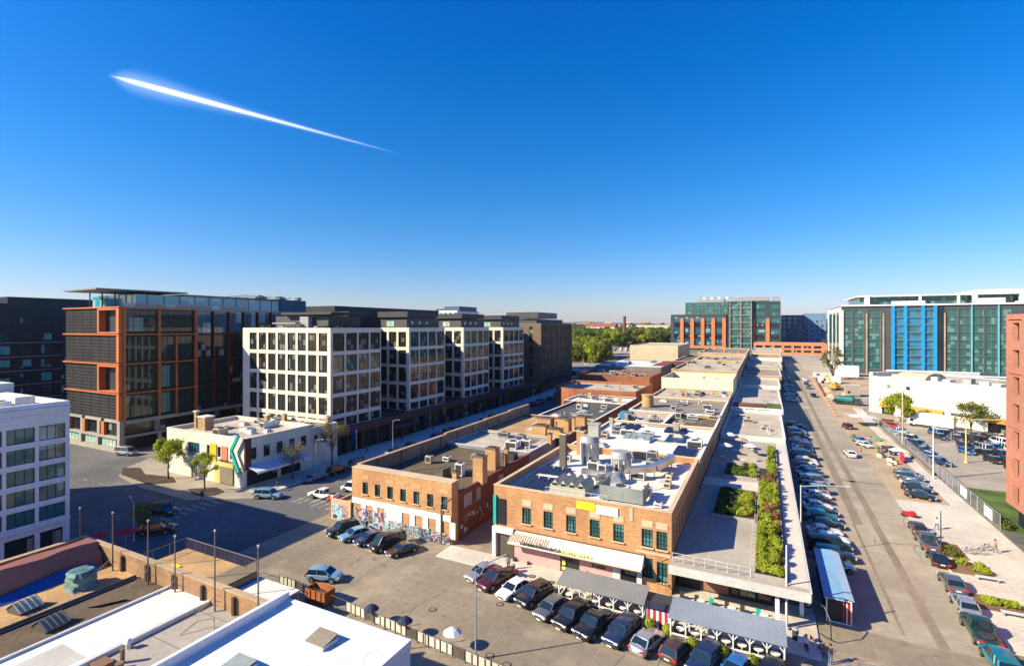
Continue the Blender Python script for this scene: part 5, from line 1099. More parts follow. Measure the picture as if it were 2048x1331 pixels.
# ------------------------------------------------------------------ dining sheds, striped fence, kiosk
def shed(name, label, x0, x1, y0, y1, h, roofm, n, tilt=.5):
    t = thing(name, label, 'dining shed', ((x0 + x1) / 2, (y0 + y1) / 2, 0))
    m_ = MB().quad((x0 - .2, y0 - .25, h - tilt), (x1 + .2, y0 - .25, h - tilt), (x1 + .2, y1 + .2, h), (x0 - .2, y1 + .2, h)).quad((x0 - .2, y1 + .2, h - .08), (x1 + .2, y1 + .2, h - .08), (x1 + .2, y0 - .25, h - tilt - .08), (x0 - .2, y0 - .25, h - tilt - .08)).box(x0 - .2, x1 + .2, y0 - .29, y0 - .251, h - tilt - .1, h - tilt + .02)
    part('roof', m_, roofm, t); f = MB(); z1 = h - tilt - .1
    for i in range(n + 1):
        x = x0 + (x1 - x0) * i / n; f.box(x - .06, x + .06, y0 - .06, y0 + .06, 0, z1); f.box(x - .06, x + .06, y1 - .06, y1 + .06, 0, h - .1)
        if i < n: f.bar((x + .06, y0, z1 - .65), (x + .5, y0, z1 - .05), .07, .08)
        if i: f.bar((x - .06, y0, z1 - .65), (x - .5, y0, z1 - .05), .07, .08)
    f.box(x0, x1, y0 - .05, y0 + .05, z1 - .12, z1 - .001).box(x0, x1, y0 - .07, y0 + .07, .95, 1.07).box(x0, x1, y0 - .07, y0 + .07, .02, .14)
    for s in (x0, x1): f.box(s - .05, s + .05, y0 + .07, y1 - .07, .95, 1.07)
    part('frame', f, frW, t); part('lower_panel', MB().box(x0 + .07, x1 - .07, y0 - .03, y0 + .02, .15, .94).box(x0 - .02, x0 + .02, y0 + .08, y1 - .08, .1, .94).box(x1 - .02, x1 + .02, y0 + .08, y1 - .08, .1, .94), M('shed_panel_grey', (.13, .125, .12), .7, .1), t)
    part('floor', MB().box(x0, x1, y0 + .08, y1 - .08, .02, .12), M('shed_floor', (.14, .11, .08), .9, .1), t); 
    for i in range(n):
        x = x0 + (x1 - x0) * (i + .5) / n; k = MB().cyl(x, (y0 + y1) / 2, .12, .84, .04, 6).cyl(x, (y0 + y1) / 2, .84, .88, .42, 12)
        solo('dining_table', k, [white], ORD[i] + ' round dining table from the left inside the ' + name.replace('_', ' '), 'table', (x, (y0 + y1) / 2, .12), group='tables inside the ' + name.replace('_', ' '))
    return t
shed('grey_shed', 'grey roofed white framed dining shed in front of the pink shopfront', -19.8, -10.9, 50.9, 53.3, 3.0, M('shed_roof_grey', (.24, .24, .225), .8, .08, .8), 6)
shed('blue_shed', 'longer pale blue roofed dining shed in front of the roof terrace', -8.0, 1.5, 49.6, 52.2, 3.1, M('shed_roof_blue', (.26, .30, .355), .7, .08, .8), 7)
sfz = thing('striped_fence', 'red and white striped wooden fence between the two dining sheds', 'fence', (-9.5, 51.5, 0))
for i in range(9): part('plank', MB().box(-10.75 + i * .28, -10.5 + i * .28, 51.1, 51.16, .05, 1.9), redc if i % 2 else whc, sfz)
part('rail', MB().box(-10.8, -8.2, 51.161, 51.22, 1.5, 1.6).box(-10.8, -8.2, 51.161, 51.22, .4, .5), frW, sfz)
solo('panel_roof', MB().box(-10.9, -8.2, 52.0, 53.6, 2.3, 2.4).cyl(-10.8, 52.1, .12, 2.3, .05, 6).cyl(-8.3, 52.1, .12, 2.3, .05, 6).cyl(-10.8, 53.5, .12, 2.3, .05, 6).cyl(-8.3, 53.5, .12, 2.3, .05, 6), [dmet], 'small dark flat canopy behind the striped fence', 'canopy', (-9.5, 52.8, .12))
kk = thing('kiosk', 'long narrow kiosk with white roof coloured blue for shade and striped end wall beside the terrace', 'kiosk', (6.7, 66, 0))
kb = M('kiosk_roof_shaded', (.22, .42, .62), .6, .06, .5)  # white roof; the blue of its shade is put into the colour
part('roof', MB().quad((5.35, 60.0, 2.75), (7.1, 60.0, 2.85), (7.1, 72.4, 2.85), (5.35, 72.4, 2.75)).box(5.35, 7.1, 60, 72.4, 2.55, 2.7), kb, kk)
part('roof_edge', MB().quad((7.1, 60, 2.86), (7.95, 60, 2.65), (7.95, 72.4, 2.65), (7.1, 72.4, 2.86)), M('kiosk_roof_lit', (.45, .60, .74), .6, .05), kk)  # outer strip coloured lighter, as if the sun reached it
part('wall', MB().box(5.6, 7.8, 60.5, 72.2, .05, 2.55), drkp, kk)
part('end_frame', MB().box(5.55, 5.68, 60.38, 60.49, .05, 2.5).box(5.69, 7.78, 60.38, 60.49, 2.38, 2.5).box(5.69, 7.78, 60.38, 60.49, .05, .17).box(7.3, 7.4, 60.38, 60.49, .18, 2.37).box(7.66, 7.78, 60.38, 60.49, .18, 2.37), frW, kk)
part('stripe', MB().box(7.02, 7.14, 60.40, 60.49, .18, 2.37).box(7.46, 7.58, 60.40, 60.49, .18, 2.37), redc, kk)
# ------------------------------------------------------------------ lamp posts and poles
def lamp(x, y, h, label, arm=(0, 2.2), mt=None, r_=.1, group='street lamps', double=False):
    t = thing('street_lamp', label, 'street lamp', (x, y, gz(y)), 0, group); mt = mt or lmet
    lpart('post', MB().cyl(0, 0, .03, h, r_, 10, r_ * .6).cyl(0, 0, 0, .35, r_ * 1.9, 10), mt, t)
    for s in ((1, -1) if double else (1,)):
        if arm: 
            a = (arm[0] * s, arm[1] * s); lpart('arm', MB().path([(0, 0, h - .15), (a[0] * .5, a[1] * .5, h + .15), (a[0], a[1], h + .3)], r_ * .45), mt, t); L_ = math.hypot(*a)
            lpart('lamp_head', MB().bar((a[0], a[1], h + .28), (a[0] * (1 + .5 / L_), a[1] * (1 + .5 / L_), h + .3), .24, .1), mt, t)
    return t
lamp(-23.3, 39.3, 8.2, 'street lamp with an arm to the right at the bottom centre', (1.3, 2.6), gmet, .09)
lamp(4.2, 76.3, 9.2, 'tall pale street lamp with long arm beside the roof terrace', (5.0, .8), lmet, .1)
lamp(1.9, 56.8, 8.4, 'pale post with signs at the terrace corner', None, lmet, .13)
lamp(20.6, 84.4, 5.8, 'thin dark lamp post on the pavement by the angled kerb cars', None, dmet, .09)
lamp(-78.9, 39.6, 5.4, 'white street lamp with a bent arm behind the foreground parapet', (-2.0, .6), lmet, .07)
for i, y_ in enumerate((72, 83, 95, 110, 128, 150, 176, 200)): lamp(-79.2, y_, 7.6, ORD[i] + ' lamp post from the near end along the shaded pavement', (1.6, 0) if i % 2 == 0 else None, gmet, .1, 'lamp posts along the shaded street')
lamp(-61.6, 58.8, 5.2, 'thin signal post at the yard wall corner by the white pickup', None, PLAIN('orange_pole', (.55, .25, .06), .6), .09, 'signal posts')
solo('red_disc_sign', MB().tube((-61.6, 58.6, 3.0), (-61.6, 58.56, 3.0), .38), [redc], 'round red sign on the signal post at the yard wall corner', 'sign', (-61.6, 58.6, 3.0))
lamp(31.0, 158.0, 15, 'tall pale timber pole by the mesh fence', None, M('pale_pole', (.62, .52, .40), .8, .1), .2, 'tall poles by the fence')
lamp(29.6, 126.0, 11.5, 'nearer tall white pole at the end of the fence', None, lmet, .16, 'tall poles by the fence')
lamp(33.0, 128.6, 9.2, 'thin grey pole just inside the lot corner', None, gmet, .09, 'tall poles by the fence')
lamp(39.6, 144.4, 9.6, 'yellow based pale lamp post inside the parking lot', (-5.5, .5), M('yellow_pole', (.68, .60, .22), .7, .1), .18, 'lot lamp posts', True)
lamp(59, 168, 10, 'yellow pole with an orange flag at the far side of the lot', None, M('yellow_pole', None), .14, 'lot lamp posts')
tl_ = thing('traffic_signal', 'curved black traffic signal arm at the terrace corner', 'traffic signal', (4.8, 57.6, .1))
lpart('arm', MB().path([(0, 0, 0), (.5, -.6, .0), (.8, -1.4, .4), (.7, -1.6, 2.2), (.3, -1.0, 3.1), (-.8, -.4, 3.3)], .06), dmet, tl_)
lpart('signal_head', MB().box(-1.2, -.8, -.6, -.3, 2.7, 3.5), dmet, tl_)
for z in (2.85, 3.1, 3.35): lpart('signal_lens', MB().tube((-1.0, -.62, z), (-1.0, -.66, z), .09), whl if z < 3 else redl, tl_)

# ------------------------------------------------------------------ right: red block, fence, white hall
rbm = M('terracotta_cladding', (.46, .195, .13), .75, .06, .3)
rw_ = []
for j in range(7):
    z = 3.9 + j * 4.0
    rw_.append(('W', 98.6, 100.9, z, z + 2.6, 1, 1, frB, gD)); rw_.append(('W', 93.4, 97.0, z - .3, z + 3.2, 3, 1, frK, gB)); rw_.append(('W', 86.4, 91.8, z - .3, z + 3.2, 4, 1, frK, gB))
rb = building('terracotta_block', 'tall terracotta clad block cut off by the right edge', 'building', 33, 60, 60, 103.1, 31.8, rbm, roofd, z0=3.2, par=.8, wins=rw_, reveal=.7)
part('undercroft', MB().box(34.2, 60, 60, 102.4, 0, 3.19), drkp, rb)
for z in (7, 15, 23, 31): part('terracotta_sill', MB().box(32.8, 33, 97.8, 102, z, z + .2), rbm, rb)
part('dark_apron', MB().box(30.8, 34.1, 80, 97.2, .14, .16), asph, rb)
cf = thing('chain_fence', 'long chain link fence with white banners between pavement and parking lot', 'fence', (31, 150, 0))
pf = MB(); mf = MB()
y_ = 98.5
while y_ < 188: pf.cyl(30.9, y_, 0, 2.4, .05, 6); y_ += 3
pf.tube((30.9, 98.5, 2.38), (30.9, 188, 2.38), .035, n=5)
y_ = 98.5
while y_ < 188: mf.box(30.89, 30.91, y_, y_ + .035, .1, 2.35); y_ += .42
for z in (.3, .7, 1.1, 1.5, 1.9): mf.box(30.885, 30.915, 98.5, 188, z, z + .03)
part('post_and_rail', pf, gmet, cf); part('mesh', mf, gmet, cf)
for a in (101.2, 112.0): part('banner', MB().box(30.80, 30.84, a, a + 3.2, .5, 2.1), white, cf)
bl = thing('barrier_wall', 'low pale concrete barrier wall along the outer side of the lot fence', 'barrier', (30, 160, 0))
part('wall', MB().box(29.75, 30.2, 128, 184, 0, .85), conc, bl)
# long white hall, turned to the street
wh = thing('white_hall', 'long plain white hall with orange awnings behind the parking lot', 'building', (32.2, 211.5, .6), R_(-44.6))
Lw = 62
mwh = MB(); wallface(mwh, 'S', 0, 0, Lw, -.8, 12.4, [(6.0, 7.2, 9.0, 10.2), (12.0, 13.2, 8.8, 10.0)], .2); wallface(mwh, 'W', 0, 0, 16, -.8, 12.4); wallface(mwh, 'N', 26, 0, Lw, -.8, 12.4); wallface(mwh, 'E', Lw, 0, 26, -.8, 12.4)
mwh.box(.0, 1.2, 0.001, 16, 12.4, 13.6) 
lpart('wall', mwh, M('hall_white', (.80, .77, .70), .8, .03, .2, streak=.12), wh)
lpart('roof', MB().box(.1, Lw - .1, .3, 25.9, 11.9, 12.25), roofl, wh)
for a in (6.0, 12.0): lpart('window', MB().box(a, a + 1.2, .12, .18, 8.8 if a > 7 else 9.0, 10.2 if a < 7 else 10.0), gD, wh)
awm = M('orange_awning', (.66, .26, .04), .7, .05)
for a, b in ((4.0, 8.5), (11, 23), (33.5, 41), (43, 50), (52, 60)): lpart('awning', MB().quad((a, -1.3, 2.7), (b, -1.3, 2.7), (b, -.02, 3.9), (a, -.02, 3.9)).box(a, b, -1.32, -1.301, 2.45, 2.72), awm, wh); lpart('loading_bay', MB().box(a + .3, b - .3, -.06, -.01, -.3, 2.6), gD, wh)
lpart('pale_gable', MB().prism([(24.5, -1.4), (33.2, -1.4), (33.2, -.02), (24.5, -.02)], 3.6, 4.0), gmet, wh)
for i in range(14):
    r = random.Random(i); lpart('roof_unit', MB().box(5 + i * 4.1, 6.6 + i * 4.1 + r.random(), 1.5 + r.random() * 3, 3.4 + r.random() * 3, 12.25, 13.0 + r.random() * .8), [lmet, white, gmet][i % 3], wh)
lpart('roof_lawn', MB().box(28, 60, 16, 25, 12.26, 12.5), M('roof_sedum', (.16, .28, .05), .95, .2), wh)
lpart('vault', MB().ring([[(8 + 9 * k, 6 + 5 * math.cos(a), 12.2 + 2.2 * math.sin(a)) for a in [PI * i / 8 for i in range(9)]] for k in (0, 1)]), roofl, wh)
for nm_, x, y_, z0_, w_, d_, h_, mt in (('pale hoarding below the blue glass block', 46, 262, 2, 30, 1.2, 9.6, lmet), ('blue and white stacked site cabins behind the white hall', 62, 252, 2, 20, 3, 9.0, PLAIN('cabin_blue', (.08, .22, .48), .6)), ('grey screened box at the near corner of the blue glass block', 33, 318, 3, 11, 6, 6, whiteb)):
    t = thing('site_structure', nm_, 'site structure', (x + w_ / 2, y_ + d_ / 2, z0_)); part('wall', MB().box(x, x + w_, y_, y_ + d_, z0_, z0_ + h_), mt, t); part('edge', MB().box(x - .1, x + w_ + .1, y_ - .15, y_ - .001, z0_ + h_ - .4, z0_ + h_ + .1).box(x + w_ * .48, x + w_ * .52, y_ - .1, y_ - .001, z0_, z0_ + h_ - .41), white, t)
    if 'cabins' in nm_: 
        for q in (5, 12): part('cabin_window', MB().box(x + q, x + q + 4.5, y_ - .12, y_ - .001, z0_ + h_ - 3.6, z0_ + h_ - .8), white, t)
# ------------------------------------------------------------------ blue framed glass block
BY = 337.0
bw_ = []; gSky = GLASS('sky_blue_glass', (.015, .13, .26), (.03, .22, .36), cell=1.9, light=(.03, .12, .12), lt=.62)
for j in range(8):
    z = 6.5 + j * 4.1
    for (a, b, n_) in ((39.6, 43.2, 1), (44.2, 48.8, 2), (51.2, 56.4, 2)): bw_.append(('S', a, b, z, z + 3.5, n_, 1, frG, gG))
    for (a, b, n_) in ((62.9, 66.4, 1), (68.2, 73.9, 2), (75.8, 79.0, 1)): bw_.append(('S', a, b, z, z + 3.6, n_, 1, frG, gSky))
    for i in range(5): a = 84.6 + i * 5.2; bw_.append(('S', a, a + 4.4, z, z + 3.6, 2, 1, frG, gG))
gbk = building('blue_glass_block', 'large teal glass block with bright blue framed bay left of its centre', 'building', 38.4, 150, BY, BY + 60, 41.2, M('slate_cladding', (.075, .09, .095), .6, .08, .3), roofl, z0=3.5, par=.8, wins=bw_[:96], reveal=.35)
bf = MB()
for a in (61.2, 66.6, 74.1, 79.2): bf.box(a, a + 1.4, BY - .7, BY - .01, 5.6, 41.0)
for j in range(9): bf.box(61.2, 80.6, BY - .75, BY - .701, 6.0 + j * 4.1, 6.35 + j * 4.1)
part('blue_frame', bf, blue, gbk)
part('dark_strip', MB().box(80.61, 83.4, BY - .3, BY - .01, 4, 40.8), drkp, gbk)  # narrow dark cladding strip right of the blue bay
for a in (49.8, 57.4, 83.5): part('tan_fin', MB().box(a, a + .6, BY - .5, BY - .01, 4, 37), M('tan_fin', (.50, .38, .24), .7), gbk)
for a in (94.4, 104.8): part('cyan_fin', MB().box(a, a + .5, BY - .5, BY - .01, 4, 41), PLAIN('cyan_fin', (.12, .48, .60), .5), gbk)
part('side_window', MB().box(37.4, 37.49, BY + 3, BY + 12, 8, 38).box(37.4, 37.49, BY + 18, BY + 30, 8, 38).box(37.4, 37.49, BY + 36, BY + 50, 8, 38), gG, gbk)
part('side_wall', MB().box(37.5, 38.39, BY - .4, BY + 60, 4, 40.5).box(38.4, 39.4, BY - .5, BY - .01, 8, 39), M('side_white', (.62, .62, .6), .7, .06), gbk)
part('cornice', MB().box(38, 150, BY - .9, BY - .02, 41.0, 41.8), whiteb, gbk)
part('penthouse', MB().box(48, 150, BY + 8, BY + 50, 41, 46.3), gG, gbk)
part('penthouse_roof', MB().box(46, 96, BY + 5, BY + 52, 46.31, 47.0).box(98, 114, BY + 3, BY + 52, 46.31, 48.8).box(116, 132, BY + 3, BY + 52, 46.31, 48.6), white, gbk)
part('penthouse_frame', MB().box(50, 52, BY + 3, BY + 10, 41, 47.2).box(74, 75, BY + 3.5, BY + 4.5, 41, 47).box(90, 91, BY + 3.5, BY + 4.5, 41, 47).box(96, 97.9, BY + 3, BY + 4.5, 41, 48).box(114.1, 115.9, BY + 3, BY + 4.5, 41, 48.5), white, gbk)
part('roof_plant', MB().box(62, 76, BY + 1.5, BY + 5, 41, 43.6).box(98, 108, BY + 1, BY + 4, 41, 44.4).box(112, 120, BY + .8, BY + 2.6, 41, 42.6), whiteb, gbk)
# ------------------------------------------------------------------ far glass tower with orange piers, garage, slate towers
FY = 500.0
pw = []
for j in range(5):
    z = 12.8 + j * 5.4
    for i in range(5): a = -77.5 + i * 9.2; pw.append(('S', a + .2, a + 5.6, z, z + 4.5, 3, 1, frK, gD if j % 2 else gB))
ft = building('orange_pier_block', 'distant dark glass block with bright orange brick piers', 'building', -80.5, -31.5, FY, FY + 40, 41.0, M('teal_dark_cladding', (.035, .07, .075), .6, .1), roofd, z0=7, par=.6, wins=pw, reveal=.4)
op = MB()
for i in range(5): x = -71.7 + i * 9.2; op.box(x, x + 3.0, FY - .9, FY - .01, 11.6, 37.6)
op.box(-76, -31.6, FY - 1.2, FY - .91, 9.4, 12.0); op.box(-76, -74.5, FY - 1.2, FY - .91, 6, 9.4).box(-46, -44, FY - 1.2, FY - .91, 6, 9.39).box(-34, -31.6, FY - 1.2, FY - .91, 6, 9.39)
part('orange_pier', op, M('bright_orange_brick', (.62, .20, .08), .8, .06), ft)
up = building('upper_glass_block', 'upper set back teal glass storeys above the orange piers', 'building', -68, -30.5, FY + 6, FY + 38, 52.4, M('teal_pale_cladding', (.08, .15, .15), .5, .08), roofd, z0=41.1, par=.4,
              wins=[('S', -67 + i * 6, -61.8 + i * 6, z, z + 4.2, 4, 1, frG, gG) for i in range(6) for z in (41.8, 46.9)], reveal=.3)
gt_ = building('gridded_tower', 'distant glass tower bay with a pale white grid', 'building', -30.4, -9.2, FY - 2, FY + 38, 52.8, M('dark_teal', (.04, .075, .075), .5), roofd, z0=7, par=.4,
               wins=[('S', -27.4 + i * 8.6, -20.0 + i * 8.6, 9 + j * 6.2, 14.6 + j * 6.2, 4, 2, frG, gG) for i in range(2) for j in range(7)], reveal=.4)
gf = MB()
for x in (-28.6, -19.6, -11.2): gf.box(x, x + .6, FY - 3, FY - 2.01, 7, 52.8)
for j in range(8): gf.box(-28.6, -10.3, FY - 3.2, FY - 3.001, 8.1 + j * 6.3, 8.5 + j * 6.3)
part('white_grid', gf, conm, gt_)
rt_ = building('right_glass_block', 'right wing of the distant glass tower with one orange pier', 'building', -9.1, 12.2, FY, FY + 38, 52.0, M('teal_dark_cladding', None), roofd, z0=7, par=.4,
               wins=[('S', a, a + w_, z, z + 3.9, 3, 1, frK, g_) for z, g_ in ((13.5, gB), (18.4, gD), (23.4, gB), (28.4, gD), (33.4, gB), (39.5, gG), (45.6, gG)) for a, w_ in ((-7.6, 7.4), (4.2, 7.0))], reveal=.4)
part('orange_pier', MB().box(.6, 3.6, FY - .9, FY - .01, 10, 37).box(-8.8, -8.0, FY - .9, FY - .01, 10, 37), M('bright_orange_brick', None), rt_)
pt_ = MB().box(-58, -34, FY + 10, FY + 34, 52.4, 55.4).box(-27, 4, FY + 8, FY + 34, 52.8, 56.5).box(6, 12, FY + 8, FY + 30, 52, 56.8)
part('plant_screen', pt_, [gmet], rt_)
for i in range(9): part('plant_unit', MB().box(-56 + i * 3.3, -54 + i * 3.3, FY + 12, FY + 15, 55.4, 57.4), white if i % 2 else gmet, up)
pg_ = building('garage_block', 'low orange brick parking garage right of the distant tower', 'building', -8.5, 44, 470, 497, 16.2, M('garage_orange', (.56, .24, .13), .8, .06), roofl, z0=6, par=.8,
               wins=[('S', -7 + i * 7, -1.8 + i * 7, z, z + 1.9, 2, 1, frB, gD) for i in range(7) for z in (8.6, 12.2)], reveal=.6)
st_ = building('slate_tower', 'left of two slate blue towers behind the garage', 'building', 14, 33, 545, 575, 40.5, M('slate_blue_cladding', (.07, .15, .24), .5, .12, .2), roofd, z0=9, par=.4, wins=[('S', 15 + i * 4.6, 17.6 + i * 4.6, 12 + j * 4, 14.6 + j * 4, 1, 1, frK, gB) for i in range(4) for j in range(7)], group='two slate blue towers')
st2 = building('slate_tower', 'right, plainer and paler of two slate blue towers', 'building', 33.2, 51, 552, 580, 42.0, M('slate_blue_pale', (.16, .27, .40), .5, .08, .2), roofd, z0=9, par=.4, wins=[('S', 34.5 + i * 4.2, 36.4 + i * 4.2, 12 + j * 4.2, 14.4 + j * 4.2, 1, 1, frG, gB) for i in range(4) for j in range(6)], group='two slate blue towers')
solo('navy_shed', MB().box(44, 70, 500, 540, 8, 17.5).prism([(45, 500.5), (69, 500.5), (69, 539), (45, 539)], 17.5, 18.4), [M('navy_shed', (.03, .05, .10), .6), ], 'low navy blue shed at the foot of the slate towers', 'building', (57, 520, 8))
ss = thing('smokestack', 'tall dark brick smokestack rising above the trees', 'chimney', (-150, 600, 8))
lpart('stack', MB().cyl(0, 0, 0, 33, 2.4, 14, 1.7).cyl(0, 0, 33, 34, 2.0, 14), M('stack_brick', (.22, .09, .06), .85, .15, .3), ss)
lpart('brick_base', MB().box(3, 10, -3, 4, 0, 13).box(4.5, 8, -2, 3, 13, 20), M('pale_brick_base', (.62, .42, .24), .85, .1), ss)
rm_ = thing('radio_mast', 'very thin radio mast on the horizon left of the smokestack', 'mast', (-420, 1500, 18)); lpart('mast', MB().cyl(0, 0, 0, 78, .9, 6, .3), PLAIN('mast_grey', (.42, .42, .46), .7), rm_)
# ------------------------------------------------------------------ distant buildings across the wooded valley
r = random.Random(77)
def far_house(name, label, cat, x, y, w, d, h, wm, rm_, z=None, pitched=False, n=4, group='distant buildings on the wooded hills'):
    z = gz(y) if z is None else z; t = thing(name, label, cat, (x, y, z), 0, group)
    lpart('wall', MB().box(-w / 2, w / 2, 0, d, -2, h), wm, t)
    if pitched: lpart('roof', MB().ring([[(-w / 2 - .5, -.5, h), (w / 2 + .5, -.5, h), (w / 2 + .5, d + .5, h), (-w / 2 - .5, d + .5, h)], [(-w / 2, d * .45, h + d * .2), (w / 2, d * .45, h + d * .2), (w / 2, d * .55, h + d * .2), (-w / 2, d * .55, h + d * .2)]], smooth=False), rm_, t)
    else: lpart('roof', MB().box(-w / 2 - .3, w / 2 + .3, -.3, d + .3, h, h + .8), rm_, t)
    for i in range(n): lpart('window', MB().box(-w / 2 + w * (i + .25) / n, -w / 2 + w * (i + .75) / n, -.15, -.01, h * .35, h * .7), gD, t)
wl_ = [M('far_peach', (.55, .30, .18), .9), M('far_cream', (.62, .55, .44), .9), M('far_grey', (.30, .30, .33), .9), M('far_brick', (.34, .16, .10), .9), M('far_white', (.70, .68, .64), .9)]
rl_ = [M('far_roof_dark', (.10, .10, .13), .9), M('far_roof_pale', (.55, .52, .48), .9), M('far_roof_red', (.35, .12, .07), .9)]
far_house('far_warehouse', 'peach coloured warehouse in the middle of the distant woods', 'building', -345, 900, 44, 30, 15, wl_[0], rl_[2], n=5)
far_house('far_warehouse', 'distant red roofed shed with dark openings beside the peach warehouse', 'building', -270, 900, 54, 30, 11, wl_[4], rl_[2], pitched=True, n=3)
far_house('far_warehouse', 'long pale distant hall behind the smokestack', 'building', -180, 1010, 190, 40, 14, wl_[1], rl_[1], n=9)
far_house('far_warehouse', 'low rust roofed distant hall in front of the pale one', 'building', -140, 930, 150, 26, 6, wl_[0], rl_[2], n=8)
far_house('far_warehouse', 'distant tan slab over the dark fluted block at the left end of the horizon', 'building', -500, 760, 60, 30, 28, wl_[0], rl_[1], n=5)
far_house('far_warehouse', 'distant dark blue roofed shed left of the woods', 'building', -440, 740, 62, 30, 12, wl_[2], rl_[0], n=5)
far_house('far_warehouse', 'distant white gabled hall with navy roof on the left horizon', 'building', -560, 1150, 60, 34, 20, wl_[4], rl_[0], pitched=True, n=4)
far_house('far_warehouse', 'long dark loading hall right of the slate towers', 'building', 112, 640, 100, 30, 10, wl_[1], rl_[0], n=7)
hl_ = sorted([(r.uniform(-760, 330), r.uniform(1300, 2600)) for _ in range(34)], key=lambda p: (p[0] * math.cos(YAW) + p[1] * math.sin(YAW)) / (-p[0] * math.sin(YAW) + p[1] * math.cos(YAW)))
for i, (x, y) in enumerate(hl_):
    k = r.randrange(5)
    far_house('hill_house', 'tiny ' + ['peach', 'cream', 'grey', 'brick', 'white'][k] + ' house on the horizon, ' + ORD[i] + ' from the left', 'house', x, y, r.uniform(18, 46), r.uniform(14, 24), r.uniform(9, 22), wl_[k], rl_[r.randrange(3)], z=18 + (y - 1300) * .012, pitched=r.random() < .5, n=3, group='tiny houses along the horizon')

# ------------------------------------------------------------------ trees
def leafmat(nm, a, b): 
    m = M(nm, a, .7, .1, .9, col2=b, fine=.16, rnd=.0, spec=.25, leaf=.5)
    pb = m.node_tree.nodes['Principled BSDF']; pb.inputs['Subsurface Weight'].default_value = 0; return m
lf = {'spring': leafmat('spring_leaves', (.52, .58, .05), (.32, .40, .03)), 'green': leafmat('green_leaves', (.14, .23, .03), (.07, .13, .02)), 'dark': leafmat('dark_leaves', (.03, .06, .02), (.018, .04, .015)),
      'bud': leafmat('budding_leaves', (.36, .27, .15), (.24, .21, .08)), 'olive': leafmat('olive_leaves', (.27, .28, .06), (.16, .19, .04)), 'red': leafmat('reddish_leaves', (.42, .20, .11), (.26, .18, .06))}
TREES = {}
def tree_mesh(h, cr, n, ls, seed, trunk_frac=.35, squash=1., cone=False, density=1.):
    q = random.Random(seed); tr_ = MB(); lv_ = MB(); zt = h * trunk_frac; top = h - cr * squash * .4
    tr_.tube((0, 0, -.1), (q.uniform(-.1, .1), q.uniform(-.1, .1), zt), h * .022, h * .016, 7).tube((0, 0, zt), (q.uniform(-.2, .2), q.uniform(-.2, .2), top), h * .015, h * .004, 6)
    cz = zt + (h - zt) * .52; clumps = []
    for i in range(16):
        a = q.uniform(0, 6.28); e = q.uniform(-.5, 1.); rr_ = cr * q.uniform(.45, .85)
        if cone: t = q.random(); p = (cr * (1 - t) * .75 * math.cos(a), cr * (1 - t) * .75 * math.sin(a), zt + (h - zt) * t * .92); cs_ = cr * (.5 - .3 * t)
        else: p = (rr_ * math.cos(a) * math.cos(e), rr_ * math.sin(a) * math.cos(e), cz + (h - zt) * .5 * math.sin(e) * squash * .85); cs_ = cr * q.uniform(.26, .46)
        clumps.append((p, cs_)); z0_ = zt + q.uniform(-.15, .35) * (h - zt) * .6
        tr_.tube((0, 0, z0_), (p[0] * .8, p[1] * .8, p[2]), h * .006, h * .002, 5)
        for _ in range(2): tr_.tube((p[0] * .6, p[1] * .6, z0_ * .4 + p[2] * .6), (p[0] + q.uniform(-1, 1) * cs_, p[1] + q.uniform(-1, 1) * cs_, p[2] + q.uniform(0, 1) * cs_), h * .003, h * .001, 4)
    for i in range(n):
        p, cs_ = clumps[q.randrange(16)]; v = Vector((q.gauss(0, 1), q.gauss(0, 1), q.gauss(0, .8))).normalized() * cs_ * q.random() ** .45
        c = Vector(p) + v; nrm = (v.normalized() + Vector((q.uniform(-.8, .8), q.uniform(-.8, .8), q.uniform(-.3, .9)))).normalized()
        u = nrm.orthogonal().normalized(); w = nrm.cross(u); an = q.uniform(0, 3.1); u, w = u * math.cos(an) + w * math.sin(an), w * math.cos(an) - u * math.sin(an); s_ = ls * q.uniform(.6, 1.3)
        lv_.quad(c - u * s_, c - w * s_ * .6, c + u * s_, c + w * s_ * .6)
    return tr_, lv_
def tree(kind, leaf, label, x, y, h, cr, n, ls, z=None, group=None, seed=None, name=None, **kw):
    key = (kind, round(h), leaf, seed)
    z = gz(y) if z is None else z; rz = random.uniform(0, 6.28)
    if key in TREES:
        o = TREES[key]; return dup(o, (x, y, z), rz, label, group, (random.uniform(.85, 1.15),) * 3)
    tr_, lv_ = tree_mesh(h, cr, n, ls, seed or hash(kind) % 97, **kw)
    t = thing(name or kind, label, 'tree', (x, y, z), rz, group)
    lpart('trunk', tr_, bark, t); lpart('crown', lv_, lf[leaf], t); TREES[key] = t; return t
tree('street_tree', 'spring', 'bright yellow green young tree in the left mulch bed before the cream shop', -104.6, 58.6, 8.0, 2.7, 2600, .21, .12, seed=1, trunk_frac=.3)
tree('street_tree', 'spring', 'second young tree, thinner and paler, in front of the garage door', -90.9, 57.2, 7.0, 2.2, 1500, .17, .12, seed=2, trunk_frac=.35)
tree('street_tree', 'bud', 'brown budding tree on the shaded pavement beside the cream shop', -82.4, 69.2, 7.2, 2.9, 1100, .14, .12, seed=3)
tree('street_tree', 'bud', 'larger brown budding tree behind the other, at the podium corner', -82.8, 79.6, 9.4, 3.5, 1500, .16, .12, seed=4)
tree('street_tree', 'spring', 'full bright green tree before the white hall, left of the parked truck', 37.0, 189.5, 9.0, 5.0, 4200, .32, seed=5, trunk_frac=.15)
tree('street_tree', 'olive', 'sparse olive tree before the white hall, right of the parked truck', 51.4, 183.5, 8.6, 4.6, 1800, .26, seed=6, trunk_frac=.2)
tree('street_tree', 'olive', 'dark bushy tree beside the white warehouse corner in the shade', -80.5, 41.5, 4.6, 1.8, 500, .2, 0, seed=7, trunk_frac=.2)
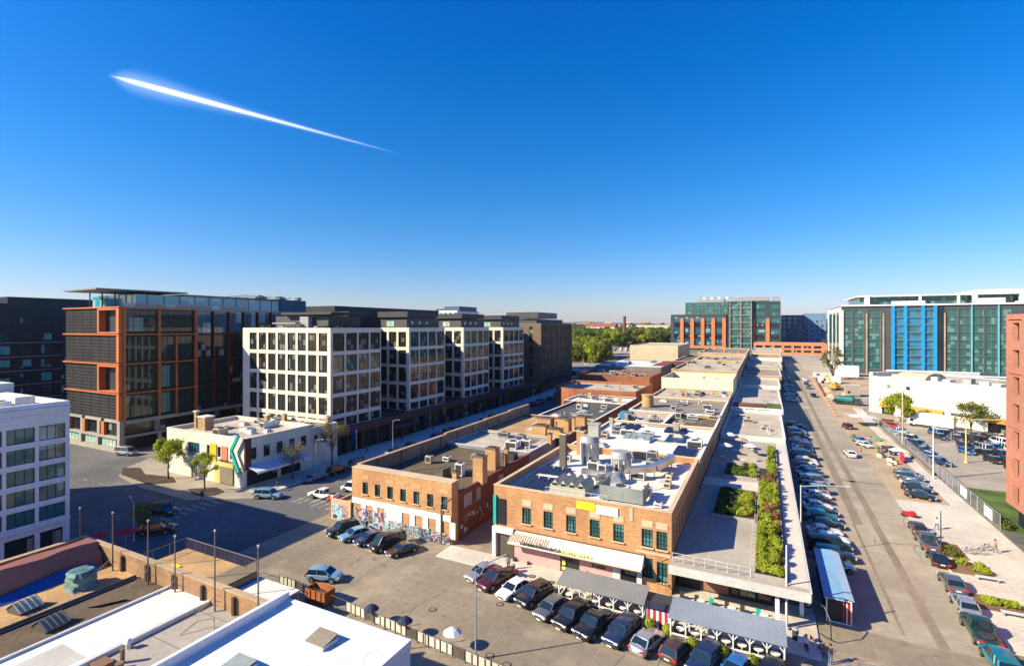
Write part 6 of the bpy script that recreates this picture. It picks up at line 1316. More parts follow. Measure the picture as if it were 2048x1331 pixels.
tree('street_tree', 'green', 'grey green tree on the pavement beyond the garage at the street end', 62, 436, 14, 7.5, 700, .8, seed=8, trunk_frac=.2)
tree('street_tree', 'olive', 'thin pale tree behind the excavator at the construction yard', 30.5, 300, 19, 5, 420, .6, seed=9, trunk_frac=.1)
for i, y_ in enumerate((120, 134, 150, 166, 182, 196)): tree('pavement_tree', 'green', ORD[i] + ' small dark tree from the near end along the podium pavement', -85.5, y_, 6.0, 1.9, 420, .2, .13, 'small trees along the podium', seed=10)
# trees of the valley, individually, then the far woods as one mass
r = random.Random(5); k = 0
spots = []
def xat(u, y_): q_ = (u - 1024) / FPX; return y_ * (q_ * math.cos(YAW) - math.sin(YAW)) / (q_ * math.sin(YAW) + math.cos(YAW))
for i in range(34): y_ = 300 + 120 * r.random(); spots.append((xat(1148 + 62 * r.random() ** 1.3, y_) , y_))
for i in range(58): y_ = 518 + 80 * r.random(); spots.append((xat(1146 + 195 * r.random(), y_), y_))
spots.sort(key=lambda p: p[1])
def uof(x, y_): return (x * math.cos(YAW) + y_ * math.sin(YAW)) / (-x * math.sin(YAW) + y_ * math.cos(YAW))
spots.sort(key=lambda p: uof(*p)); cnt = {}
for i, (x, y_) in enumerate(spots):
    leaf = ['olive', 'spring', 'spring', 'olive', 'green'][r.randrange(5)] if y_ < 500 else ['green', 'olive', 'olive', 'spring', 'dark'][r.randrange(5)]
    near_ = y_ < 500; k = (leaf, near_); cnt[k] = cnt.get(k, 0) + 1
    tree('woodland_tree', leaf, {'olive': 'olive toned', 'green': 'mid green', 'spring': 'bright spring green', 'dark': 'dark evergreen'}[leaf] + ' tree, ' + ORD[cnt[k] - 1] + ' from the left, ' + ('before the far parking lot' if near_ else 'behind the far parking lot'),
         x, y_, 16 if leaf != 'dark' else 14, 6.4 if leaf != 'dark' else 4.2, 1100, .72, gz(y_), 'belt of trees around the far parking lot', seed={'olive': 21, 'green': 22, 'spring': 23, 'dark': 24}[leaf], trunk_frac=.12, cone=leaf == 'dark')
def woods(name, leaf, n, xr, yr, hr, ls, per, seed, zf):
    q = random.Random(seed); m_ = MB()
    for i in range(n):
        y_ = q.uniform(*yr); f = (y_ - yr[0]) / max(1, (yr[1] - yr[0])); x = q.uniform(*xr) * (1 + .0 * f); h = q.uniform(*hr); z = zf(x, y_)
        for j in range(per):
            v = Vector((q.gauss(0, 1), q.gauss(0, 1), abs(q.gauss(0, 1)))).normalized(); c = Vector((x + v.x * h * .42, y_ + v.y * h * .42, z + h * .28 + v.z * h * .6)); u = v.orthogonal().normalized(); w = v.cross(u); s_ = ls * q.uniform(.6, 1.3)
            m_.quad(c - u * s_, c - w * s_, c + u * s_, c + w * s_)
    return struct(name, m_, lf[leaf], 'stuff')
woods('woods', 'olive', 330, (-420, -60), (520, 900), (9, 14), 1.7, 46, 1, lambda x, y: gz(y)); woods('woods', 'green', 260, (-420, -40), (540, 880), (9, 14), 1.7, 46, 2, lambda x, y: gz(y))
woods('far_woods', 'olive', 420, (-900, 420), (950, 2050), (14, 22), 3.6, 26, 3, lambda x, y: 18); woods('far_woods', 'green', 420, (-900, 420), (950, 2050), (14, 22), 3.6, 26, 4, lambda x, y: 18)
woods('far_woods', 'spring', 120, (-800, 420), (900, 1700), (12, 18), 3.0, 26, 6, lambda x, y: 18); woods('roadside_woods', 'green', 110, (50, 190), (520, 900), (9, 14), 1.8, 40, 7, lambda x, y: gz(y))
# garden planting on the roof terrace: dense ground planting, one mass per bed and colour
def planting(name, leaf, x0, x1, y0, y1, z, h, n, ls, seed, lump=1.3):
    q = random.Random(seed); m_ = MB(); cs_ = [(q.uniform(x0 + .2, x1 - .2), q.uniform(y0 + .2, y1 - .2), q.uniform(.55, 1.) * h) for _ in range(max(4, int((x1 - x0) * (y1 - y0) / lump)))]
    for i in range(n):
        cx, cy, ch = cs_[q.randrange(len(cs_))]; rr_ = q.uniform(.3, .75); v = Vector((q.gauss(0, 1), q.gauss(0, 1), abs(q.gauss(0, 1)) + .1)).normalized()
        c = Vector((min(max(cx + v.x * rr_, x0), x1), min(max(cy + v.y * rr_, y0), y1), z + ch * (.25 + .7 * v.z * q.uniform(.6, 1)))); nn = (v + Vector((q.uniform(-.6, .6),) * 3)).normalized(); u = nn.orthogonal().normalized(); w = nn.cross(u); s_ = ls * q.uniform(.6, 1.3)
        m_.quad(c - u * s_, c - w * s_ * .7, c + u * s_, c + w * s_ * .7)
    return struct(name, m_, lf[leaf], 'stuff')
planting('green_planting', 'spring', -.85, 1.75, 57.5, 70.5, 4.75, 1.5, 9500, .13, 1); planting('green_planting', 'spring', -.85, 1.7, 57.5, 86, 4.7, 1.2, 6500, .13, 2)
planting('reddish_planting', 'red', 0, 1.8, 70, 80, 4.75, 1.3, 2000, .13, 3); planting('reddish_planting', 'red', -.8, 1.7, 90, 96, 4.75, 1.1, 1500, .13, 4)
planting('green_planting', 'spring', -.8, 1.8, 79, 91, 4.75, 1.2, 2600, .14, 5); planting('green_planting', 'spring', .2, 1.8, 95, 118, 4.75, 1.0, 2600, .14, 6)
planting('green_planting', 'spring', -3.4, -1.2, 73.3, 85.5, 4.75, 1.1, 3600, .13, 7); planting('shaded_planting', 'green', -6.2, -3.0, 73.3, 85.5, 4.75, 1.0, 2600, .14, 8)  # darker leaves on the wall side paint in the building's shade
planting('green_planting', 'spring', -2.8, -1.3, 93.5, 101, 4.75, 1.0, 1200, .13, 9); planting('shaded_planting', 'green', -6.2, -2.8, 93.5, 101, 4.75, .9, 1600, .14, 10)
planting('roof_planting', 'olive', -119, -91.5, 87, 90.5, 29.0, 1.4, 1500, .25, 12, 6); planting('roof_planting', 'green', -97, -91.2, 87, 102, 29.0, 1.4, 1500, .25, 13, 5)
planting('verge_planting', 'olive', 20.6, 22.8, 83.6, 88.8, .15, .9, 900, .14, 14); planting('verge_planting', 'spring', 21.4, 24.2, 79.6, 82.8, .15, .9, 1100, .14, 15); planting('verge_planting', 'spring', 20.6, 24.0, 71.0, 73.4, .15, .9, 1100, .14, 16); planting('verge_planting', 'olive', 31.2, 32.6, 98, 112, .05, 1.3, 1000, .14, 17)
planting('verge_planting', 'olive', 20.5, 22.4, 150, 168, .05, .5, 500, .2, 18)
planting('under_planting', 'green', -8.6, .8, 54.2, 55.0, .15, .7, 900, .11, 19)
def bedbox(label, poly, m=soil): solo('mulch_bed', MB().prism(poly, .12, .2), m, label, 'planting bed', (poly[0][0], poly[0][1], .12))
bedbox('long dark mulch bed with the bright young tree at the left', [(-121, 58.6), (-116, 56.0), (-104, 54.8), (-101, 57.9), (-105, 59.6), (-112, 58.2), (-118, 60.4)])
bedbox('rounded dark mulch bed under the thin tree before the garage door', [(-94.8, 56.4), (-90, 55.0), (-87, 56.4), (-87.4, 58.6), (-91, 59.4)])
bedbox('mulch bed with bright plants by the parallel parked cars', [(20.4, 79), (24.4, 79), (24.4, 83), (20.4, 83)], M('dry_mulch', (.28, .17, .08), .95, .2)); bedbox('second mulch bed further towards us by the parallel parked cars', [(20.4, 70.2), (24.4, 70.2), (24.4, 73.6), (20.4, 73.6)], M('dry_mulch', None)); bedbox('sparse bed around the dark lamp post', [(19.9, 83.8), (23.4, 83.8), (23.4, 89), (19.9, 89)], M('dry_mulch', None))
for i, (x, y_) in enumerate(((23.4, 78.1), (23.0, 69.6))): 
    t = thing('bench', ['pale bench at the mulch bed further up the pavement', 'pale bench at the mulch bed nearer to us'][i], 'bench', (x, y_, .13)); lpart('seat', MB().box(-1.1, 1.1, -.25, .25, .38, .46), lmet, t); lpart('leg', MB().box(-.95, -.85, -.2, .2, 0, .38), gmet, t); lpart('leg', MB().box(.85, .95, -.2, .2, 0, .38), gmet, t)
for i, (x, y_) in enumerate(((-10.1, 50.3), (-8.3, 50.0), (-6.0, 48.9), (-3.4, 48.9), (-1.0, 48.6), (1.7, 48.2))):
    t = thing('potted_shrub', ['round shrub in a pale pot at the left end of the striped fence', 'round shrub in a pale pot at the right end of the striped fence', 'leftmost shrub along the front of the blue roofed dining shed', 'second shrub along the front of the blue roofed dining shed', 'third shrub along the front of the blue roofed dining shed', 'shrub at the right end of the blue roofed dining shed'][i], 'potted shrub', (x, y_, 0), 0, 'potted shrubs in front of the dining sheds')
    lpart('pot', MB().cyl(0, 0, 0, .5, .28, 12, .38), plw, t); q = random.Random(40 + i); m_ = MB()
    for _ in range(420):
        v = Vector((q.gauss(0, 1), q.gauss(0, 1), q.gauss(0, 1))).normalized(); c = Vector((0, 0, 1.0)) + v * .52 * q.uniform(.75, 1.1); u = v.orthogonal().normalized(); w = v.cross(u); m_.quad(c - u * .09, c - w * .07, c + u * .09, c + w * .07)
    lpart('foliage', m_, lf['spring'], t)
# ------------------------------------------------------------------ roof equipment
def hvac(x, y, z, w, d, h, label, mt=None, cap=None, rz=0):
    t = thing('roof_unit', label, 'roof unit', (x, y, z), rz); mt = mt or lmet
    lpart('casing', MB().box(-w / 2, w / 2, -d / 2, d / 2, .12, h), mt, t)
    lpart('base', MB().box(-w / 2 + .05, w / 2 - .05, -d / 2 + .05, d / 2 - .05, 0, .119), dmet, t)
    lpart('grille', MB().box(-w / 2 + .12, w / 2 - .12, -d / 2 - .03, -d / 2, .3, h - .15), dmet, t)
    if cap != 0: lpart('fan', MB().cyl(0, 0, h, h + .1, min(w, d) * .34, 14), dmet, t)
    return t
def stackbox(x, y, z, w, d, h, label, mt, capm=None, name='chimney'):
    t = thing(name, label, name.replace('_', ' '), (x, y, z)); lpart('shaft', MB().box(-w / 2, w / 2, -d / 2, d / 2, 0, h), mt, t)
    lpart('cap', MB().box(-w / 2 - .08, w / 2 + .08, -d / 2 - .08, d / 2 + .08, h + .002, h + .16), capm or stone, t); lpart('flue', MB().box(-w * .28, w * .28, -d * .28, d * .28, h + .16, h + .3), dmet, t); return t
def vent(x, y, z, label, h=.7, r_=.16, grp=None):
    t = thing('vent_pipe', label, 'vent pipe', (x, y, z), 0, grp); lpart('pipe', MB().cyl(0, 0, 0, h, r_, 8), lmet, t); lpart('cowl', MB().cyl(0, 0, h, h + .16, r_ * 1.7, 10, r_ * .6), gmet, t); return t
def duct(pts, w, label, z):
    m_ = MB(); 
    for a, b in zip(pts, pts[1:]): m_.bar(a, b, w, w * .8)
    for p in pts: m_.box(p[0] - .07, p[0] + .07, p[1] - .07, p[1] + .07, z, p[2])
    return solo('duct', m_, steel, label, 'duct', (pts[0][0], pts[0][1], z))
def solar(x0, x1, y0, y1, z, nx, ny, label, tilt=.35):
    t = thing('solar_array', label, 'solar panels', ((x0 + x1) / 2, (y0 + y1) / 2, z)); ox, oy = (x0 + x1) / 2, (y0 + y1) / 2
    w, d = (x1 - x0) / nx, (y1 - y0) / ny; pm_ = M('solar_cell', (.02, .03, .065), .25, .1, 1, spec=.7)
    for i in range(nx):
        for j in range(ny):
            a, b = x0 - ox + i * w + .07, x0 - ox + (i + 1) * w - .07; c, e = y0 - oy + j * d + .06, y0 - oy + (j + 1) * d - .3
            lpart('panel', MB().quad((a, c, .12), (b, c, .12), (b, e, .12 + tilt), (a, e, .12 + tilt)).quad((a, e, .09 + tilt), (b, e, .09 + tilt), (b, c, .09), (a, c, .09)), pm_, t)
    lpart('rack', MB().box(x0 - ox, x1 - ox, -.05, .05, 0, .1).box(-.05, .05, y0 - oy, -.051, 0, .1).box(-.05, .05, .051, y1 - oy, 0, .1), lmet, t); return t
Z = 8.25
solar(-30.2, -25.8, 60.0, 66.6, Z, 3, 6, 'near solar array on the left front of the brick shop roof'); solar(-30.2, -25.8, 68.6, 72.2, Z, 3, 3, 'smaller solar array behind the near one on the brick shop roof')
solar(-17.2, -13.4, 99.0, 105.5, 8.05, 2, 1, 'large dark pair of panels on the white roof right of the skylights', .2); solar(-18.8, -14.5, 107.4, 112.2, 8.05, 3, 3, 'far right solar array on the white roof'); solar(-28.6, -24.2, 106.8, 112.4, 8.05, 3, 4, 'far left solar array on the white roof')
solar(-14.2, -10.6, 89.4, 95.6, 8.05, 2, 3, 'solar array near the right edge of the white roof, closest to the brick shop'); 
t = thing('skylight_house', 'pale green glazed roof lantern with pointed gables on the brick shop', 'roof lantern', (-22.8, 63.6, Z))
lpart('wall', MB().box(-2.5, 2.3, -1.9, 2.0, 0, 1.0), M('lantern_wall', (.42, .42, .33), .8, .1), t)
for i in range(4):
    a = -2.4 + i * 1.18; lpart('gable', MB().ring([[(a, -1.9, 1.0), (a + .59, -1.9, 1.75), (a + 1.18, -1.9, 1.0)], [(a, 2.0, 1.0), (a + .59, 2.0, 1.75), (a + 1.18, 2.0, 1.0)]], smooth=False), M('lantern_roof', (.50, .49, .36), .6, .12), t)
    lpart('dark_gable_pane', MB().prism([(a + .25, -1.93), (a + .95, -1.93), (a + .95, -1.905), (a + .25, -1.905)], 1.02, 1.3), gD, t)
t = thing('equipment_screen', 'open grey green metal screen around plant at the front of the brick shop roof', 'plant screen', (-15.8, 64.2, Z))
mm_ = M('screen_metal', (.30, .33, .31), .6, .15, .8, streak=.3)
lpart('panel', MB().box(-2.8, 2.6, -2.45, -2.36, .2, 1.9), mm_, t); lpart('panel', MB().box(-2.8, -2.71, -2.35, 2.3, .2, 1.9), mm_, t); lpart('panel', MB().box(2.51, 2.6, -2.35, 1.2, .2, 1.9), mm_, t)
for x in (-2.7, -.1, 2.5): lpart('leg', MB().box(x - .05, x + .05, -2.35, -2.25, 0, .2), dmet, t)
hvac(-16.6, 64.3, Z, 2.2, 1.8, 1.3, 'grey unit inside the metal screen on the brick shop'); hvac(-13.6, 66.0, Z, 1.2, 1.2, 1.1, 'white unit right of the metal screen on the brick shop', white)
for i, (x, y_, r_, zt, lab) in enumerate(((-25.0, 77.6, 1.45, 12.6, 'taller of two shiny ribbed metal exhaust towers on the brick shop'), (-19.4, 75.6, 1.45, 11.2, 'shorter of two shiny ribbed metal exhaust towers on the brick shop'))):
    t = thing('exhaust_tower', lab, 'exhaust tower', (x, y_, Z)); hh2 = zt - Z
    lpart('drum', MB().cyl(0, 0, 0, hh2 - .9, r_, 18), steel, t)
    rb_ = MB()
    for k in range(12): a = k * PI / 6; rb_.box(r_ * math.cos(a) - .07, r_ * math.cos(a) + .07, r_ * math.sin(a) - .07, r_ * math.sin(a) + .07, .1, hh2 - .9)
    lpart('rib', rb_, lmet, t); lpart('hood', MB().cyl(0, 0, hh2 - .899, hh2, r_ * 1.12, 12, r_ * .9), gmet, t)
    if i == 0: lpart('upper_box', MB().box(-.2, 1.5, -.2, 1.3, hh2 - .5, hh2 + 1.8).box(-.3, 1.6, -.3, 1.4, hh2 + 1.801, hh2 + 1.95), M('duct_box', (.42, .43, .40), .6, .1), t)
    lpart('opening', MB().box(-.5, .1, -r_ - .06, -r_ - .0, .3, 1.3).box(.4, .8, -r_ - .04, -r_ + .3, .3, 1.3), dmet, t)
stackbox(-28.0, 73.8, Z, 1.0, .8, 5.0, 'tall dark square chimney on the left of the brick shop roof', M('dark_chimney', (.13, .115, .10), .85, .12, 1, streak=.3)); stackbox(-27.9, 82.2, Z, 1.3, 1.3, 3.9, 'orange brick chimney behind the exhaust towers at the rear of the brick shop', brO)
duct([(-17.2, 71.6, 9.6), (-14.2, 74.0, 9.7), (-12.8, 80.2, 9.7), (-13.2, 82.0, 9.6)], 1.1, 'long bent galvanised duct on the right of the brick shop roof', Z)
duct([(-23.8, 70.5, 9.0), (-18.2, 70.0, 9.0)], .8, 'straight galvanised duct in front of the exhaust towers', Z); duct([(-20.8, 67.8, 8.9), (-20.4, 73.8, 9.2)], .6, 'short duct between lantern and towers', Z)
t = solo('round_cowl', MB().ring([[(-18.2 + 1.0 * math.cos(a) * k_, 68.4 + j * .7, Z + .1 + 1.5 * max(0, math.sin(a)) * k_) for a in [PI * i / 8 for i in range(9)]] for j, k_ in enumerate((.8, 1, 1, .85))]), M('cowl_blue_grey', (.33, .38, .42), .4, .1, metal=.5), 'rounded blue grey cowl beside the metal screen', 'cowl', (-18.2, 68.4, Z))
for i, (x, y_, w, d, h, mt) in enumerate(((-23.0, 73.4, 1.6, 1.3, 1.5, None), (-21.2, 72.0, 1.2, 1.1, 1.7, white), (-16.2, 72.6, 2.0, 1.5, 1.1, None), (-15.0, 78.5, 2.2, 2.4, 1.4, gmet), (-11.8, 70.5, .9, 1.6, .8, stone), (-12.2, 74.6, .8, 1.8, .7, stone), (-20.4, 81.0, 3.0, 1.6, 1.0, None), (-16.0, 81.8, 1.6, 1.3, 1.9, gmet), (-24.6, 68.2, 1.0, 1.0, .8, white), (-28.6, 77.0, 1.4, 1.2, 1.0, None), (-11.5, 62.2, .9, .8, .6, white))):
    hvac(x, y_, Z, w, d, h, ['grey unit just in front of the taller exhaust tower', 'tall white unit between the two exhaust towers', 'flat grey unit in front of the bent duct', 'broad grey unit right of the shorter exhaust tower', 'narrow tan unit near the right edge of the brick shop roof', 'second narrow tan unit further back near the right edge of the brick shop roof',
         'wide low unit at the rear wall of the brick shop', 'tall dark grey unit at the rear wall of the brick shop', 'small white unit between the two solar arrays and the lantern', 'grey unit by the tall dark chimney', 'small white box at the front right corner of the brick shop roof'][i], mt)
rr_ = thing('roof_rail', 'thin metal guard rail along the front edge of the brick shop roof', 'railing', (-21, 59.6, Z)); mr = MB()
for i in range(9): mr.tube((-4 + i, 0, 0), (-4 + i, 0, 1.35), .03, n=5)
for z in (.8, 1.33): mr.tube((-4, 0, z), (4, 0, z), .03, n=5)
lpart('rail', mr, lmet, rr_)
q = random.Random(50)
def hatches(desc, x0, x1, y0, y1, z, n, seed, kinds_='huvb'):
    q = random.Random(seed)
    for i in range(n):
        x, y_ = q.uniform(x0, x1), q.uniform(y0, y1); k = kinds_[i % len(kinds_)]; wd = ['nearest', 'next', 'third', 'fourth', 'fifth', 'sixth', 'seventh', 'eighth', 'ninth', 'tenth', 'eleventh', 'twelfth'][i]
        if k == 'h': hvac(x, y_, z, q.uniform(1.2, 2.6), q.uniform(1.1, 2.2), q.uniform(.8, 1.5), f'{wd} boxy unit on {desc}', q.choice((None, white, gmet, stone)))
        elif k == 'u': vent(x, y_, z, f'{wd} fitting, slim vent pipe, on {desc}', q.uniform(.5, 1.1))
        elif k == 'v': stackbox(x, y_, z, q.uniform(.7, 1.2), q.uniform(.7, 1.1), q.uniform(1.0, 1.9), f'{wd} fitting, short square stack, on {desc}', q.choice((brT, brO, conm)))
        else:
            t = thing('skylight', f'{wd} fitting, low skylight, on {desc}', 'skylight', (x, y_, z)); w, d = q.uniform(1.4, 2.6), q.uniform(1.2, 2.4)
            lpart('kerb', MB().box(-w / 2, w / 2, -d / 2, d / 2, 0, .35), lmet, t); lpart('pane', MB().ring([[(-w / 2, -d / 2, .352), (w / 2, -d / 2, .352), (w / 2, d / 2, .352), (-w / 2, d / 2, .352)], [(-w / 4, -d / 4, .7), (w / 4, -d / 4, .7), (w / 4, d / 4, .7), (-w / 4, d / 4, .7)]], smooth=False), M('skylight_dome', (.50, .50, .47), .35, .1), t)
t = thing('long_skylight', 'four pane green glazed skylight in the middle of the white roof', 'skylight', (-22, 98.2, 8.05)); lpart('kerb', MB().box(-2.6, 2.6, -2, 2, 0, .5), white, t)
for i in range(4): lpart('pane', MB().quad((-2.5 + i * 1.27, -1.9, .52), (-1.35 + i * 1.27, -1.9, .52), (-1.35 + i * 1.27, 1.9, .95), (-2.5 + i * 1.27, 1.9, .95)), M('skylight_green', (.30, .38, .33), .3, .1), t)
hatches('the white solar roof behind the brick shop', -30.5, -11, 88, 113.5, 8.05, 12, 61, 'hbhv'); hatches('the cluttered pale roof in the right hand row', -30.6, -22, 116, 130, 7.75, 9, 62, 'hvhb'); hatches('the dark sunken roof in the right hand row', -19.5, -10.6, 127.5, 130.2, 7.7, 5, 63, 'h')
hatches('the banded roof in the right hand row', -30.6, -11, 133, 157, 7.9, 10, 64, 'hubh'); hatches('the light roof below the cream wall', -30, -11, 160, 180, 8.1, 9, 65, 'hvhb'); hatches('the roof behind the cream wall', -31, -11, 184, 205, 9.2, 6, 66, 'hv')
hatches('the broad roof behind the orange wall', -31, -11, 210, 260, 12.5, 9, 67, 'hhv'); hatches('the far grey roof in the right hand row', -30, -11, 264, 298, 12.8, 7, 68, 'h'); hatches('the farthest roof of the right hand row', -32, -11, 303, 370, 14.4, 9, 69, 'hv')
hatches('the pale grey roof behind the brown one', -55, -40, 86, 96, 6.55, 6, 70, 'huh'); hatches('the half dark roof in the left hand row', -51, -38.5, 122, 146, 6.6, 8, 71, 'hub'); hatches('the white roof before the curved wall', -54, -38, 150, 162, 6.65, 8, 72, 'huv')
hatches('the roof of the curved brick shop', -62, -40, 170, 190, 7.7, 7, 73, 'uhv'); hatches('the brown roof of the second brick hall', -68, -43, 209, 230, 8.7, 10, 74, 'hh'); hatches('the white roof of the blue trimmed hall', -72, -51, 243, 286, 10.65, 5, 75, 'h')
hatches('the roof of the cream corner shop', -107, -88, 64, 75.5, 8.4, 11, 76, 'hbu'); hatches('the rear wing roof of the cream corner shop', -103, -88, 78, 84, 7.8, 6, 77, 'hv'); hatches('the pavilion roof beyond the garden terrace', -8, 3, 127, 159, 5.15, 6, 78, 'uh')
hatches('the nearest pale gridded block', -112, -93, 87.5, 91, 28.7, 7, 79, 'hu'); hatches('the white warehouse roof', -118, -86, 19, 29, 19.6, 4, 80, 'hu')
# tan brick boxes and chimneys of the left row
for i, (x, y_, z, w, d, h, lab) in enumerate(((-37.7 - .9, 66.4, 6.3, 1.7, 1.5, 4.0, 'large square orange chimney on the right edge of the brown roof'), (-40.4, 73.6, 6.3, 1.9, 1.6, 3.5, 'capped orange chimney behind the large one on the brown roof'), (-39.3, 60.6, 6.3, .7, .6, 3.0, 'slim orange chimney at the front right of the brown roof'),
        (-39.2, 76.4, 6.3, .6, .6, 2.9, 'slim brown chimney at the rear right of the brown roof'), (-42.6, 99.0, 6.65, 3.0, 2.4, 2.3, 'broad tan brick box, front left of the cluster of brick chimneys'), (-39.0, 98.2, 6.65, 2.8, 2.2, 2.0, 'tan brick box, front right of the cluster of brick chimneys'),
        (-44.6, 106.4, 6.65, 3.2, 2.4, 2.5, 'tan brick box, rear left of the cluster of brick chimneys'), (-40.6, 107.4, 6.65, 3.0, 2.4, 2.6, 'tan brick box, rear right of the cluster of brick chimneys'), (-38.2, 112.5, 6.65, 2.2, 2.0, 2.4, 'last tan brick box at the right edge behind the cluster'),
        (-38.0, 102.6, 6.65, .7, .6, 3.0, 'slim tan chimney at the right edge inside the cluster'), (-37.8, 106.0, 6.65, .6, .6, 3.1, 'second slim tan chimney at the right edge inside the cluster'), (-38.2, 93.2, 6.6, .8, .8, 2.0, 'short tan stub chimney before the cluster'))):
    stackbox(x, y_, z, w, d, h, lab, M('tan_orange_brick', (.60, .36, .17), .88, .1, .5, brick=(.62, .2), streak=.2), M('brown_cap', (.2, .13, .08), .8))
solo('round_brick_drum', MB().cyl(-28.8, 141, 8.0, 11.0, 1.6, 14, 1.5).cyl(-28.8, 141, 11.0, 11.3, 1.7, 14), M('tan_orange_brick', None), 'round rust and tan drum at the left edge of the banded roof', 'roof drum', (-28.8, 141, 8.0))
solo('blue_tank', MB().box(-31, -28.2, 119.5, 122, 7.8, 9.6), PLAIN('tank_blue', (.04, .22, .38), .6), 'small blue box tank at the left edge of the cluttered pale roof', 'tank', (-29.6, 120.7, 7.8))
t = thing('roof_wedge', 'dark sided wedge shaped roof hatch on the brown roof', 'roof hatch', (-45.6, 66.2, 6.32)); lpart('body', MB().ring([[(-1.6, -1.1, 0), (1.1, -1.1, 0), (1.1, -1.1, 1.5)], [(-1.6, 1.1, 0), (1.1, 1.1, 0), (1.1, 1.1, 1.5)]], smooth=False), M('wedge_felt', (.16, .13, .09), .9), t)
for i, (x, y_, w, d, h, lab) in enumerate(((-43.2, 68.0, 1.3, 1.1, 2.0, 'tall white roof unit next to the wedge hatch'), (-41.6, 69.2, 2.4, .8, .7, 'long low grey unit behind the tall white one'), (-52.0, 72.0, 1.1, 1.0, 1.3, 'pale unit at the left side of the brown roof'), (-50.0, 74.4, 1.2, 1.0, .8, 'small unit near the left rear of the brown roof'), (-45.6, 77.6, 2.0, 1.4, 1.0, 'dark topped unit at the rear of the brown roof'), (-40.6, 80.5, 2.2, 1.6, 1.2, 'dark unit at the rear right of the brown roof'))): hvac(x, y_, 6.32, w, d, h, lab, [white, gmet, stone, white, gmet, dmet][i])
for i in range(7): hvac(-138.6 - 2.2 * (i % 3), 104 + i * 2.4, 38.5, 1.6, 1.4, .9, f'{ORD[i]} small unit along the top of the blue grey penthouse', gmet)
for i, (a, b, z, lab) in enumerate((((-30.6, 74.6), (-26.0, 67.6), Z, 'black cable from the dark chimney to the solar arrays'), ((-18.0, 61.0), (-11.0, 72.0), Z, 'black cable along the right front of the brick shop roof'), ((-54, 64), (-42, 79), 6.32, 'black cable across the brown roof'), ((-45.8, 16), (-38.4, 26), 3.92, 'thin cable across the panelled roof'))):
    q = random.Random(i + 90); pts = []
    for k_ in range(13): t_ = k_ / 12; pts.append((a[0] + (b[0] - a[0]) * t_ + q.gauss(0, .22), a[1] + (b[1] - a[1]) * t_ + q.gauss(0, .22), z + .03))
    solo('cable', MB().path(pts, .03, 5), dmet, lab, 'cable', (a[0], a[1], z))
# ------------------------------------------------------------------ terrace furniture
for i, (x, y_) in enumerate(((-6.9, 108.5), (-4.4, 115.2), (-6.8, 119.5), (-2.6, 110.2))): umbrella(x, y_, 4.41, 1.35, [whc, PLAIN('tan_cloth', (.45, .33, .22), .8), whc, whc][i], ['nearest white umbrella', 'tan umbrella', 'farthest white umbrella', 'white umbrella nearest the green bed'][i] + ' on the far terrace patio', 2.5)
def tset(x, y, z, label, c):
    t = thing('table', label, 'table', (x, y, z), 0, 'tables on the terrace and pavement'); lpart('top', MB().cyl(0, 0, .72, .76, .42, 12), c, t); lpart('leg', MB().cyl(0, 0, 0, .72, .04, 6), dmet, t)
def chair(x, y, z, rz, label, c):
    t = thing('chair', label, 'chair', (x, y, z), rz, 'patio chairs'); lpart('seat', MB().box(-.22, .22, -.22, .22, .42, .47), c, t); lpart('backrest', MB().box(-.22, .22, .18, .23, .48, .9), c, t)
    for a in (-.18, .18):
        for b in (-.18, .18): lpart('leg', MB().box(a - .02, a + .02, b - .02, b + .02, 0, .42), c, t)
for i in range(6): tset(-7.6 + i * 1.5, 56.9 + .15 * (i % 2), .13, ORD[i] + ' patio table from the left under the terrace canopy', white if i % 2 else dmet)
for i in range(12): chair(-8.1 + i * .75, 56.5 if i % 2 else 57.6, .13, 0 if i % 2 == 0 else PI, ORD[i] + ' patio chair from the left under the terrace canopy', white if i % 6 == 1 else dmet if i % 6 != 4 else tl)
for i, (x, y_) in enumerate(((-7.2, 104.5), (-3.8, 103.6), (-5.4, 111), (-2.4, 113.6), (-3.2, 118))): tset(x, y_, 4.41, ORD[i] + ' table from the near end on the far terrace patio', white)
for i, (x, y_) in enumerate(((3.0, 54.6), (3.9, 55.6), (4.6, 54.4))): chair(x, y_, .02, i * 2., ['left', 'middle', 'right'][i] + ' loose chair at the terrace corner', [white, M('tan_orange_brick', None), dmet][i])
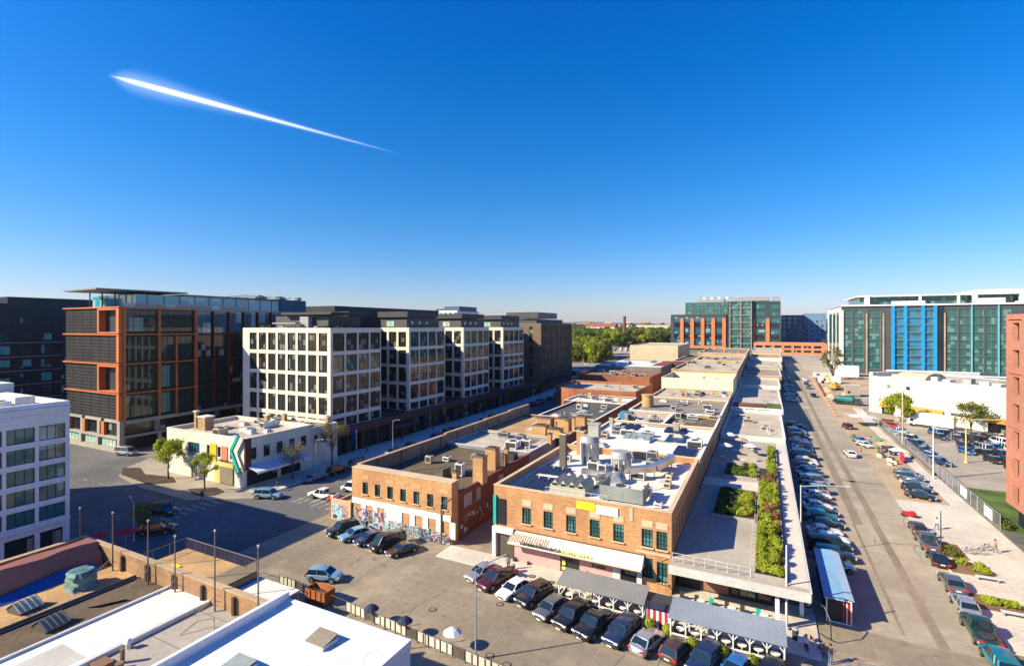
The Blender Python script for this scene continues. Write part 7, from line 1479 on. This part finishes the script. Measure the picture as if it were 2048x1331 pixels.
# ------------------------------------------------------------------ people
def person_mesh(walk=.25, seed=0):
    import bmesh
    s = walk; P_ = [(0, 0, .95), (0, 0, 1.15), (0, .01, 1.40), (0, .02, 1.52), (0, .03, 1.60), (0, .03, 1.72),
          (.10, 0, .90), (.11, s * .6, .50), (.11, s * .9 - .1, .08), (.11, s * .9 + .08, .04), (-.10, 0, .90), (-.11, -s * .4, .50), (-.11, -s * 1.1, .10), (-.11, -s * 1.1 + .16, .04),
          (.19, 0, 1.40), (.24, -s * .5, 1.13), (.25, -s * .3 + .08, .88), (.25, -s * .2 + .12, .80), (-.19, 0, 1.40), (-.24, s * .4, 1.13), (-.25, s * .8, .90), (-.25, s * .9, .82)]
    E_ = [(0, 1), (1, 2), (2, 3), (3, 4), (4, 5), (0, 6), (6, 7), (7, 8), (8, 9), (0, 10), (10, 11), (11, 12), (12, 13), (2, 14), (14, 15), (15, 16), (16, 17), (2, 18), (18, 19), (19, 20), (20, 21)]
    R = [.15, .14, .15, .06, .095, .085, .095, .065, .045, .04, .095, .065, .045, .04, .065, .045, .035, .035, .065, .045, .035, .035]
    me = bpy.data.meshes.new('person'); me.from_pydata(P_, E_, []); o = bpy.data.objects.new('tmp', me); C.objects.link(o)
    md = o.modifiers.new('s', 'SKIN'); o.modifiers.new('u', 'SUBSURF').levels = 1
    lay = me.skin_vertices[0].data if me.skin_vertices else None
    if lay is None:
        bm = bmesh.new(); bm.from_mesh(me); bm.verts.layers.skin.verify(); bm.to_mesh(me); bm.free(); lay = me.skin_vertices[0].data
    for i, v in enumerate(lay): v.radius = (R[i], R[i]); v.use_root = i == 0
    dg = bpy.context.evaluated_depsgraph_get(); out = bpy.data.meshes.new_from_object(o.evaluated_get(dg)); bpy.data.objects.remove(o)
    return out
skin = PLAIN('skin', (.45, .26, .18), .6); hair = PLAIN('dark_hair', (.03, .02, .015), .8)
PB = [person_mesh(.26), person_mesh(.06)]
def person(label, x, y, z, rz, top, legs, pose=0, sc_=1.):
    me = PB[pose].copy(); me.materials.clear()
    for m_ in (top, legs, skin): me.materials.append(m_)
    for p in me.polygons:
        c = p.center; p.use_smooth = True; p.material_index = 1 if c.z < .97 and abs(c.x) < .21 else 2 if (c.z > 1.5 or (abs(c.x) > .2 and c.z < .98)) else 0
    o = bpy.data.objects.new('person', me); C.objects.link(o); o.location = (x, y, z); o.rotation_euler = (0, 0, rz); o.scale = (sc_,) * 3; o['label'] = label; o['category'] = 'person'; ORG[o.name] = Vector((x, y, z))
    q = random.Random(3); hm_ = MB().ring([[(r_ * math.cos(a), .02 + r_ * math.sin(a), zz) for a in [k * PI / 5 for k in range(10)]] for r_, zz in ((.115, 1.66), (.12, 1.74), (.085, 1.81), (.02, 1.84))]); lpart('hair', hm_, hair, o)
    return o
cl = {n: PLAIN('cloth_' + n, c, .85) for n, c in (('orange', (.75, .14, .02)), ('black', (.02, .02, .02)), ('pink', (.55, .16, .16)), ('blue', (.05, .12, .3)), ('grey', (.2, .2, .2)), ('white', (.7, .7, .68)))}
person('worker in orange standing in the right street near the parked sports car', 20.0, 141.5, 0, 1.2, cl['orange'], cl['orange'], 1)
person('dark clothed pedestrian crossing the shaded corner by the mulch bed', -86.6, 54.0, .12, .8, cl['black'], cl['black'])
person('dark clothed pedestrian at the kerb by the pale blue SUV', -79.6, 63.4, .13, -.4, cl['black'], cl['grey'])
person('pink shirted person pushing a scooter on the wide right pavement', 27.2, 88.2, .13, 1.7, cl['pink'], cl['grey'])
person('person in dark clothes walking before the graffiti wall', -52.2, 56.8, .0, 1.4, cl['black'], cl['blue'])
person('white shirted person at the terrace corner', 3.4, 53.6, .0, 2.4, cl['white'], cl['black'], 1)
person('person in black beside the pink shopfront door', -18.2, 55.8, .12, 2.0, cl['black'], cl['grey'], 1)
person('person leaning by the white portal of the brick shop', -28.2, 55.4, .12, .3, cl['grey'], cl['black'], 1)
person('worker standing on the sidewalk works strip near the white hall', 26.2, 150.5, 0, .3, cl['orange'], cl['blue'], 1)
for i, (x, y_, z_, c1, c2, lab) in enumerate(((-84.4, 92, .13, 'grey', 'black', 'pedestrian under the nearest gridded block on the podium pavement'), (-84.0, 104.5, .13, 'black', 'blue', 'pedestrian by the dark podium awning'), (-85.2, 127, .13, 'white', 'black', 'white shirted walker beside the orange hanging sign'),
        (-83.2, 146, .13, 'blue', 'grey', 'blue clad walker farther along the podium pavement'), (22.6, 94.5, .13, 'white', 'blue', 'white shirted walker on the right pavement behind the brown hatchback'), (26.4, 76.5, .13, 'grey', 'black', 'walker between the two mulch beds on the right pavement'),
        (-14.4, 56.2, .12, 'blue', 'black', 'person in blue at the dark door of the pink shopfront'), (-6.4, 54.9, .13, 'black', 'grey', 'guest standing under the terrace canopy, to the left'), (-1.2, 54.6, .13, 'white', 'grey', 'guest in white under the terrace canopy, to the right'), (5.2, 52.9, 0, 'black', 'blue', 'pedestrian stepping off the kerb by the traffic signal'))):
    person(lab, x, y_, z_, i * 1.3, cl[c1], cl[c2], i % 2)
for i, (x, y_, z_) in enumerate(((-27.4, 55.0, .12), (2.6, 55.4, .13), (-79.9, 61.6, .13), (21.2, 90.4, .13), (-80.2, 86, .13))):
    t = thing('litter_bin', ['by the white portal', 'at the terrace corner', 'at the cream shop corner', 'on the right pavement behind the parked hatchback', 'on the shaded podium pavement'][i] and 'dark litter bin ' + ['by the white portal', 'at the terrace corner', 'at the cream shop corner', 'on the right pavement behind the parked hatchback', 'on the shaded podium pavement'][i], 'litter bin', (x, y_, z_))
    lpart('drum', MB().cyl(0, 0, 0, .95, .28, 12, .3), dmet, t); lpart('lid', MB().cyl(0, 0, .951, 1.05, .32, 12, .2), gmet, t)
def bike(x, y, z, rz, label, c):
    t = thing('bicycle', label, 'bicycle', (x, y, z), rz)
    for a in (-.5, .5):
        w = MB(); n = 16
        for k in range(n): p, q_ = 2 * PI * k / n, 2 * PI * (k + 1) / n; w.tube((a + .33 * math.cos(p), 0, .34 + .33 * math.sin(p)), (a + .33 * math.cos(q_), 0, .34 + .33 * math.sin(q_)), .025, n=5)
        lpart('wheel', w, tyre, t)
    lpart('frame', MB().path([(-.5, 0, .34), (-.2, 0, .8), (.35, 0, .85), (.5, 0, .34)], .025).path([(-.2, 0, .8), (-.05, 0, .34), (.35, 0, .85)], .025).tube((.35, -.25, .98), (.35, .25, .98), .02, n=5), c, t); lpart('saddle', MB().box(-.32, -.1, -.07, .07, .84, .9), dmet, t)
bike(26.4, 88.6, .13, .4, 'scooter like bicycle beside the pink shirted person', dmet); bike(23.9, 86.2, .13, .1, 'left bicycle parked by the dark lamp post', dmet); bike(25.2, 86.6, .13, .15, 'right bicycle parked by the dark lamp post', dmet)
t = thing('motorcycle', 'red motorcycle standing alone in the right street', 'motorcycle', (20.3, 99.0, 0), R_(-20))
for a in (-.75, .75): lpart('wheel', MB().tube((a, -.09, .33), (a, .09, .33), .33, n=14), tyre, t)
lpart('body', MB().ring([[(x, -w, z0_), (x, w, z0_), (x, w * .7, z1_), (x, -w * .7, z1_)] for x, w, z0_, z1_ in ((-1.0, .14, .6, .85), (-.4, .22, .35, .86), (.1, .26, .35, 1.0), (.5, .2, .5, 1.05), (.85, .1, .6, .9))]), PLAIN('moto_red', (.55, .01, .02), .3), t); lpart('handlebar', MB().tube((.5, -.38, 1.12), (.5, .38, 1.12), .03, n=6), dmet, t); lpart('fork', MB().tube((.5, 0, 1.1), (.78, 0, .33), .05, n=6), rim, t)
# ------------------------------------------------------------------ works strip, stalls, trucks and machines on the right
def stall(x, y, rz, label, c, w=3, d=2.4, h=2.4):
    t = thing('canopy_tent', label, 'canopy', (x, y, gz(y)), rz); lpart('roof', MB().ring([[(-w / 2, -d / 2, h - .3), (w / 2, -d / 2, h - .3), (w / 2, d / 2, h - .3), (-w / 2, d / 2, h - .3)], [(-.1, -.1, h + .4), (.1, -.1, h + .4), (.1, .1, h + .4), (-.1, .1, h + .4)]], smooth=False), c, t)
    for a in (-w / 2 + .05, w / 2 - .05):
        for b in (-d / 2 + .05, d / 2 - .05): lpart('leg', MB().cyl(a, b, 0, h - .3, .03, 5), lmet, t)
stall(26.0, 183, .1, 'broad silver grey canopy at the far end of the works strip', lmet, 7, 6, 3.2); stall(24.9, 152, .3, 'small green canopy on the works strip', PLAIN('canopy_green', (.16, .27, .17), .7)); stall(25.4, 146.6, .3, 'small yellow canopy on the works strip', PLAIN('canopy_yellow', (.50, .42, .22), .7)); stall(26.8, 140.5, .2, 'small white canopy next to the red panel on the works strip', whc)
q = random.Random(8)
for i in range(16):
    x, y_ = 25 + q.uniform(-1.6, 2.2), 134 + i * 1.9 + q.uniform(-.5, .5); w, d, h = q.uniform(.5, 1.4), q.uniform(.5, 1.3), q.uniform(.4, 1.4); c = [brT, dmet, lmet, stone, brnp, gmet, brnp, lmet][q.randrange(8)]
    t = thing('crate', f'{ORD[i]} crate or stacked box from the near end of the works strip', 'crate', (x, y_, 0), q.random()); lpart('box', MB().box(-w / 2, w / 2, -d / 2, d / 2, 0, h), c, t); lpart('lid', MB().box(-w / 2 - .04, w / 2 + .04, -d / 2 - .04, d / 2 + .04, h + .002, h + .07), dmet, t)
solo('red_board', MB().box(27.0, 27.2, 137.2, 140, .0, 1.9).box(26.7, 26.99, 137.3, 137.4, 0, .1), redc, 'leaning red panel on the works strip', 'panel', (27.1, 138.6, 0))
for i in range(9): 
    t = thing('traffic_barrel', f'{ORD[i]} orange barrel from the near end beyond the mixer truck', 'traffic barrel', (20.9 + .12 * i, 196 + i * 6.5, gz(196 + i * 6.5))); lpart('body', MB().cyl(0, 0, 0, 1.0, .28, 10, .22), orng, t); lpart('stripe', MB().cyl(0, 0, .45, .6, .27, 10), white, t)
solo('plastic_barrier', MB().bar((21.2, 240, gz(240) + .5), (22.4, 300, gz(300) + .5), .4, .9), M('barrier_pink', (.55, .25, .16), .8), 'long pinkish plastic barrier line beside the far street', 'barrier', (21.2, 240, gz(240)))
def truck(x, y, rz, label, L_, cab, box_, boxh=2.9, cat='truck', mixer=None):
    t = thing('truck', label, cat, (x, y, gz(y)), rz)
    lpart('cab', MB().ring([[(L_ / 2 - 2.0, -1.1, .6), (L_ / 2 - 2.0, 1.1, .6), (L_ / 2 - 2.0, 1.1, 2.5), (L_ / 2 - 2.0, -1.1, 2.5)], [(L_ / 2 - .4, -1.1, .6), (L_ / 2 - .4, 1.1, .6), (L_ / 2 - .5, 1.05, 2.4), (L_ / 2 - .5, -1.05, 2.4)], [(L_ / 2, -1.1, .6), (L_ / 2, 1.1, .6), (L_ / 2, 1.05, 1.5), (L_ / 2, -1.05, 1.5)]], smooth=False), cab, t)
    lpart('windscreen', MB().quad((L_ / 2 + .01, -.95, 1.52), (L_ / 2 + .01, .95, 1.52), (L_ / 2 - .46, .95, 2.36), (L_ / 2 - .46, -.95, 2.36)), cglass, t)
    for s in (-1, 1): lpart('side_window', MB().box(L_ / 2 - 1.6, L_ / 2 - .7, s * 1.105, s * 1.12, 1.5, 2.2), cglass, t)
    if mixer: lpart('drum', MB().tube((-L_ / 2 + .6, 0, 2.5), (-L_ / 2 + 1.8, 0, 2.2), .7, 1.25, 14).tube((-L_ / 2 + 1.8, 0, 2.2), (L_ / 2 - 3, 0, 1.9), 1.25, 1.25, 14).tube((L_ / 2 - 3, 0, 1.9), (L_ / 2 - 2.2, 0, 1.8), 1.25, .7, 14), mixer, t)
    else: lpart('cargo_box', MB().box(-L_ / 2, L_ / 2 - 2.1, -1.2, 1.2, .9, .9 + boxh), box_, t); lpart('roof_stripe', MB().box(-L_ / 2 + .2, L_ / 2 - 2.2, -1.215, -1.201, .9 + boxh - .7, .9 + boxh - .25), dmet, t)
    lpart('chassis', MB().box(-L_ / 2, L_ / 2 - .3, -.9, .9, .5, .89), dmet, t)
    for a in (-L_ / 2 + 1.2, -L_ / 2 + 2.4, L_ / 2 - 1.1):
        for s in (-1, 1): lpart('wheel', MB().tube((a, s * .85, .5), (a, s * 1.12, .5), .5, n=14), tyre, t)
truck(43.5, 187.5, R_(150), 'long white box truck parked before the white hall between two trees', 11, white, white, 3.3); truck(27.4, 222.5, R_(-14), 'green drum concrete mixer truck behind the construction yard', 9, dmet, None, mixer=PLAIN('mixer_teal', (.01, .16, .15), .5), cat='mixer truck')
t = thing('excavator', 'yellow orange excavator working in the far construction yard', 'excavator', (27.5, 262, gz(262)), 2.2); ye = M('machine_yellow', (.70, .35, .03), .6, .1)
for s in (-1, 1): lpart('track', MB().box(-1.8, 1.8, s * 1.3 - .3, s * 1.3 + .3, 0, .8), dmet, t)
lpart('body', MB().box(-1.7, 1.2, -1.3, 1.3, .85, 2.2), ye, t); lpart('cab', MB().box(.1, 1.5, -1.3, -.1, 2.21, 3.4), ye, t); lpart('boom', MB().bar((1.0, .4, 2.0), (4.2, .4, 6.2), .4, .6).bar((4.2, .4, 6.2), (6.6, .4, 3.4), .35, .5), ye, t); lpart('bucket', MB().box(6.1, 7.1, -.1, .9, 2.2, 3.3), dmet, t)
for i, (x, y_, w, h, c, lab) in enumerate(((27.5, 285, 9, 3.4, whc, 'white site trailer in the construction yard'), (26.5, 306, 8, 3.0, lmet, 'grey site trailer behind the white one'), (31.5, 245, 5, 4.6, conm, 'raw concrete ramp structure beside the excavator'))):
    t = thing('site_trailer', lab, 'site trailer', (x, y_, gz(y_)), .05); lpart('wall', MB().box(-w / 2, w / 2, -1.4, 1.4, .4, h), c, t); lpart('window', MB().box(-w / 3, -w / 6, -1.43, -1.401, 1.3, 2.3), gD, t); lpart('roof', MB().box(-w / 2 - .1, w / 2 + .1, -1.5, 1.5, h + .002, h + .15), lmet, t); lpart('wheel', MB().tube((0, -1.42, .3), (0, -1.0, .3), .3, n=10), tyre, t)
for i in range(8):
    r = random.Random(i); x, y_ = 23 + r.random() * 7, 232 + i * 7.5
    solo('spoil_heap', MB().ring([[(x + rr2 * (1 + .2 * r.uniform(-1, 1)) * math.cos(a), y_ + rr2 * (1 + .2 * r.uniform(-1, 1)) * math.sin(a), gz(y_) + zz) for a in [k * PI / 5 for k in range(10)]] for rr2, zz in ((2.2, 0), (1.5, .7), (.7, 1.3), (.1, 1.5))]), M('sandy_dirt', None), ORD[i] + ' sandy rubble heap from the near end of the construction yard', 'rubble heap', (x, y_, gz(y_)), group='rubble heaps in the construction yard')
# ------------------------------------------------------------------ the glowing streak in the sky (an emissive volume, fading along its length)
D = 9000.
def skyp(u, v):
    a, b = (u - 1024) / FPX, (652 - v) / FPX; cy, sy = math.cos(YAW), math.sin(YAW); n_ = math.sqrt(1 + a * a + b * b)
    return Vector(((a * cy - sy) * D / n_, (a * sy + cy) * D / n_, H + b * D / n_))
p0, p1 = skyp(222, 152), skyp(815, 312); ax = (p1 - p0); Ls = ax.length; dirv = ax.normalized()
t = thing('sky_streak', 'brilliant white glowing streak tapering down to the right across the blue sky', 'streak', tuple(p0))
t.rotation_mode = 'QUATERNION'; t.rotation_quaternion = dirv.to_track_quat('X', 'Z')
def plume(name, prof, dens, col, em):
    m_ = bpy.data.materials.new(name); m_.use_nodes = True; n = m_.node_tree.nodes; l = m_.node_tree.links; n.clear()
    tc_ = n.new('ShaderNodeTexCoord'); sp = n.new('ShaderNodeSeparateXYZ'); l.new(tc_.outputs['Object'], sp.inputs[0])
    def mth(op, a, b=None):
        k = n.new('ShaderNodeMath'); k.operation = op
        for s_, v_ in ((k.inputs[0], a), (k.inputs[1], b)):
            if v_ is None: continue
            if isinstance(v_, (int, float)): s_.default_value = v_
            else: l.new(v_, s_)
        return k.outputs[0]
    xx = mth('DIVIDE', sp.outputs[0], Ls)
    rad = n.new('ShaderNodeFloatCurve'); cu = rad.mapping.curves[0]
    mx = max(r for _, r in prof)
    while len(cu.points) > 2: cu.points.remove(cu.points[1])
    cu.points[0].location = (prof[0][0], prof[0][1] / mx); cu.points[1].location = (prof[-1][0], prof[-1][1] / mx)
    for a, b in prof[1:-1]: cu.points.new(a, b / mx)
    rad.mapping.update(); l.new(xx, rad.inputs[1]); rr2 = mth('MULTIPLY', rad.outputs[0], mx)
    r2 = mth('SQRT', mth('ADD', mth('MULTIPLY', sp.outputs[1], sp.outputs[1]), mth('MULTIPLY', sp.outputs[2], sp.outputs[2])))
    f = mth('SUBTRACT', 1., mth('DIVIDE', r2, rr2)); f = mth('MAXIMUM', f, 0.); f = mth('POWER', f, 2.0)
    fade = n.new('ShaderNodeMapRange'); l.new(xx, fade.inputs[0]); fade.inputs[1].default_value = 1.0; fade.inputs[2].default_value = .35; fade.inputs[3].default_value = .06; fade.inputs[4].default_value = 1.
    f = mth('MULTIPLY', f, fade.outputs[0])
    em_ = n.new('ShaderNodeEmission'); em_.inputs[0].default_value = (*col, 1); l.new(mth('MULTIPLY', f, em), em_.inputs[1])
    o_ = n.new('ShaderNodeOutputMaterial'); l.new(em_.outputs[0], o_.inputs['Volume'])
    try: m_.cycles.volume_step_rate = .3
    except Exception: pass
    mb = MB(); mb.ring([[(a * Ls, r * math.cos(k * PI / 8), r * math.sin(k * PI / 8)) for k in range(16)] for a, r in prof]); lpart(name, mb, m_, t)
k = D / FPX
plume('bright_core', [(0.0, .5 * k), (.02, 2.6 * k), (.08, 5.8 * k), (.2, 6.4 * k), (.4, 5.4 * k), (.65, 4.2 * k), (.85, 2.8 * k), (1.0, 1. * k)], 1, (1, 1, 1), .022)
plume('soft_glow', [(-.012, 1 * k), (.01, 10 * k), (.08, 26 * k), (.25, 20 * k), (.5, 11 * k), (.8, 6 * k), (1.0, 1 * k)], 1, (.8, .88, 1), .0012)
# ------------------------------------------------------------------ air: a faint haze that pales only the far distance
hm = bpy.data.materials.new('haze_air'); hm.use_nodes = True; hn = hm.node_tree.nodes; hn.clear()
pv_ = hn.new('ShaderNodeVolumePrincipled'); pv_.inputs['Color'].default_value = (.80, .88, 1, 1); pv_.inputs['Density'].default_value = .00004; pv_.inputs['Anisotropy'].default_value = .2
ho = hn.new('ShaderNodeOutputMaterial'); hm.node_tree.links.new(pv_.outputs[0], ho.inputs['Volume'])
hz = struct('haze', MB().box(-7050, 7050, -350, 9050, -3.5, 125), hm, 'stuff')
